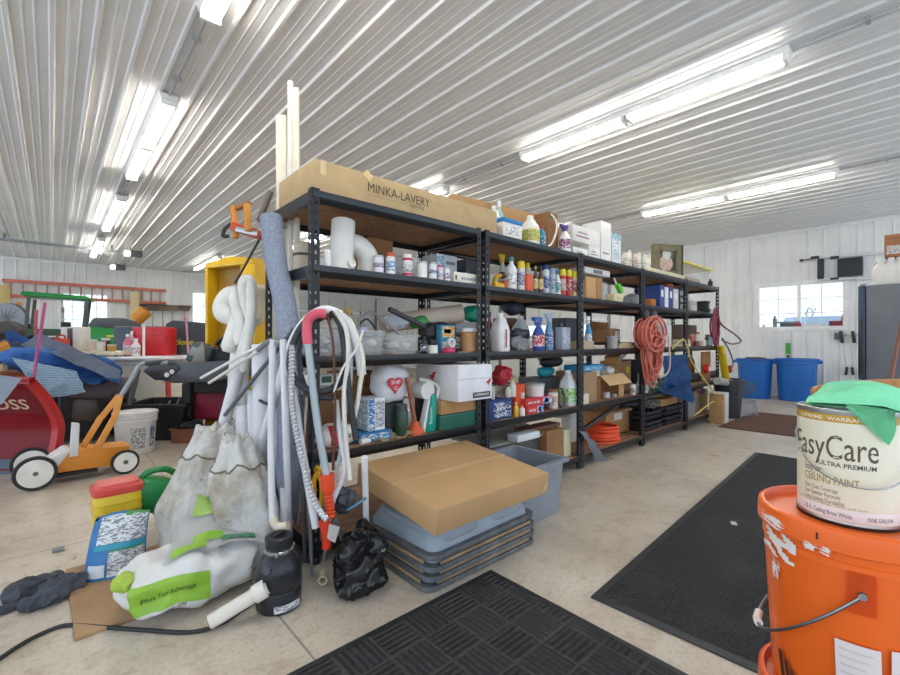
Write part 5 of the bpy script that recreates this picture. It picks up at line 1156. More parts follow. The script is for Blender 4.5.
# woven sacks
def sack(name, label, base, top, rx, ry, seed, tilt, h, mat, fold=1.0):
    t = thing(name, label, 'sack', base)
    def f(u, v):
        a = 2 * PI * u; c, s_ = math.cos(a), math.sin(a)
        vv = min(1, v / .95); z = h * min(1, v * 1.02)
        k = (.93 + .22 * math.sin(PI * min(1, vv * 1.15)) - .10 * vv) * (1 - .42 * max(0, (v - .74) / .26) ** 1.3)
        p = V((rx * k * math.copysign(abs(c) ** .8, c), ry * k * math.copysign(abs(s_) ** .8, s_), z))
        q = V((p.x, p.y, p.z * .55))
        n = noise.noise(q * 7 + V((seed, 0, seed))) * .05 + noise.noise(q * 17 + V((seed, 2, 0))) * .022
        w = noise.noise(V((c * 2.6, s_ * 2.6, z * 5 + seed))) ; n += (.5 - abs(w)) * .035 * fold
        n += math.sin(u * 2 * PI * 7 + seed) * .004 * max(0, v - .6) * 2.2
        p = p + V((c, s_, 0)) * n * (1 - .5 * max(0, v - .8) * 5) + V((0, 0, noise.noise(V((c * 2, s_ * 2, seed))) * .07 * v))
        k2 = v * v * (3 - 2 * v)
        return p + V((tilt[0] * k2, tilt[1] * k2, 0))
    b = B(); b.grid(f, 72, 44)
    bmesh.ops.remove_doubles(b.bm, verts=b.bm.verts[:], dist=.0005)
    c0 = sum((f(u / 24, 1) for u in range(24)), V()) / 24
    b.grid(lambda u, v: f(u, 1).lerp(c0 - V((0, 0, .03)), v), 36, 3)
    b.part('body', mat, t, ang=70)
    b = B().tube([f(u / 40, .78) * 1.0 + V((math.cos(2 * PI * u / 40), math.sin(2 * PI * u / 40), 0)) * .003 for u in range(40)], .0045, 6, 0, True); b.part('seam', m('7d7360', .8), t)
    return t
s1 = zp(190, 560, 0); sack('woven_sack', 'tall white woven sack leaning behind the green watering can', V((.56, 2.55, .002)), 0, .16, .13, 3, (.10, .08), .62, SACK())
sack('woven_sack', 'dirty white woven sack standing behind the black canister', V((.70, 2.20, .002)), 0, .135, .115, 8, (-.02, .08), .62, SACK())
b = B(); b.sheet([dp(243, 470, 2.12), dp(268, 500, 2.05), dp(262, 560, 2.0), dp(240, 520, 2.05)], 16, 16, .035, 12, 4, .004); b.solo('plastic_sheet', 'torn translucent plastic hanging over the right woven sack', 'plastic sheet', m('c9c7bb', .5, var=.15))
# cardboard sheet, feed bag
B().box((.355, 2.44, .0075), (.60, .66, .013), (0, 0, .02), .002).solo('cardboard_sheet', 'flat brown board lying on the floor under the white and green bag', 'board', m('a98762', .8, var=.18, scale=5))
FB = V((.455, 2.14, .016)); BAG_A, BAG_F = .045, 8
t = thing('feed_bag', 'slumped white and green feed bag lying on the brown board', 'bag', FB, .12)
B().blob((0, 0, .10), (.265, .165, .11), 2.7, BAG_A, BAG_F, 3, 0.0, 5, ridge=.35).part('body', m('dcdcda', .45, var=.05, bump=.3, bscale=25), t)
def onbag(x, z, off=.004):
    zz = max(-.105, min(.105, z - .10)); k = max(0, 1 - abs(x / .265) ** 2.7 - abs(zz / .11) ** 2.7) ** (1 / 2.7)
    n = V((x, -.165 * k, zz)); w = n * BAG_F + V((3 * 3.1, 3 * 1.3, 3 * 2.2)); a = noise.noise(w) + .5 * noise.noise(w * 2.1); a = a * .65 + .35 * (.6 - 2 * abs(noise.noise(w * 1.3)))
    n = n + n.normalized() * (a * BAG_A + off); return V((n.x, n.y, n.z + .10))
LIME = m('8fbe3c', .45, var=.15); TEALG = m('3f8f62', .45)
def patch(pts_u, pts_v, name, mat, t, nu=14, nv=8, off=.004):
    b = B(); b.grid(lambda u, v: onbag(pts_u[0] + (pts_u[1] - pts_u[0]) * u, pts_v[0] + (pts_v[1] - pts_v[0]) * v + .02 * math.sin(3 * u), off), nu, nv); return b.part(name, mat, t)
patch((-.25, .0), (.045, .145), 'green_panel', LIME, t, 20, 14)
b = B(); b.text('Plus Turf Advantage', lambda x, y: onbag(-.22 + x, .090 + y + .02 * math.sin(3 * x / .25), .008), .17, .028, shear=.2); b.part('lettering', m('39562a', .5), t)
def flapf(u, v):
    P = (V((-.15, -.10, .205)), V((.275, -.14, .15)), V((.26, .10, .27)), V((.05, .15, .37)))
    q = P[0].lerp(P[1], u).lerp(P[3].lerp(P[2], u), v)
    n = noise.noise(q * 9 + V((6, 1, 0))) * .022 + (.5 - abs(noise.noise(q * 7))) * .02
    return q + V((0, -.3, .9)) * n + V((0, 0, .035 * math.sin(PI * u) * (1 - v)))
WHB = m('dcdcda', .45, var=.05, bump=.3, bscale=25)
b = B(); b.text('Covers 5M', lambda x, y: onbag(-.19 + x, .030 + y + .02 * math.sin(3 * x / .25), .006), .11, .022, shear=.2); b.part('lettering', m('4a4f48', .5), t)
b = B(); b.blob((-.245, -.03, .15), (.05, .035, .035), 2.3, .03, 18, 4, None, 4, (0, .5, .2), .6); b.part('bag_corner', m('a9c44a', .45, var=.2), t)
b = B(); b.grid(flapf, 30, 24, .003); b.part('loose_flap', WHB, t, ang=60)
def fp(u0, u1, v0, v1, name, mat, sl=0):
    b = B(); b.grid(lambda u, v: flapf(u0 + (u1 - u0) * u, v0 + (v1 - v0) * v + sl * u) + V((0, -.004, .007)), 14, 10); b.part(name, mat, t)
fp(.10, .62, .62, .98, 'green_flap_print', m('a3c766', .5, var=.2)); fp(.22, .52, .10, .24, 'green_stripe', LIME, .04); fp(.5, .85, .06, .17, 'teal_stripe', TEALG, .03); fp(.05, .36, .02, .12, 'green_stripe', LIME, .0)
b = B(); b.sheet([(.08, .10, .33), (.22, .09, .30), (.27, .16, .43), (.16, .17, .46)], 12, 12, .03, 9, 2, .004); b.part('teal_flap', m('9fc7b2', .5, var=.25), t)
b = B(); b.sheet([(.19, -.05, .20), (.29, -.02, .17), (.33, .06, .28), (.22, .06, .31)], 12, 12, .03, 11, 5, .003); b.part('clear_flap', m('cfcfc8', .3, var=.1), t)
# pet litter tub, blue bag, watering can
lp = zp(116, 562, 0)
t = thing('litter_tub', 'yellow plastic tub with a red lid standing beside the blue bag', 'tub', V((.245, 2.80, .002)), .05)
B().lathe([(.090, 0), (.095, .01), (.099, .32), (.094, .335)], sq=5, seg=40, sy=.82).part('body', m('e0bd22', .35), t)
for z in (.24, .28): B().lathe([(.1, z), (.102, z + .005), (.1, z + .01)], sq=5, seg=40, sy=.82).part('ridge', m('d4b11e', .35), t)
B().lathe([(.103, .33), (.106, .34), (.106, .362), (.100, .367), (.090, .367), (.085, .382), (.05, .384)], sq=5, seg=40, sy=.82).part('lid', m('d0483f', .4), t)
B().b2(-.06, .07, -.0835, -.0815, .06, .18).part('label', pm('d8922a'), t)
t = thing('litter_bag', 'blue and white printed bag standing in front of the yellow tub', 'bag', V((.222, 2.56, .016)), -.06)
b = B(); 
def lbag(s_):
    def f(u, v):
        x = -.115 + .23 * u; z = .265 * v + .012 * math.sin(4 * u) * v
        y = s_ * .055 * (1 - v ** 2.2) * (1 - abs(2 * u - 1) ** 3) + .02 * v
        x = x * (1 - .10 * v) + .03 * v * v
        n = noise.noise(V((x * 14, z * 14, s_ * 5))) * .012
        return V((x, y + n * (1 - v), z))
    return f
b.grid(lbag(-1), 24, 24); b.grid(lbag(1), 24, 24); bmesh.ops.remove_doubles(b.bm, verts=b.bm.verts[:], dist=.004); b.part('body', m('2e77b5', .35, var=.15), t)
def ptch(u0, u1, v0, v1, mat, name, sk=0):
    q = B(); q.grid(lambda u, v: lbag(-1)(u0 + (u1 - u0) * u, v0 + (v1 - v0) * v + sk * u) + V((0, -.004, 0)), 14, 10); q.part(name, mat, t)
ptch(.34, .97, .04, .42, pm('dfe3e6'), 'white_panel'); ptch(.04, .3, .05, .25, m('d5dde4', .4), 'white_panel'); ptch(.12, .97, .55, .97, pm('dfe6ea'), 'picture_panel'); ptch(.10, .97, .46, .54, m('35a0bd', .4), 'teal_band'); ptch(.35, .99, .425, .455, m('3f9a70', .4), 'green_band'); ptch(.55, .99, .93, 1.0, m('4f9e45', .4), 'green_corner')
t = thing('watering_can', 'green plastic watering can tipped against the leaning woven sack', 'watering can', V((.40, 2.87, .002)))
B().blob((0, 0, .26), (.115, .085, .095), 3, .0, 1, 1, rot=(0, .35, 0)).part('body', m('1f8a45', .35), t)
B().tube([(-.06, -.02, .335), (-.02, -.03, .385), (.06, -.03, .39), (.12, -.01, .345)], .017, 12, 6).part('handle', m('1c7f3f', .35), t)
B().tube([(.02, 0, .25), (.06, 0, .12), (.09, -.01, .01)], lambda f: .045 - .01 * f, 14, 4).part('neck', m('1b7a3d', .35), t)
# rag, debris, cord
b = B(); rg = zp(48, 597, 0)
b.blob((-.05, .05, .035), (.09, .05, .035), 2.2, .04, 14, 2, .002, 5, (0, 0, .5), ridge=.7); b.blob((.05, -.01, .035), (.085, .045, .034), 2.2, .035, 14, 5, .002, 5, (0, 0, .25), ridge=.7); b.blob((-.01, -.075, .03), (.075, .035, .03), 2.2, .03, 16, 7, .002, 5, (0, 0, .1), ridge=.7); b.blob((.03, .11, .025), (.03, .035, .026), 2.2, .015, 18, 9, .002, 4, ridge=.6); b.blob((-.13, -.03, .018), (.05, .022, .016), 2.2, .014, 18, 4, .002, 4, (0, 0, .3), ridge=.6)
bmesh.ops.translate(b.bm, vec=rg, verts=b.bm.verts[:]); b.solo('work_gloves', 'crumpled dark grey cloth gloves lying on the floor left of the board', 'gloves', m('494e57', .9, var=.25, scale=14, bump=.5, bscale=120))
b = B().tube([zp(-14, 668, .007), zp(20, 645, .007), zp(45, 632, .007), zp(68, 625, .007), zp(105, 627, .008), zp(145, 630, .008), zp(190, 632, .008), zp(220, 624, .008), zp(243, 609, .008), zp(262, 596, .008), zp(285, 580, .008)], .0075, 8, 8); b.solo('power_cord', 'black power cord snaking across the floor from the black canister', 'cord', m('222326', .5))
B().b2(.0, .05, 3.05, 3.10, 0.001, .012, .003).solo('scrap', 'small grey plate scrap on the floor behind the yellow tub', 'scrap', m('7d8790', .4), loc=None)
for k, (px, py) in enumerate(((73, 558), (35, 575))):
    p = zp(px, py, .004); B().box(p, (.022, .012, .006), (0, 0, .5 + k), .001).solo('wood_chip', ('pale wood chip on the floor beside the dark gloves, near the blue bag', 'pale wood chip on the floor left of the dark gloves')[k], 'chip', m('e0d6b8', .8))
# garbage disposal canister with white pipe
DI = V((.70, 1.83, .0))
t = thing('disposal_unit', 'black waste disposal canister standing on the floor with a white pipe', 'disposal unit', DI)
B().lathe([(.083, .002), (.088, .01), (.090, .075), (.088, .08), (.088, .086), (.090, .09), (.090, .155), (.085, .185), (.062, .215), (.055, .225)], seg=36).part('body', m('2b2e33', .3, .2), t)
B().lathe([(.057, .225), (.060, .23), (.060, .238), (.055, .242)], seg=32).part('clamp_ring', m('c5c7c9', .25, .9), t)
B().lathe([(.050, .242), (.056, .25), (.056, .285), (.048, .292), (.035, .292), (.03, .284)], seg=32).part('top_collar', m('26282c', .35), t)
B().box((0, 0, .294), (.06, .014, .012), (0, 0, .4), .003).part('stopper_grip', m('1b1c1f', .35), t)
for a in (0, 2.1, 4.2): B().box((.058 * math.cos(a), .058 * math.sin(a), .232), (.014, .014, .02), (0, 0, a), .003).part('mount_tab', m('a9abad', .3, .8), t)
b = B(); b.grid(lambda u, v: V((.0912 * math.cos(-2.15 + 1.25 * u), .0912 * math.sin(-2.15 + 1.25 * u), .014 + .028 * v)), 14, 2); b.part('label', pm('d0d3d6'), t)
b = B(); b.lathe([(.0915, .083), (.0915, .087)], seg=36); b.part('band', m('55595f', .3, .7), t)
B().cyl((-.06, -.05, .18), (-.072, -.06, .187), .014).part('plug', m('3b3e43', .4), t)
pe = zp(210, 622, .032)
b = B().pipe(DI + V((-.062, -.045, .115)), pe, .027, .003, 24); b.part('outlet_pipe', m('e3ded2', .4), t, world=True)
q = DI + V((-.072, -.05, .117)); d = (pe - q).normalized(); b = B().pipe(q - d * -.0, q + d * .045, .035, .006, 24); b.part('pipe_collar', m('e6e2d8', .4), t, world=True)
b = B().pipe(pe - d * .03, pe + d * .004, .0235, .004, 20); b.part('pipe_liner', m('8f8c86', .5), t, world=True)
# black plastic bag, stick and tape roll
t = thing('trash_bag', 'crumpled black plastic bag on the floor before the grey crates', 'bag', V((1.02, 1.70, 0.002)))
b = B(); b.blob((0, 0, .115), (.105, .095, .115), 2.3, .06, 9, 14, 0, 5, ridge=.8); b.blob((.02, .02, .215), (.05, .05, .07), 2.2, .045, 12, 3, None, 4, ridge=.8); b.blob((-.06, -.02, .075), (.065, .06, .075), 2.2, .04, 12, 8, 0, 4, ridge=.8)
b.part('body', m('17181b', .18, var=.1, bump=.6, bscale=30), t)
leanpipe('pipe', 'thin white pipe standing upright behind the black plastic bag', 'pipe', dp(364.5, 457, 1.93), zp(367, 563, .003), .0145, m('e6e7e8', .4), mid=())
for k in range(3):
    pass
b = B(); p = zp(323, 578, .022); b.pipe(p + V((-.012, -.02, 0)), p + V((.02, .03, .004)), .0215, .006, 18); b.solo('tape_roll', 'small cream tape roll lying beside the black plastic bag', 'tape', m('d9d1b4', .5))
b = B(); q = dp(345, 500, 1.97); b.blob(q, (.045, .03, .055), 2.4, .03, 20, 4, None, 4, ridge=.6); b.solo('bracket', 'tangle of dark brackets hanging under the hoses', 'bracket', m('3c3f45', .4, .3))
b = B().tube([dp(347, 510, 1.95), dp(356, 505, 1.95), dp(366, 498, 1.95)], .006, 8, 4); b.solo('hose', 'thin blue tube sticking out under the cardboard carton', 'tube', m('4d8aa8', .4))
leanpipe('bar', 'grey flat bar leaning down behind the orange tool', 'bar', dp(336, 520, 2.0), zp(352, 566, .01), .012, m('6f6d66', .5), mid=())
# ================================================================ CENTRE FLOOR
# stack of grey tubs with their rims, and the flat carton on top
def ringpts(w, d, z, c=.05, o=0):
    a, q = w / 2 - o, d / 2 - o; P = []
    for sx, sy, a0 in ((1, 1, 0), (-1, 1, 90), (-1, -1, 180), (1, -1, 270)):
        for j in range(5):
            an = R(a0 + 22.5 * j); P.append(V((sx * (a - c) + c * math.cos(an), sy * (q - c) + c * math.sin(an), z)))
    return P
GT = m('98a4af', .4, var=.08); RIM = m('63666a', .4, var=.35, scale=14)
CXY = (1.575, 1.735)
for k in range(4):
    z0 = .003 + .045 * k
    t = thing('plastic_tub', ('lowest grey tub rim of the nested stack under the carton', 'second grey tub from the floor in the nested stack', 'third grey tub from the floor in the nested stack', 'topmost upturned grey tub directly under the flat carton')[k], 'tub', (CXY[0] + .006 * (k % 2), CXY[1] - .005 * (k % 3), z0), .012 * (k - 1), 'grey tubs nested under the carton')
    W_, D_ = .76, .56
    B().rings([ringpts(W_, D_, 0), ringpts(W_ + .004, D_ + .004, .012), ringpts(W_, D_, .022), ringpts(W_ - .05, D_ - .05, .024), ringpts(W_ - .05, D_ - .05, .004)], False, False).part('rim', RIM, t)
    B().rings([ringpts(W_ - .052, D_ - .052, .0), ringpts(W_ - .062, D_ - .062, .038 if k < 3 else .05)] + ([ringpts(W_ - .12, D_ - .10, .10, .06), ringpts(W_ - .14, D_ - .12, .108, .06)] if k == 3 else []), k == 3).part('body', GT, t)
    if k < 3:
        b = B(); b.b2(-W_ / 2 + .06, W_ / 2 - .06, -D_ / 2 + .004, -D_ / 2 + .012, .026, .040, .001); b.part('wood_strip', m('9b8566', .7, var=.3), t)
        b = B(); b.b2(-W_ / 2 + .004, -W_ / 2 + .012, -D_ / 2 + .06, D_ / 2 - .06, .026, .040, .001); b.part('wood_strip', m('9b8566', .7, var=.3), t)
    else:
        for sx in (-1, 1): B().blob((sx * .17, -.02, .075), (.165, .235, .045), 5, 0, 1, 1, None, 4).part('foot', GT, t)
# the flat carton, tilted: its back rests on the shelf beam
cs = [V((1.19, 1.40)), V((1.97, 1.40)), V((1.97, 2.028)), V((1.19, 2.028))]
t = thing('cardboard_box', 'large flat brown carton lying on the upturned grey tubs', 'box', (1.58, 1.71, .300)); tl = math.atan2(.065, .62)
b = B(); b.box((0, 0, .068), (.79, .64, .112), (tl, 0, 0), .005); b.part('body', m('c09a6b', .75, var=.07, scale=4), t)
Mt = Euler((tl, 0, 0)).to_matrix()
def ctx(x, y, z): return Mt @ V((x, y, z)) + V((0, 0, .068))
b = B(); b.grid(lambda u, v: ctx(-.396 + .792 * u, -.012 + .024 * v, .0566), 2, 2); b.part('seam_tape', m('c9a87c', .5), t)
b = B(); [b.box(ctx(.36 + .012 * i, -.3205, -.02 + .012 * (i % 2)), (.004, .003, .05), (0, .4, 0)) for i in range(3)]; b.part('torn_edge', m('e0c79c', .8), t)
# grey tote
openbin('storage_tote', 'open grey storage tote standing before the second shelving unit', 'tote', 0, 0, 0, 0, 0, .42, m('8a939b', .4), wall=.004, taper=.88, rim=.02, h=.345, loc=(2.225, 1.80, .002), wh=.43)
# mats
def _mat1(t):
    sp = t.n('ShaderNodeSeparateXYZ'); t.l(t.tc.outputs['Object'], sp.inputs[0]); s_ = 1 / .15
    x, y = t.math('MULTIPLY', sp.outputs[0], s_), t.math('MULTIPLY', sp.outputs[1], s_)
    par = t.math('MODULO', t.math('ADD', t.math('ADD', t.math('FLOOR', x), t.math('FLOOR', y)), 100), 2)
    q = t.n('ShaderNodeMix'); t.l(par, q.inputs[0]); t.l(x, q.inputs[2]); t.l(y, q.inputs[3])
    st = t.math('PINGPONG', t.math('MULTIPLY', q.outputs[0], 6), .5)
    ed = t.math('MINIMUM', t.math('PINGPONG', x, .5), t.math('PINGPONG', y, .5))
    hgt = t.math('MULTIPLY', t.math('MULTIPLY', st, 2), t.math('GREATER_THAN', ed, .035))
    n = t.noise(50, 4); col = t.ramp(n, [(.35, hexc('1a1b1e')), (.62, hexc('2a2b2f')), (.75, hexc('4a4740'))])
    du = t.ramp(t.noise(3.5, 5), [(.5, (0, 0, 0)), (.75, (1, 1, 1))])
    dust = t.math('MULTIPLY', t.math('SUBTRACT', 1.0, hgt), .22); t.base(t.mix(dust, t.mix(t.math('MULTIPLY', du, .35), col, hexc('5a544a')), hexc('6a655c'))); t.set(Roughness=.7); t.bump(hgt, 1.0, .02)
MAT1 = special('basket_ribbed_mat', _mat1)
def _mat2(t):
    sp = t.n('ShaderNodeSeparateXYZ'); t.l(t.tc.outputs['Object'], sp.inputs[0])
    x, y = t.math('PINGPONG', t.math('MULTIPLY', sp.outputs[0], 55), .5), t.math('PINGPONG', t.math('MULTIPLY', sp.outputs[1], 55), .5)
    hgt = t.math('MULTIPLY', x, y)
    n = t.noise(60, 4); col = t.ramp(n, [(.35, hexc('141518')), (.62, hexc('222326')), (.78, hexc('47443d'))])
    du = t.ramp(t.noise(2.5, 5), [(.5, (0, 0, 0)), (.75, (1, 1, 1))])
    t.base(t.mix(t.math('MULTIPLY', du, .3), col, hexc('55503f'))); t.set(Roughness=.7); t.bump(hgt, 1.0, .03)
MAT2 = special('pebbled_runner', _mat2)
def floormat(label, q, mat, edge, h=.008, em=None):
    c = sum((V(p) for p in q), V((0, 0))) / 4; t = thing('floor_mat', label, 'mat', (c.x, c.y, .001))
    P = [V((p[0] - c.x, p[1] - c.y, 0)) for p in q]; I = []
    n = len(P)
    for i in range(n):
        a = (P[i] - P[i - 1]).normalized(); d = (P[(i + 1) % n] - P[i]).normalized(); I.append(P[i] - a * edge + d * edge)
    up = V((0, 0, h))
    b = B(); b.bm.faces.new([b.bm.verts.new(p + up) for p in I]); b.bm.faces.new([b.bm.verts.new(p) for p in I][::-1])
    b.part('field', mat, t)
    b = B(); b.rings([P, [p * .998 + up * .7 for p in P], [p + up * 1.15 for p in I], [p + up * .6 for p in I]], False, False); b.part('border', em or m('25262a', .55), t)
floormat('black mat with square basket pattern in front of the grey tubs', [(.18, -.42), (1.535, -.42), (1.55, 1.42), (.18, 1.425)], MAT1, .03)
floormat('long black ribbed runner mat beside the orange bucket', [(1.735, -.02), (5.1, .10), (5.09, 1.175), (1.70, .985)], MAT2, .036, em=m('26282b', .5))
def _mat3(t): t.base(t.ramp(t.noise(40, 4), [(.3, hexc('4f352b')), (.7, hexc('7a5848'))])); t.set(Roughness=.95); t.bump(t.noise(150, 2), .6, .004)
floormat('brown doormat lying in front of the blue barrels', [(6.23, .75), (7.96, .75), (7.96, 1.84), (6.23, 1.84)], special('brown_pile', _mat3), .03, em=m('4b372e', .8))
b = B(); b.box((3.0, 1.0 - .2, .012), (.05, .03, .003), (0, 0, .4)); b.solo('paper_scrap', 'small white paper scrap lying on the long black runner', 'paper', m('dad8d0', .8))

# ================================================================ RIGHT FOREGROUND: BUCKETS AND PAINT
BU = V((1.239, .119, 0))
def bucket(name, label, z, h, r, col, ears=True, paint=False, rz=0):
    t = thing(name, label, 'bucket', (BU.x, BU.y, z), rz)
    B().lathe([(r * .86, .002), (r * .88, .0), (r * .97, h * .72), (r * .985, h * .80), (r, h * .80), (r, h * .835), (r * .985, h * .84), (r * .995, h * .90), (r * .995, h * .93), (r * .9, h * .93)], seg=64).part('body', m(col, .32, var=.05), t)
    B().lathe([(r * 1.045, h * .885), (r * 1.06, h * .89), (r * 1.06, h * .965), (r * 1.05, h * .99), (r * 1.02, h), (r * .985, h), (r * .97, h * .985), (r * .95, h * .955), (.0, h * .955)], seg=64).part('lid', m(col, .32, var=.04, scale=5), t)
    return t
bucket('bucket', 'lower orange bucket, only its lid rim showing under the upper bucket', 0.0, .372, .149, 'e65f2a')
t = bucket('bucket', 'upper orange bucket with paint smears carrying the paint can', .374, .372, .149, 'f26a1e')
def polar(a, z, r): return V((r * math.cos(a), r * math.sin(a), z))
A0 = math.atan2(-.119, -1.239)                  # towards the camera
def pang(px):                                   # angle round the bucket seen at a pixel column (front side)
    d = V((ray(px, 340).x, ray(px, 340).y)).normalized(); o = -V((BU.x, BU.y)); bq = o.dot(d); cq = o.dot(o) - .149 ** 2; s_ = -bq - math.sqrt(max(0, bq * bq - cq)); p = d * s_ + o
    return math.atan2(p.y, p.x) % (2 * PI)
ea = pang(862)
for a in (ea, ea + PI):
    b = B(); b.grid(lambda u, v: polar(a + (u - .5) * .26, .225 + .075 * v, .1515), 6, 4, .006); b.part('handle_ear', m('ee651f', .35), t)
    b = B(); b.cyl(polar(a, .262, .150), polar(a, .262, .160), .0065, seg=12); b.part('pivot', m('9d9fa1', .3, .9), t)
al = pang(767); hp = []
for k in range(13):
    f = k / 12; a = ea - (ea - (ea + PI)) * 0 
    a = ea + (-PI) * f; hp.append(polar(a, .262 - .178 * math.sin(PI * f), .157 + .002 * math.sin(PI * f)))
b = B().tube(hp, .0032, 8, 4); bh = b.part('bail_handle', m('8f9296', .3, .9), t)
mid = hp[6]; b = B().tube([hp[5].lerp(hp[6], .4), hp[6], hp[6].lerp(hp[7], .6)], .0085, 12, 5); b.part('handle_grip', m('e9e6e0', .4), bh)
# label and printed marks
def onb(px0, px1, y0, y1, rr=.1462): 
    a0, a1 = pang(px0), pang(px1)
    return lambda u, v: polar(a0 + (a1 - a0) * u, y0 + (y1 - y0) * v, rr)
b = B(); f = onb(834, 882, .05, .165, .1455)
b.grid(lambda u, v: f(u + .06 * (1 - v), v), 10, 10); pl = b.part('paper_label', m('e6dcd8', .6, var=.03), t)
for k in range(7):
    b = B(); g = onb(838, 879, .148 - .014 * k, .152 - .014 * k, .1460); b.grid(lambda u, v: g(u * (.9 - .12 * (k % 3)) + .02 * k, v), 10, 1); b.part('label_print', m('d8cbc8', .6), pl)
b = B(); g = onb(893, 915, .05, .17, .1456); b.grid(g, 6, 6); b.part('paper_label', m('e6dcd8', .6), t)
for k in range(4):
    b = B(); g = onb(779 + 6 * k, 783 + 6 * k, .012, .075 - .012 * k, .1420); b.grid(lambda u, v: g(u - 1.2 * v, v), 3, 4); b.part('printed_mark', m('4a2b20', .5), t)
# dried paint runs
def smear(a0, a1, z0, z1, seed, rr, nm='paint_smear'):
    b = B(); nu, nv = 34, 22
    pts = {}
    for i in range(nu):
        for j in range(nv):
            u, v = (i + .5) / nu, (j + .5) / nv
            w = noise.noise(V((u * 2.6, v * 6 + u * 3, seed))) + .5 * noise.noise(V((u * 7, v * 12, seed * 2))) - 1.5 * max(abs(u - .5), abs(v - .5)) ** 2 * 2
            if w > -.28: 
                q = []
                for du, dv in ((0, 0), (1, 0), (1, 1), (0, 1)):
                    key = (i + du, j + dv)
                    if key not in pts: pts[key] = b.bm.verts.new(polar(a0 + (a1 - a0) * (i + du) / nu, z0 + (z1 - z0) * (j + dv) / nv, rr((j + dv) / nv)))
                    q.append(pts[key])
                b.bm.faces.new(q)
    b.part(nm, m('e9e4e0', .5), t)
smear(pang(764), pang(796), .262, .338, 2, lambda v: .1493); smear(pang(805), pang(832), .318, .336, 5, lambda v: .1586 if v > .3 else .1586); smear(pang(765), pang(795), .332, .357, 7, lambda v: .1586); smear(pang(771), pang(779), .215, .27, 9, lambda v: .1478)
b = B(); g = onb(818, 820, .345, .358, .1588); b.grid(g, 1, 2); b.part('scribed_mark', m('3a1f18', .5), t)
# paint can
CZ = .374 + .372 * .957; CR, CH = .0835, .231
t = thing('paint_can', 'white gallon paint can standing on the upper orange bucket', 'paint can', (BU.x + .005, BU.y + .004, CZ))
B().lathe([(CR * .99, 0), (CR * 1.015, .002), (CR * 1.015, .007), (CR * .995, .010), (CR * .995, CH - .010), (CR * 1.012, CH - .006), (CR * 1.012, CH - .001), (CR * .97, CH), (CR * .95, CH - .008)], seg=64).part('body', m('b4b6b5', .3, .85), t)
B().lathe([(CR * .945, CH - .009), (CR * .92, CH - .004), (CR * .80, CH - .004), (CR * .78, CH - .010), (0, CH - .010)], seg=48).part('lid', m('a9a9a6', .35, .8), t)
def cang(px):
    d = V((ray(px, 340).x, ray(px, 340).y)).normalized(); o = -V((t.location.x, t.location.y)); bq = o.dot(d); cq = o.dot(o) - CR ** 2; s_ = -bq - math.sqrt(max(0, bq * bq - cq)); p = d * s_ + o
    return math.atan2(p.y, p.x) % (2 * PI)
def _lab(q):
    q.base(q.ramp(q.noise(3, 3), [(.3, hexc('e3dcc0')), (.7, hexc('ebe6d2'))])); q.set(Roughness=.3)
cl = band(t, CR * 1.0005, .0105, CH - .011, special('can_label', _lab), 'label', seg=64)
band(t, CR * 1.018, .0, .006, m('3a3632', .35, .5), 'bottom_seam', seg=64)
band(t, CR * 1.0015, CH - .026, CH - .011, m('c99a2c', .35), 'gold_band', seg=64)
band(t, CR * 1.0015, .012, .034, m('efeeec', .35), 'white_band', seg=64)
a_l = cang(797.6)
def ct(x0, y0, k=1.0): return lambda x, y: polar(a_l + (x0 + x * k) / CR, y0 + y, CR * 1.004)
DK = m('4d4234', .4)
def canword(s_, x0, y0, wd, sz, col, nm='lettering', bold=0):
    B().text(s_, ct(x0, y0), wd, sz, bold=bold).part(nm, m(col, .4), cl)
canword('EasyCare', .0075, .132, .152, .068, '5a4c3a', bold=.004)
canword('ULTRA PREMIUM', .066, .116, .090, .013, '4b4034', bold=.02)
canword('Interior', .036, .099, .036, .021, '4b4034')
canword('CEILING PAINT', .036, .080, .094, .022, 'a98a4e', bold=.01)
for k, s_ in enumerate(('One Coat Coverage', 'Low Spatter Formula', 'Long Lasting Durability')): canword(s_, .036, .063 - .0115 * k, (.062, .066, .072)[k], .012, '6b6252')
canword('For use on ceilings, walls and trim', .022, .036, .12, .006, 'a9a08a')
canword('125-2  Ceiling Brite White', .034, .018, .085, .0125, '4c4844')
canword('ONE GALLON', .142, .018, .045, .011, '4c4844')
canword('SUPREME  WARRANTY', .022, CH - .0225, .13, .0105, 'f1ead0', bold=.02)
h0 = cang(801); hp = [polar(h0 - .25 + f * PI * 1.02, .18 - .095 * math.sin(PI * f) ** .8, CR * 1.03 + .012 * math.sin(PI * f)) for f in [i / 14 for i in range(15)]]
b = B().tube(hp, .0016, 8, 4); b.part('bail_handle', m('b9bbbd', .25, .9), t)
for a in (h0 - .25, h0 - .25 + PI * 1.02): b = B(); b.cyl(polar(a, .165, CR), polar(a, .165, CR * 1.06), .008, seg=12); b.part('handle_ear', m('b1b3b4', .3, .9), t)
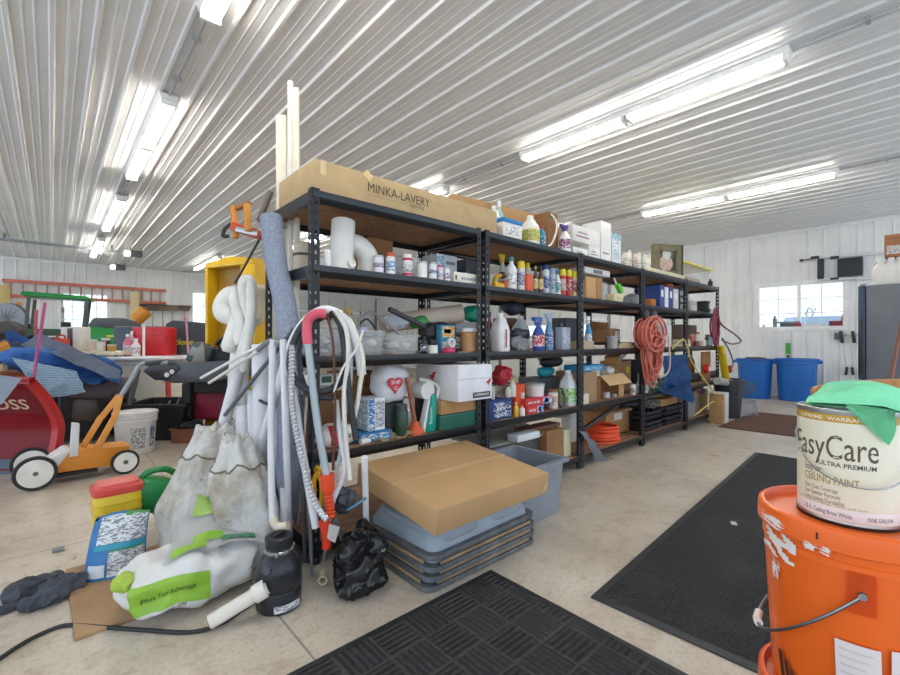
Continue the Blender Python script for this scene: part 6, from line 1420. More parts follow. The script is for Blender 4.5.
# green microfibre cloth draped on the can
cc = V((t.location.x, t.location.y, CZ + CH))
cf = V((t.location.x, t.location.y, 0)).normalized(); cr_ = V((cf.y, -cf.x, 0))       # away from and across the view of the can
CG = m('8be6b4', .85, var=.10, scale=20, bump=.4, bscale=300)
def clothtop(u, v):                        # a loosely folded upper layer, humped over the lid
    x = -.066 + .175 * u; y = -.046 + .115 * v - .03 * u
    p = cr_ * x + cf * y
    e = min(1, 5 * min(u, 1 - u) + .15) * min(1, 5 * min(v, 1 - v) + .10)
    w = V((x * 13, y * 20, 3)); n = noise.noise(w) * .016 + (.5 - abs(noise.noise(V((x * 9 + y * 6, y * 17, 8))))) * .024
    z = .006 + e * (.020 + .014 * math.sin(PI * min(1, u * 1.1)) + n)
    r = math.hypot(x, y); over = max(0, r - CR * 1.02)
    return cc + V((p.x, p.y, max(.004, z) - over * .35))
b = B(); b.grid(clothtop, 44, 34)
b.grid(lambda u, v: clothtop(u, v) * 1.0 + V((0, 0, -.004 - .9 * max(0, clothtop(u, v).z - cc.z - .006))), 44, 34)
bmesh.ops.remove_doubles(b.bm, verts=b.bm.verts[:], dist=.0004)
a0_, a1_ = cang(846) - math.atan2(0, 1), cang(899.5)
def clothflap(u, v):                       # the corner hanging down over the front of the can
    a = a0_ + (a1_ - a0_ - .25) * u
    L = .068 * min(1, u / .80) if u < .80 else .068 * max(.25, 1 - (u - .80) * 2.2)
    f = v * 1.0; k = noise.noise(V((u * 4, v * 3, 2))) * .004
    if v < .25: rr_ = CR * (.70 + .345 * (v / .25)); z = .010 - .004 * v / .25
    else: rr_ = CR * 1.045 + .002 * v; z = .006 - L * (v - .25) / .75
    q = polar(a, z, rr_ + k + .002); return cc + q
b.grid(clothflap, 26, 20, .0015)
b.solo('microfiber_cloth', 'bright green cloth folded over the top of the paint can, one corner hanging down', 'cloth', CG, ang=70)
# chair behind the can
CH_ = V((2.43, .035, .018))
t = thing('captain_chair', 'wooden chair whose curved back rail shows behind the paint can', 'chair', CH_, R(8))
rail = [(-.10 + .0, .30, .87), (-.19, .22, .90), (-.24, .10, .92), (-.25, 0, .925), (-.24, -.10, .92), (-.19, -.22, .90), (-.10, -.30, .87)]
b = B(); b.tube(rail, .026, 14, 6); b.part('back_rail', WOOD(), t)
B().lathe([(.20, .43), (.235, .435), (.235, .455), (.2, .465), (0, .458)], seg=36).part('seat', WOOD(), t)
for sx in (-1, 1):
    for sy in (-1, 1): B().tube([(sx * .12, sy * .13, .432), (sx * .17, sy * .19, .2), (sx * .2, sy * .22, .001)], lambda f: .021 - .008 * f, 12, 4).part('leg', WOOD(), t)
for k in range(7):
    a = PI + (k - 3) * .36; B().tube([(.19 * math.cos(a), .2 * math.sin(a), .455), (-.02 + .235 * math.cos(a) * (.93), .3 * math.sin(a) * .98, .90 - .03 * abs(k - 3) / 3)], .009, 8).part('spindle', WOOD(), t)
# ================================================================ RIGHT WALL AND FRIDGE
BLU = m('1d66b8', .4, var=.06)
for k, (px, py, r, h, lb) in enumerate(((758, 399, .30, .74, 'left blue barrel bin by the window wall, with a dark board lying on it'), (801, 402, .325, .76, 'right blue barrel bin under the green tag'))):
    p = zp(px, py, .001); t = thing('barrel_bin', lb, 'bin', (min(p.x + r * .7, XW - .46), p.y + .1, .001), .1, 'blue barrel bins under the window')
    B().lathe([(r * .80, 0), (r * .82, .01), (r * .93, h * .93), (r, h * .93), (r * 1.02, h * .95), (r * 1.02, h), (r * .95, h), (r * .9, h * .92), (r * .77, .03)], seg=40).part('body', BLU, t)
    B().lathe([(r * .96, h * .88), (r * .99, h * .90), (r * .98, h * .93)], seg=40).part('rim', m('2270c6', .4), t)
    for s_ in (-1, 1): B().box((0, s_ * r * 1.03, h * .93), (.18, .07, .06), None, .015).part('handle', BLU, t)
    if k == 0: bp = t.location
B().box((bp.x - .15, bp.y - .05, .762), (.42, .22, .022), (0, 0, .5), .004).solo('board', 'dark board lying across the left blue barrel bin', 'board', m('554a44', .6))
t = thing('tag', 'green and white tag hanging on the wall above the right blue bin', 'tag', xp(788, 362, XW - .03))
def wallpl(b, x0, x1, y0, y1, off=.03, th=.004):
    P, Q = xp(x0, y1, XW - off), xp(x1, y0, XW - off); b.b2(P.x, P.x + th, P.y, Q.y, P.z, Q.z); return b
wallpl(B(), 785.5, 790.5, 339, 362).part('card', m('dfe4df', .5), t, world=True); wallpl(B(), 785.5, 790.5, 343, 354, .031).part('green_panel', m('4fae3c', .5), t, world=True); wallpl(B(), 786.5, 789.8, 355, 358, .031).part('print', m('4a554c', .5), t, world=True)
# window sill goods
sill = 1.36
for k, (px, w_, hh, col, nm, lb) in enumerate(((758, .05, .17, 'b9a23f', 'bottle', 'yellow bottle with a red base at the left end of the window sill'), (775, .07, .22, '7f8288', 'can', 'grey can standing on the window sill'), (764, .06, .05, 'dcdcd6', 'cup', 'low white cup on the window sill'), (843, .05, .20, 'a3263f', 'bottle', 'dark red bottle at the right end of the window sill'))):
    p = xp(px, 325, XW + .02); t = thing(nm, lb, nm, (XW + .0, p.y, sill + .001))
    B().lathe([(w_ * .5, 0), (w_ * .5, hh * .7), (w_ * .25, hh * .8)]).part('body', m(col, .4), t); B().lathe([(w_ * .26, hh * .8), (w_ * .26, hh)]).part('cap', m('c43848' if k in (0, 3) else '66696d', .4), t)
for k, (x0, x1, hh, col, lb) in enumerate(((780, 796, .07, '4f5d63', 'dark flat box on the window sill'), (795, 801, .07, 'b02e48', 'small red box beside the dark flat box on the sill'), (802, 826, .045, 'dfe3e4', 'long white strip lying along the window sill'), (829, 841, .09, '7d1f38', 'dark red box on the right of the window sill'), (777, 800, .03, '808a90', 'grey paper pad on the window sill'))):
    y0, y1 = xp(x0, 325, XW).y, xp(x1, 325, XW).y; z0 = sill + (.071 if k == 4 else .001)
    B().b2(XW - .015 + .0, XW + .05, y0, y1, z0, z0 + hh, .004).solo('box', lb, 'box', m(col, .5))
# mechanic's creeper on the wall
t = thing('creeper', 'black padded mechanic creeper with white rails hung on the wall above the window', 'creeper', xp(850, 283, XW - .09))
def rail(px0, py0, px1, py1, r, mt, nm, off=.10): B().tube([xp(px0, py0, XW - off), xp(px1, py1, XW - off)], r, 10).part(nm, mt, t, world=True)
WR = m('e4e5e6', .35); 
rail(813, 258.5, 893, 252, .022, WR, 'rail'); rail(818, 279.5, 893, 277, .022, WR, 'rail')
for x0, x1, y0, y1, nm in ((837.5, 863, 256.5, 277.5, 'back_pad'), (817.5, 824.5, 258.5, 279.5, 'head_pad')):
    a, c = xp(x0, y1, XW - .10), xp(x1, y0, XW - .10); b = B(); b.b2(a.x - .05, a.x - .01, a.y, c.y, a.z, c.z, .018); b.part(nm, m('2b3038', .6), t, world=True)
for px in (815, 834.5): b = B(); p = xp(px, 257.5, XW - .13); b.box(p, (.03, .12, .05), None, .006); b.part('bracket', m('25272a', .5), t, world=True)
rail(801.5, 260.5, 812, 258.8, .012, m('55585c', .4, .6), 'peg', .09); b = B(); b.blob(xp(801.5, 260.5, XW - .09), (.03, .03, .03)); b.part('peg_tip', m('3a3c40', .4), t, world=True)
for px in (834.5,): b = B(); b.box(xp(px, 278.5, XW - .13), (.03, .12, .04), None, .006); b.part('bracket', m('25272a', .5), t, world=True)
# bar clamps on a small rail
B().tube([xp(836, 334.5, XW - .05), xp(880, 335, XW - .05)], .012, 8).solo('wall_rail', 'thin wall rail with hanging bar clamps right of the window', 'rail', m('cfd0d0', .4, .4))
for px, foot_px, lb in ((841.5, 847, 'left bar clamp hanging below the window corner'), (853.5, 852, 'right bar clamp hanging below the window corner')):
    t = thing('bar_clamp', lb, 'clamp', xp(px, 370, XW - .06), 0, 'bar clamps on the wall rail')
    B().tube([xp(px, 332, XW - .07), xp(foot_px, 374, XW - .07)], .008, 8).part('bar', m('b9bbbd', .3, .8), t, world=True)
    b = B(); b.beam(xp(px - 1, 331, XW - .08), xp(px + 1, 343, XW - .08), .05, .05, .01); b.part('handle', m('2a2c30', .4), t, world=True)
    b = B(); b.beam(xp(foot_px, 367, XW - .08), xp(foot_px + (-1.2 if px < 850 else 1.2), 375, XW - .08), .04, .035, .008); b.part('jaw', m('2a2c30', .4), t, world=True)
b = B(); p = xp(838, 336, XW - .05); b.box(p, (.05, .10, .12), None, .006); b.solo('bracket', 'grey bracket at the left end of the clamp rail', 'bracket', m('6b6d70', .4, .5))
# refrigerator
FX0, FY1 = 7.2, xp(866, 340, 7.2).y
t = thing('refrigerator', 'dark grey refrigerator at the right edge, seen from its side', 'refrigerator', (FX0 + .4, FY1 - .36, .0))
B().b2(-.4, .4, -.36, .36, .02, 1.75, .008).part('cabinet', m('6b7077', .4), t)
fd = B().b2(-.4, .4, .365, .43, .62, 1.75, .012).part('door', m('30435c', .35), t); B().b2(-.4, .4, .365, .43, .06, .605, .012).part('door', m('30435c', .35), t)
B().b2(-.42, -.395, .385, .425, .68, 1.35, .006).part('handle', m('23272d', .4), fd); B().b2(-.39, .39, -.34, .40, .0, .055).part('kick_plate', m('26282b', .5), t)
B().b2(-.41, -.36, .36, .41, 1.75, 1.775, .004).part('hinge_cover', m('8f9499', .4), t)
zt = 1.752
for k, (px, dx) in enumerate(((881, .12), (891, .12), (900, .12), (886, .36))):
    p = xp(px, 284, FX0 + dx); h = .30; r = .075
    t = thing('jug', ('first white jug from the window side on top of the refrigerator', 'middle white jug at the front of the refrigerator top', 'white jug at the right picture edge on the refrigerator', 'white jug behind the front ones on the refrigerator')[k], 'jug', (p.x, p.y, zt), PI / 2, 'white jugs on the refrigerator')
    B().lathe([(r * .9, 0), (r, .02), (r, .17), (r * .8, .22), (r * .32, .27), (r * .32, .29)], sq=4, seg=28).part('body', m('e3e0d9', .4), t)
    B().lathe([(r * .4, .288), (r * .4, .315), (r * .3, .32)]).part('cap', m('efede8', .4), t)
    B().tube([(r * .25, 0, .27), (r * .8, 0, .26), (r * 1.0, 0, .2), (r * .95, 0, .13)], r * .15, 8, 5).part('handle', m('e3e0d9', .4), t)
    B().b2(-r * 1.02, -r * .96, -.022, .022, .05, .13).part('label', m('3c3a3b', .5), t)
p = xp(898, 252, FX0 + .14)
t = thing('wooden_box', 'brown wooden box resting on the white jugs above the refrigerator', 'box', (p.x + .1, p.y - .10, zt + .322)); 
B().box((0, 0, .13), (.34, .42, .26), None, .004).part('body', m('a9704a', .6), t); B().b2(-.1715, -.170, .02, .19, .03, .13).part('label', pm('e4dcd0'), t); B().b2(-.1713, -.1705, -.2, .2, .215, .222).part('seam', m('6f452c', .6), t)
p = zp(877, 452, .004); q = V((FX0 - .03, p.y - .17, 1.62)); B().tube([p, q], .018, 10).solo('pole', 'reddish brown wooden handle leaning at the right picture edge', 'handle', m('8a5545', .5))
# wall wiring
p = xp(704, 242, XW - .03); t = thing('junction_box', 'white electrical junction box high on the window wall', 'junction box', p)
B().box((0, 0, 0), (.06, .12, .13), None, .006).part('body', m('e9e9e6', .4), t); 
b = B().tube([xp(704, 247, XW - .025), xp(705, 280, XW - .025)], .008, 8); b.part('conduit', m('cfd1d1', .4), t, world=True)
b = B().tube([xp(698, 241, XW - .03), xp(685, 238, XW - .04), xp(675, 238, XW - .04)], .007, 8, 4); b.part('cable', m('6b6d70', .4), t, world=True)
b = B().tube([xp(710, 241, XW - .03), xp(722, 237, XW - .04), xp(735, 234, XW - .04)], .007, 8, 4); b.part('cable', m('6b6d70', .4), t, world=True)

# ================================================================ LEFT BACKGROUND
# ladder, planks and rack on the back wall
t = thing('ladder', 'red fibreglass extension ladder hung flat along the back wall', 'ladder', yp(85, 300, YW - .1))
RL = m('c9705a', .5)
La, Lb = yp(2, 285, YW - .10), yp(166, 292, YW - .10); zu, zl = 2.60, 2.22
for z in (zu, zl): B().b2(La.x, Lb.x, YW - .12, YW - .06, z - .04, z + .04, .004).part('rail', RL, t, world=True)
n = 15
for k in range(n):
    x = La.x + .15 + (Lb.x - La.x - .3) * k / (n - 1); B().cyl((x, YW - .09, zl + .04), (x, YW - .09, zu - .04), .022, seg=8).part('rung', m('b0857a', .4, .1), t, world=True)
def bplank(x0, x1, y0, y1, nm, lb, cat, mt, off=.08, th=.03, bev=.004):
    a, c = yp(x0, y1, YW - off), yp(x1, y0, YW - off); return B().b2(a.x, c.x, YW - off, YW - off + th, .002, c.z, bev).solo(nm, lb, cat, mt)
bplank(130, 139.5, 292, 332, 'plank', 'cream plank standing against the back wall behind the orange pail', 'plank', m('d9c79a', .7), .16)
bplank(15.5, 22, 302, 322, 'plank', 'orange plywood piece on the back wall beside the fan', 'plank', m('c48a4a', .7), .16)
bplank(-6, 10, 285, 322, 'plank', 'pale yellow boards standing at the left picture edge', 'plank', m('cdb274', .7), .2)
B().tube([yp(140, 305, YW - .1), yp(191, 307, YW - .1)], .035, 8).solo('tool_rail', 'dark tool rail with brush heads on the back wall', 'rail', m('3a3836', .5))
for px, col, lb in ((153, '5d5048', 'first brush head from the left hanging on the tool rail'), (162.5, '6b5c4c', 'second brush head hanging on the tool rail'), (172.5, '7a6a52', 'third brush head hanging on the tool rail'), (184.5, '5f5248', 'last brush head at the right of the tool rail')):
    t = thing('broom', lb, 'broom', yp(px, 310, YW - .2), 0, 'brooms on the tool rail'); p = yp(px, 308, YW - .2)
    B().box(p + V((0, 0, 0)), (.28, .1, .16), None, .02).part('head', m(col, .9), t, world=True); B().tube([p - V((0, 0, .08)), p - V((.05 * math.sin(px), 0, 1.35))], .018, 8).part('handle', m('a5a19a' if px < 180 else 'b37a86', .5), t, world=True)
t = thing('pail', 'orange pail lying tipped on the dark blue grey cabinet', 'pail', dp(140, 324, 7.4)); p = dp(140.5, 316.5, 7.4)
B().pipe(p + V((-.07, 0, -.06)), p + V((.08, -.06, .10)), .105, .006, 20).part('body', m('d08a2c', .45), t, world=True); B().cyl(p + V((-.072, 0, -.062)), p + V((-.07, 0, -.06)), .10).part('bottom', m('c47f26', .45), t, world=True)
# bar and openers under the ceiling
t = thing('opener_rail', 'long grey door opener rail hung under the ceiling at the left', 'rail', (-.9, 12.4, 3.05))
B().b2(-3.0, 2.05, -.03, .03, .02, .07).part('rail', m('8d9092', .4, .7), t)
for x in (-1.5, .2, 1.9): B().b2(x - .02, x + .02, -.02, .02, .07, .175).part('hanger', m('7d8082', .4, .7), t)
for k, (px, py, Y, lb) in enumerate(((131, 253.5, 12.3, 'nearer dark door opener with a lit lamp hung from the ceiling'), (116, 267, 14.9, 'farther dark door opener with a lit lamp hung from the ceiling'))):
    p = yp(px, py, Y); t = thing('door_opener', lb, 'opener', p, 0, 'door openers under the ceiling')
    B().box((.10, 0, 0), (.22, .2, .14), None, .02).part('motor_box', m('55585a', .5), t); B().box((-.07, 0, -.01), (.11, .19, .12), None, .02).part('lamp_cover', emis('fff6e0', .8), t)
    for s_ in (-.08, .12): B().b2(s_ + .06, s_ + .08, -.01, .01, .07, CEIL - p.z - .02).part('hanger', m('7d8082', .4, .7), t)
# tractor
def tractor():
    c = dp(70, 340, 9.8); t = thing('tractor', 'green tractor with a canopy roof parked before the back wall', 'tractor', (c.x, c.y, 0), -.12)
    G = m('1f7a34', .35); GD = m('2c4a38', .5); K = m('222527', .6); Yw = m('e0b32a', .4)
    B().prism([(-.76, 2.05), (-.72, 2.12), (.30, 2.07), (.42, 2.01), (.40, 1.98), (-.72, 2.02)], -.36, .36, None, .02).part('canopy', m('14803a', .35), t)
    for x, x2 in ((-.62, -.70), (.32, .22)):
        for y in (-.33, .33): B().beam((x, y, 1.99), (x2 - .0, y, .96), .05, .06, .008).part('canopy_post', m('4d5a55', .5), t)
    B().prism([(.35, .75), (1.75, .70), (1.8, 1.18), (1.6, 1.26), (.45, 1.32), (.35, 1.2)], -.32, .32, None, .05).part('hood', G, t)
    B().prism([(.5, 1.28), (1.78, 1.20), (1.72, 1.30), (1.5, 1.36), (.55, 1.40)], -.30, .30, None, .03).part('hood_top', m('3b444a', .5), t)
    B().b2(.55, 1.5, -.327, -.322, .98, 1.03).part('yellow_stripe', Yw, t)
    B().b2(1.78, 1.83, -.25, .25, .75, 1.15, .01).part('grille', K, t)
    for s_ in (-1, 1):
        B().lathe([(.28, -.14), (.50, -.15), (.56, -.11), (.58, 0), (.56, .11), (.50, .15), (.28, .14)], (-.35, s_ * .62, .585), axis='y', seg=36).part('tire', K, t)
        B().lathe([(.27, -.145), (.27, .145)], (-.35, s_ * .62, .585), axis='y').part('rim', Yw, t)
        B().lathe([(.18, -.08), (.32, -.09), (.36, 0), (.32, .09), (.18, .08)], (1.35, s_ * .55, .365), axis='y', seg=30).part('tire', K, t)
        B().prism([(-.95, .95), (-.85, 1.2), (-.55, 1.33), (.1, 1.33), (.30, 1.1), (.34, .8), (.2, .8), (.12, 1.05), (-.1, 1.22), (-.5, 1.22), (-.78, 1.1), (-.88, .9)], s_ * .42, s_ * .80, None, .02).part('fender', GD, t)
    B().b2(-.6, -.1, -.25, .25, .85, .97, .04).part('seat', K, t); B().box((-.62, 0, 1.2), (.1, .48, .5), (0, -.2, 0), .04).part('seat_back', K, t)
    B().tube([V((.22 + .05 * math.cos(2 * PI * k / 24), .18 * math.sin(2 * PI * k / 24), 1.28 + .18 * math.cos(2 * PI * k / 24) * .5)) for k in range(24)], .014, 8, 0, True).part('steering_wheel', K, t); B().tube([(.22, 0, 1.28), (.4, 0, 1.0)], .03, 8).part('steering_column', K, t)
    B().b2(-.9, .5, -.3, .3, .45, .80, .03).part('chassis', m('1b5c2c', .4), t)
    B().box((.0, -.66, 1.42), (.16, .1, .12), None, .02).part('work_lamp', K, t); B().box((.12, -.64, 1.3), (.24, .1, .08), None, .02).part('lamp_bracket', Yw, t)
    return t
tractor()
c = dp(113, 333, 9.2); t = thing('utility_vehicle', 'green machine with a dark hood standing behind the white table', 'vehicle', (c.x, c.y, 0), -.1)
B().prism([(-.4, .5), (.45, .5), (.5, 1.28), (.4, 1.40), (-.35, 1.42), (-.42, 1.2)], -.4, .4, None, .05).part('body', m('1d8a35', .35), t)
B().prism([(-.40, 1.36), (.5, 1.28), (.46, 1.46), (.2, 1.55), (-.3, 1.55)], -.42, .42, None, .05).part('hood', m('4a4f55', .5), t)
B().b2(-.1, .3, -.405, -.398, 1.16, 1.20).part('yellow_stripe', m('d9d33a', .4), t)
for sx in (-.3, .32):
    for sy in (-1, 1): B().lathe([(.14, -.09), (.27, -.09), (.3, 0), (.27, .09), (.14, .08)], (sx, sy * .4, .302), axis='y', seg=28).part('tire', m('222527', .7), t)
# yellow slide panel
d = 5.2; a, e = dp(213, 350, d), dp(264, 350, d - .35); zt = dp(230, 261, d).z; wv = (e - a); wd = math.hypot(wv.x, wv.y); az = math.atan2(wv.y, wv.x)
t = thing('slide', 'tall yellow plastic slide standing on end behind the white foam bunch', 'slide', ((a.x + e.x) / 2, (a.y + e.y) / 2 + .1, .001), az)
YL = m('dcae16', .35, var=.08); 
def _amb(q):
    br = q.n('ShaderNodeTexBrick'); br.inputs['Scale'].default_value = 9; br.offset = 0; br.inputs['Mortar Size'].default_value = .04
    br.inputs['Color1'].default_value = (*hexc('9a7012'), 1); br.inputs['Color2'].default_value = (*hexc('8f670f'), 1); br.inputs['Mortar'].default_value = (*hexc('b58718'), 1)
    mp = q.n('ShaderNodeMapping'); mp.inputs['Rotation'].default_value = (PI / 2, 0, 0); q.l(q.tc.outputs['Object'], mp.inputs[0]); q.l(mp.outputs[0], br.inputs['Vector']); q.base(br.outputs['Color']); q.set(Roughness=.35)
w2 = wd / 2
B().b2(-w2, -w2 + .05, -.08, .12, 0, zt - .02, .015).part('side_rail', YL, t); B().b2(w2 - .24, w2, -.08, .12, 0, zt - .03, .02).part('side_rail', YL, t)
b = B(); b.prism([(-w2, zt - .09), (w2, zt - .09), (w2 * .9, zt - .02), (0, zt + .02), (-w2 * .9, zt - .02)], -.09, .12, None, .015); b.part('top_lip', YL, t)
B().b2(-w2 + .05, w2 - .24, .05, .09, .0, zt - .08).part('chute', special('amber_grid', _amb), t)
# moving blankets heap
t = thing('storage_pallet', 'low wooden pallet table under the heap of blue blankets', 'pallet', dp(30, 430, 5.0) * 1.0)
t.location.z = 0; B().box((-.15, .25, .70), (1.35, 1.0, .05), (0, 0, .0), .004).part('top', m('b5552e', .6), t)
for sx in (-.7, .4):
    for sy in (-.15, .65): B().b2(sx - .04, sx + .04, sy - .04, sy + .04, 0, .675).part('leg', m('5a4a40', .7), t)
TBX, TBY = t.location.x, t.location.y
BL = m('2b5ea3', .8, var=.2, scale=10, bump=.6, bscale=18); BLG = m('7f8aa0', .8, var=.12, bump=.5, bscale=20)
def folded(name, label, cs, mat, amp, fr, seed, th, group='moving blankets heaped at the left'):
    b = B(); b.sheet(cs, 34, 24, amp, fr, seed, th); return b.solo(name, label, 'blanket', mat, group=group, ang=60)
folded('moving_blanket', 'bright blue quilted blanket draped over the top of the heap', [dp(6, 366, 4.7), dp(122, 388, 4.5), dp(120, 364, 4.9), dp(8, 332, 5.2)], BL, .10, 3, 2, .05)
folded('moving_blanket', 'grey blue blanket edge lying along the top of the blue blanket', [dp(20, 345, 4.85), dp(118, 380, 4.55), dp(121, 370, 4.7), dp(38, 332, 5.1)], BLG, .05, 3, 9, .05)
def _zig(q):
    wv = q.n('ShaderNodeTexWave'); wv.wave_type = 'BANDS'; wv.bands_direction = 'Z'; wv.wave_profile = 'TRI'; wv.inputs['Scale'].default_value = 14; wv.inputs['Distortion'].default_value = 3; wv.inputs['Detail'].default_value = 0; wv.inputs['Detail Scale'].default_value = 2.5
    q.l(q.tc.outputs['Object'], wv.inputs['Vector']); q.base(q.ramp(wv.outputs['Fac'], [(.35, hexc('8fb7d2')), (.6, hexc('c9dde8'))])); q.set(Roughness=.85); q.bump(q.noise(16, 4), .5, .02)
folded('moving_blanket', 'pale blue zigzag quilted blanket under the bright blue one', [dp(42, 399, 4.35), dp(84, 392, 4.3), dp(76, 371, 4.42), dp(10, 357, 4.5)], special('zigzag_quilt', _zig), .06, 4, 5, .04)
B().blob(dp(62, 362, 5.0), (.50, .26, .13), 2.6, .05, 5, 3, None, 4, (0, .18, .3), .4).solo('moving_blanket', 'rolled blue blanket bulging in the middle of the heap', 'blanket', BL, group='moving blankets heaped at the left')
B().blob(dp(100, 388, 4.9), (.30, .25, .14), 2.6, .05, 6, 5, None, 4, ridge=.5).solo('moving_blanket', 'brown grey blanket bundle at the right of the heap', 'blanket', m('6d6468', .9, bump=.5, bscale=20), group='moving blankets heaped at the left')
B().blob(dp(-4, 352, 5.0), (.36, .3, .12), 2.6, .05, 6, 8, None, 4, ridge=.5).solo('moving_blanket', 'dark navy bundle at the left picture edge of the heap', 'blanket', m('26344f', .9), group='moving blankets heaped at the left')
B().blob(dp(0, 330, 5.3), (.22, .2, .11), 2.4, .05, 6, 3, None, 4, ridge=.4).solo('bag', 'dark bundle with a pale patch on the heap at the left edge', 'bag', m('4a4748', .8, var=.4))
B().beam(dp(-4, 350, 4.7), dp(8, 345, 4.8), .07, .10, .01).solo('strap_ratchet', 'orange and black ratchet strap at the left picture edge', 'strap', m('c9832a', .6, var=.5, scale=20))
B().tube([dp(34, 376, 3.9), dp(45, 303, 4.1)], .013, 10).solo('pole', 'thin magenta pole rising in front of the blue blankets', 'pole', m('b04a7e', .4))
B().tube([dp(35, 345, 5.6), dp(36.5, 310, 5.7)], .016, 8).solo('pole', 'short pink red pole behind the magenta pole', 'pole', m('b8485c', .4))
# power equipment under the heap
t = thing('engine', 'black engine block with a round air cover on the floor under the blankets', 'engine', dp(84, 440, 4.75)); t.location.z = .002
B().box((0, .1, .28), (.42, .4, .5), None, .06).part('block', m('2a2b2e', .5), t); B().box((0, -.115, .36), (.24, .05, .24), (0, .1, 0), .05).part('air_cover', m('5d5a55', .4), t); B().box((-.02, -.08, .545), (.12, .1, .03), None, .01).part('red_cap', m('b8332c', .4), t)
B().box((.34, .25, .22), (.3, .4, .40), None, .05).part('crankcase', m('1e1f21', .6), t); B().box((-.35, .35, .3), (.4, .3, .5), None, .05).part('cover', m('2a2729', .6), t); B().tube([(.15, -.12, .05), (.3, -.2, .42)], .014, 8).part('pull_rod', m('1d1e20', .5), t)
# red snow plow blade
PB0 = V((.04, 4.98, .0)); ax = V((-.8, .6, 0)); nn = V((-.6, -.8, 0))
def plowp(s, v, o=0):
    z = .03 + .76 * v; off = 1.0 * (.30 * max(0, v - .42) ** 1.6 / .58 ** 1.6 + .10 * max(0, .42 - v) ** 1.5 / .42 ** 1.5)
    return PB0 + ax * s + nn * (off + o) + V((0, 0, z))
t = thing('snow_plow', 'red curved snow plow blade standing on the floor at the left edge', 'snow plow', PB0)
PR_ = m('a01c2c', .3, var=.12); b = B(); b.grid(lambda u, v: plowp(-.0 + 1.9 * u, v), 20, 20, .012); b.part('moldboard', PR_, t, world=True)
b = B(); b.rings([[plowp(s, v, o) for s, o in ((-.02, -.05), (.03, -.05), (.03, .03), (-.02, .03))] for v in [i / 20 for i in range(21)]]); b.part('end_rib', m('c02f30', .3), t, world=True)
b = B(); b.rings([[plowp(s, .98, 0) + V((0, 0, q)) + nn * w for q, w in ((-.015, -.03), (.035, -.03), (.035, .03), (-.015, .03))] for s in (-.02, 1.9)]); b.part('top_rail', m('b52a2e', .3), t, world=True)
b = B(); b.rings([[plowp(s, .0, 0) + V((0, 0, q)) + nn * w for q, w in ((-.028, .0), (.09, -.02), (.09, -.035), (-.028, -.02))] for s in (-.02, 1.9)]); b.part('cutting_edge', m('55606c', .5, .4, var=.2), t, world=True)
b = B()
def onplow(x, y): return plowp(.50 - x, .66 + y / .76, .014)
b.text('BOSS', onplow, .36, .125, shear=.15, bold=.03); b.part('lettering', m('d8b79c', .5), t, world=True)
b = B(); b.grid(lambda u, v: plowp(.05 + 1.2 * u, .60 + .30 * v, .008), 12, 6); b.part('dark_decal', m('7a1626', .4), t, world=True)
b = B(); b.sheet([dp(-8, 408, 3.2), dp(2, 404, 3.2), dp(22, 378, 3.25), dp(-8, 374, 3.25)], 6, 6, .004, 4, 1, .012); b.solo('metal_panel', 'light grey metal panel leaning at the left edge before the red plow', 'panel', m('a3adba', .4, .3))
# orange push cart
t = thing('push_mower', 'orange wooden push toy mower with white wheels on the floor', 'toy mower', (.165, 4.60, 0), .08)
OR = m('d98a2a', .5, var=.08); WN = m('dcdbd8', .5)
B().prism([(-.17, .09), (.30, .075), (.31, .225), (.05, .225), (.0, .255), (-.06, .255)], -.12, .12, None, .006).part('body', OR, t)
B().prism([(-.30, .06), (-.171, .085), (-.061, .25), (-.10, .255), (-.29, .12)], -.11, .11, None, .006).part('nose', WN, t)
B().prism([(-.075, .20), (-.025, .20), (-.015, .45), (-.06, .46)], -.135, -.085, None, .003).part('post', m('dddde0', .5), t)
for s_, (x1, z1) in ((-1, (.27, .62)), (1, (.23, .63))):
    B().beam((.03 + .06 * (s_ < 0), s_ * .09, .22), (.15 + .06 * (s_ < 0), s_ * .08, .46), .022, .045, .004).part('handle_arm', m('e09a4a', .5), t); B().beam((.15 + .06 * (s_ < 0), s_ * .08, .45), (.26, s_ * .02, .63), .022, .045, .004).part('handle_arm', m('e09a4a', .5), t)
B().tube([(.255, 0, .60), (.36, .0, .80), (.40, 0, .88), (.47, .0, .90), (.60, -.05, .90)], .020, 12, 5).part('handle_bar', m('9aa0a4', .35, .3), t)
B().tube([(.44, -.01, .893), (.56, -.03, .905), (.64, -.06, .89)], .023, 12, 4).part('grip', m('3c4044', .5), t)
for sx, sy, r in ((-.27, -.17, .125), (-.27, .22, .125), (.27, -.155, .098), (.27, .17, .098)):
    w_ = B().lathe([(r * .84, -.018), (r * .97, -.018), (r, 0), (r * .97, .018), (r * .84, .018)], (sx, sy, r + .001), axis='y', seg=36).part('tire', m('222325', .6), t)
    B().lathe([(r * .80, -.0195), (r * .82, -.012), (r * .82, .012), (r * .80, .0195)], (sx, sy, r + .001), axis='y', seg=36).part('wheel_disc', m('e4e2dc', .5), w_)
    B().lathe([(.016, -.024), (.016, .024)], (sx, sy, r + .001), axis='y', seg=12).part('hub', m('77736c', .4, .5), w_)
for sx, r in ((-.27, .125), (.27, .098)): B().cyl((sx, -.17, r), (sx, .2, r), .008, seg=8).part('axle', m('77736c', .4, .6), t)
B().b2(-.16, .1, -.1, .1, .045, .074).part('under_tray', m('26272a', .5), t)
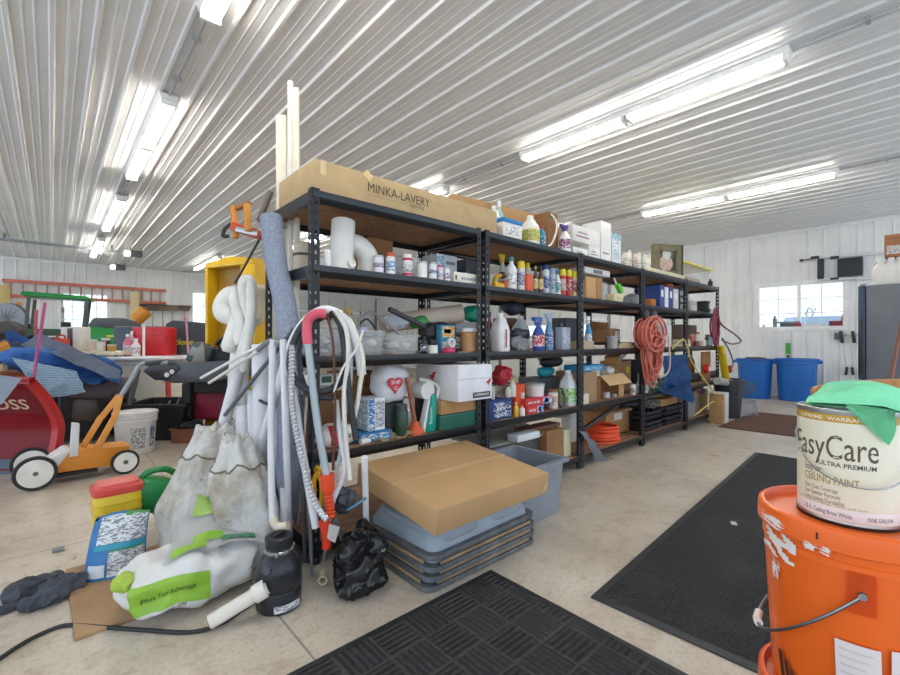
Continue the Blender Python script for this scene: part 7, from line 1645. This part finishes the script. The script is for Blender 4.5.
# white pail, black bin, panel
p = zp(138, 455, .001); t = thing('bucket', 'white plastic pail standing on the floor behind the orange mower', 'bucket', (p.x + .0, p.y + .16, .001))
r, h = .178, .40
B().lathe([(r * .84, 0), (r * .86, .005), (r * .96, h * .72), (r * .98, h * .74), (r * 1.03, h * .78), (r * 1.03, h * .81), (r * .98, h * .82), (r * 1.03, h * .86), (r * 1.03, h * .89), (r * .99, h * .9), (r * .99, h * .94)], seg=40).part('body', m('dfdfdc', .4), t)
B().lathe([(r * 1.04, h * .93), (r * 1.06, h * .95), (r * 1.05, h), (r * .95, h * 1.0), (r * .93, h * .97), (0, h * .97)], seg=40).part('lid', m('e4e4e0', .4), t)
for a0, a1, c in ((-1.9, -1.2, '9fa3a8'), (-.95, -.55, '3a5a94')):
    b = B(); b.grid(lambda u, v: V(((r * (.87 + .10 * v) + .0025) * math.cos(a0 + (a1 - a0) * u), (r * (.87 + .10 * v) + .0025) * math.sin(a0 + (a1 - a0) * u), h * (.15 + .5 * v))), 10, 6); b.part('label', pm(c), t)
p = zp(162, 441, 0); openbin('storage_bin', 'open black plastic bin on the floor behind the white pail', 'bin', 0, 0, 0, 0, 0, .62, m('1b1c1f', .4), wall=.006, taper=.88, rim=.03, h=.40, loc=(p.x + .10, p.y + .28, .002), wh=.62, rz=-.60)
for k in range(4):
    q = V((p.x + .10, p.y + .28, .2)); B().tube([q + V((-.2 + .1 * k, -.1, 0)), q + V((-.05 + .1 * k, .15, .15 + .03 * k))], .012, 8).solo('rod', 'grey bar sticking up inside the open black bin', 'rod', m('5b5f62', .5), group='bars inside the black bin')
B().beam(dp(124, 425, 4.7), dp(138, 370, 4.95), .12, .05, .008).solo('panel', 'dark grey panel leaning behind the orange mower handle', 'panel', m('45484c', .5))
# white table with its goods
c = dp(150, 390, 6.0)
t = thing('work_table', 'white table skirted in pale plastic behind the black bin', 'table', (c.x, c.y + .1, 0), -.75)
B().lathe([(.60, .0), (.60, .78), (.63, .79), (.63, .83), (.60, .84)], seg=40, sq=3.2, sy=.75).part('skirt', m('e3dfd2', .5), t); B().lathe([(.66, .84), (.67, .85), (.67, .87), (.65, .88), (0, .88)], seg=40, sq=3.2, sy=.78).part('tabletop', m('dfe2e4', .4), t)
tz = .882; TP = lambda px, d: (lambda q: V((q.x, q.y, tz)))(dp(px, 355, d))
B().tube([dp(167, 360, 5.6), zp(170, 430, .002)], .03, 10).solo('post', 'bright red post standing at the right of the white table', 'post', m('c2252c', .4))
q = TP(155, 6.3); t = thing('tool_chest', 'red metal tool chest standing on the white table', 'tool chest', q, -.75); B().box((0, 0, .20), (.46, .28, .40), None, .012).part('body', m('c9242a', .35), t); B().b2(-.22, .22, -.145, -.14, .28, .285).part('drawer_seam', m('8f1a1f', .4), t)
B().beam(q + V((-.16, -.2, .0)), q + V((-.16, -.2, .42)), .03, .03).solo('pole', 'white upright strip in front of the red tool chest', 'strip', m('e4e4e2', .4))
bot = [(128, 6.0, .30, .055, 'd8708c', 'pink bottle on the white table beside the red chest'), (136, 5.9, .24, .05, 'e6e4e0', 'white bottle on the white table beside the pink one'), (132, 6.15, .34, .04, 'c9b9c4', 'tall pale bottle behind the pink bottle')]
for px, d_, h, r, col, lb in bot:
    q = TP(px, d_); t = thing('bottle', lb, 'bottle', q); B().lathe([(r * .9, 0), (r, .02), (r, h * .6), (r * .4, h * .8), (r * .4, h * .88)]).part('body', m(col, .35), t); B().lathe([(r * .45, h * .88), (r * .45, h)]).part('cap', m('efeeec', .4), t); band(t, r * 1.02, h * .15, h * .5, pm('e4d4da'))
for px, d_, s_, col, nm, lb in ((61, 5.9, (.15, .12, .17), 'd4442c', 'fuel_can', 'red fuel can on the bench left of the white speaker box'), (76, 6.1, (.26, .20, .33), 'd9d9d2', 'speaker_box', 'white box with a dark grey stripe on the bench')):
    q = dp(px, 350, d_); z = .95; t = thing(nm, lb, 'can' if 'fuel' in nm else 'box', V((q.x, q.y, z)), -.7)
    B().box((0, 0, s_[2] / 2), s_, None, .015).part('body', m(col, .45), t)
    if 'speaker' in nm: B().b2(-.035, .035, -.103, -.099, .02, .31).part('stripe', m('4a4c4f', .5), t)
    else: B().b2(-.04, .04, -.062, -.059, .04, .10).part('label', m('e8dcd4', .5), t); B().tube([(-.05, 0, .17), (-.04, 0, .21), (.04, 0, .21), (.05, 0, .17)], .012, 8, 4).part('handle', m('b5321f', .45), t)
q = dp(88, 352, 6.0); t = thing('workbench', 'low bench carrying small goods in front of the green tractor', 'bench', V((q.x - .1, q.y + .1, 0)), -.7); B().b2(-.75, .75, -.3, .3, .90, .948, .004).part('top', m('d6cdb8', .6), t)
for sx in (-.7, .7):
    for sy in (-.25, .25): B().b2(sx - .03, sx + .03, sy - .03, sy + .03, 0, .90).part('leg', m('6d665c', .6), t)
rr = random.Random(4)
for k, (px, col, hh, lb) in enumerate(((93, 'd8c9b9', .16, 'pale jar right of the white striped box'), (97, 'a33b2f', .10, 'small red tin on the bench'), (101, 'e6e2da', .13, 'white jar on the bench before the green hood'), (106, '3a3a38', .18, 'dark bottle on the bench before the green hood'), (112, 'c99a4a', .09, 'tan tin at the right end of the bench'))):
    q = dp(px, 352, 6.0 + .1 * (k % 2)); t = thing('jar', lb, 'jar', V((q.x, q.y, .949))); B().lathe([(.045, 0), (.05, .01), (.05, hh * .8)]).part('body', m(col, .45), t); B().lathe([(.052, hh * .8), (.052, hh)]).part('lid', m('d9d6cf', .5), t)
# dark bagger with the yellow word
c = dp(186, 345, 6.6); t = thing('grass_bagger', 'black grass bagger with a yellow printed word behind the red tool chest', 'bagger', V((c.x, c.y, 0)), -.69)
B().prism([(-.30, .0), (.28, .0), (.30, 1.22), (.22, 1.36), (-.20, 1.40), (-.30, 1.34)], -.02, .4, None, .03).part('body', m('3d434a', .7, bump=.3), t)
B().text('cyclone', lambda x, y: V((-.26 + x, -.025, 1.03 + y)), .38, .12, shear=.1, bold=.05).part('lettering', m('e3d23a', .4), t)
c = dp(150, 336, 7.4); B().box((c.x, c.y + .2, .665), (.9, .4, 1.33), (0, 0, -.7), .03).solo('cabinet', 'dark blue grey cabinet behind the red tool chest', 'cabinet', m('3e4a57', .5))
B().tube([dp(190, 375, 5.5), dp(186, 318, 6.3)], .014, 8).solo('pole', 'pink broom handle standing in front of the black bagger', 'pole', m('b0758a', .5))
# engine on top of the dark cowling, the cowling itself, and the maroon chair
c = dp(211, 379, 4.55)
t = thing('cowling', 'pointed dark grey machine cowling lying on the maroon chair', 'cowling', V((c.x, c.y, .685)), -.70)
b = B(); prof = [(-.56, .10), (-.47, .02), (-.30, -.02), (.1, .0), (.42, .05), (.55, .14), (.50, .22), (.22, .20), (-.12, .19), (-.42, .20)]
b.prism(prof, -.16, .20, None, .03); b.part('shell', m('4a4f55', .35), t)
b = B(); b.prism([(-.58, .105), (-.48, .19), (-.28, .195), (-.22, .13), (-.35, .02), (-.46, .015)], -.175, -.162, None, .004); b.part('nose_panel', m('2c2e32', .35), t)
for x, z in ((-.34, .07), (-.29, .10)): b = B(); b.lathe([(.022, 0), (.024, .006)], (x, -.178, z), axis='y'); b.part('button', m('d8d6cf', .3), t)
B().text('SS', lambda x, y: V((.22 + x + .4 * y, -.164, .06 + y)), .17, .11, bold=.04).part('lettering', m('d5d3cb', .4), t)
b = B(); b.prism([(-.16, .19), (-.02, .19), (-.04, .40), (-.1, .33)], -.08, -.06, None, .004); b.part('wind_guard', m('8f8a80', .3), t)
c = dp(218, 352, 4.8)
t = thing('engine', 'dark engine with a grey green air filter behind the cowling', 'engine', V((c.x, c.y + .05, .55)), -.6)
B().box((.05, .05, .30), (.46, .40, .34), None, .05).part('block', m('2a2d2f', .5), t); B().box((-.10, -.12, .40), (.22, .20, .22), (0, .35, 0), .03).part('air_filter', m('4f5d58', .45), t); B().box((-.12, -.225, .42), (.12, .02, .1), (0, .35, 0), .008).part('filter_label', m('8d9a96', .4), t)
B().cyl((.12, -.12, .42), (.12, -.12, .52), .06).part('pulley', m('3a3c3e', .4, .5), t); B().tube([(.2, -.2, .38), (.26, -.24, .5), (.16, -.2, .58), (.05, -.16, .5)], .018, 8, 5).part('fuel_hose', m('1d1e20', .5), t); B().b2(-.2, .25, -.1, .25, -.03, .14, .02).part('mount', m('1e1f21', .6), t)
c = zp(219, 437, 0)
t = thing('chair', 'maroon padded chair with a black side under the dark cowling', 'chair', V((c.x + .05, c.y + .15, .002)), -.72)
MR = m('8a1836', .6); B().box((.06, -.10, .42), (.56, .12, .46), (-.12, 0, 0), .05).part('backrest', MR, t); B().box((.05, .12, .30), (.52, .40, .12), None, .05).part('seat', MR, t); B().box((-.27, -.08, .42), (.12, .30, .44), None, .05).part('side_arm', m('24262b', .6), t)
for sx in (-.24, .3):
    for sy in (-.08, .26): B().b2(sx - .02, sx + .02, sy - .02, sy + .02, 0, .245).part('leg', m('8d9092', .3, .7), t)
B().tube([(.22, -.2, .36), (.27, -.2, .5), (.22, -.18, .62)], .018, 8, 4).part('frame_tube', m('b9bbbd', .3, .7), t); B().tube([(.12, -.21, .52), (.32, -.21, .52)], .014, 8).part('cross_bar', m('d6d6d4', .3, .5), t)
c = zp(194, 441, 0); openbin('wooden_box', 'low brown box on the floor before the maroon chair', 'box', 0, 0, 0, 0, 0, .26, m('8a553c', .7), wall=.01, taper=.97, rim=.01, h=.15, loc=(c.x + .02, c.y - .0, .002), wh=.42, rz=-.7)
B().blob((c.x - .02, c.y + .0, .17), (.10, .08, .06), 2.5, .02, 12, 3).solo('cushion', 'black cushion lying in the low brown box', 'cushion', m('1f2023', .6))
# fan at the left edge
c = dp(8, 315, 9.5); t = thing('drum_fan', 'round wire fan standing at the left edge before the back wall', 'fan', V((c.x, c.y, 0)), -.4)
B().lathe([(.34, -.08), (.36, 0), (.34, .08)], (0, 0, 1.55), axis='y', seg=36).part('cage_ring', m('7f8284', .4, .6), t)
for k in range(8): B().tube([V((.35 * math.cos(PI * k / 8), -.07, 1.55 + .35 * math.sin(PI * k / 8))), V((0, -.10, 1.55)), V((-.35 * math.cos(PI * k / 8), -.07, 1.55 - .35 * math.sin(PI * k / 8)))], .006, 6).part('cage_wire', m('8c8f91', .4, .6), t)
for k in range(4): B().box((.15 * math.cos(PI * k / 2 + .4), 0, 1.55 + .15 * math.sin(PI * k / 2 + .4)), (.22, .02, .12), (.3, -(PI * k / 2 + .4), 0), .01).part('blade', m('55585a', .4), t)
B().cyl((0, .0, .02), (0, .0, 1.2), .03).part('stand', m('3a3c3e', .4), t); B().lathe([(.28, .001), (.28, .02), (.05, .04)]).part('base', m('2c2e30', .5), t)
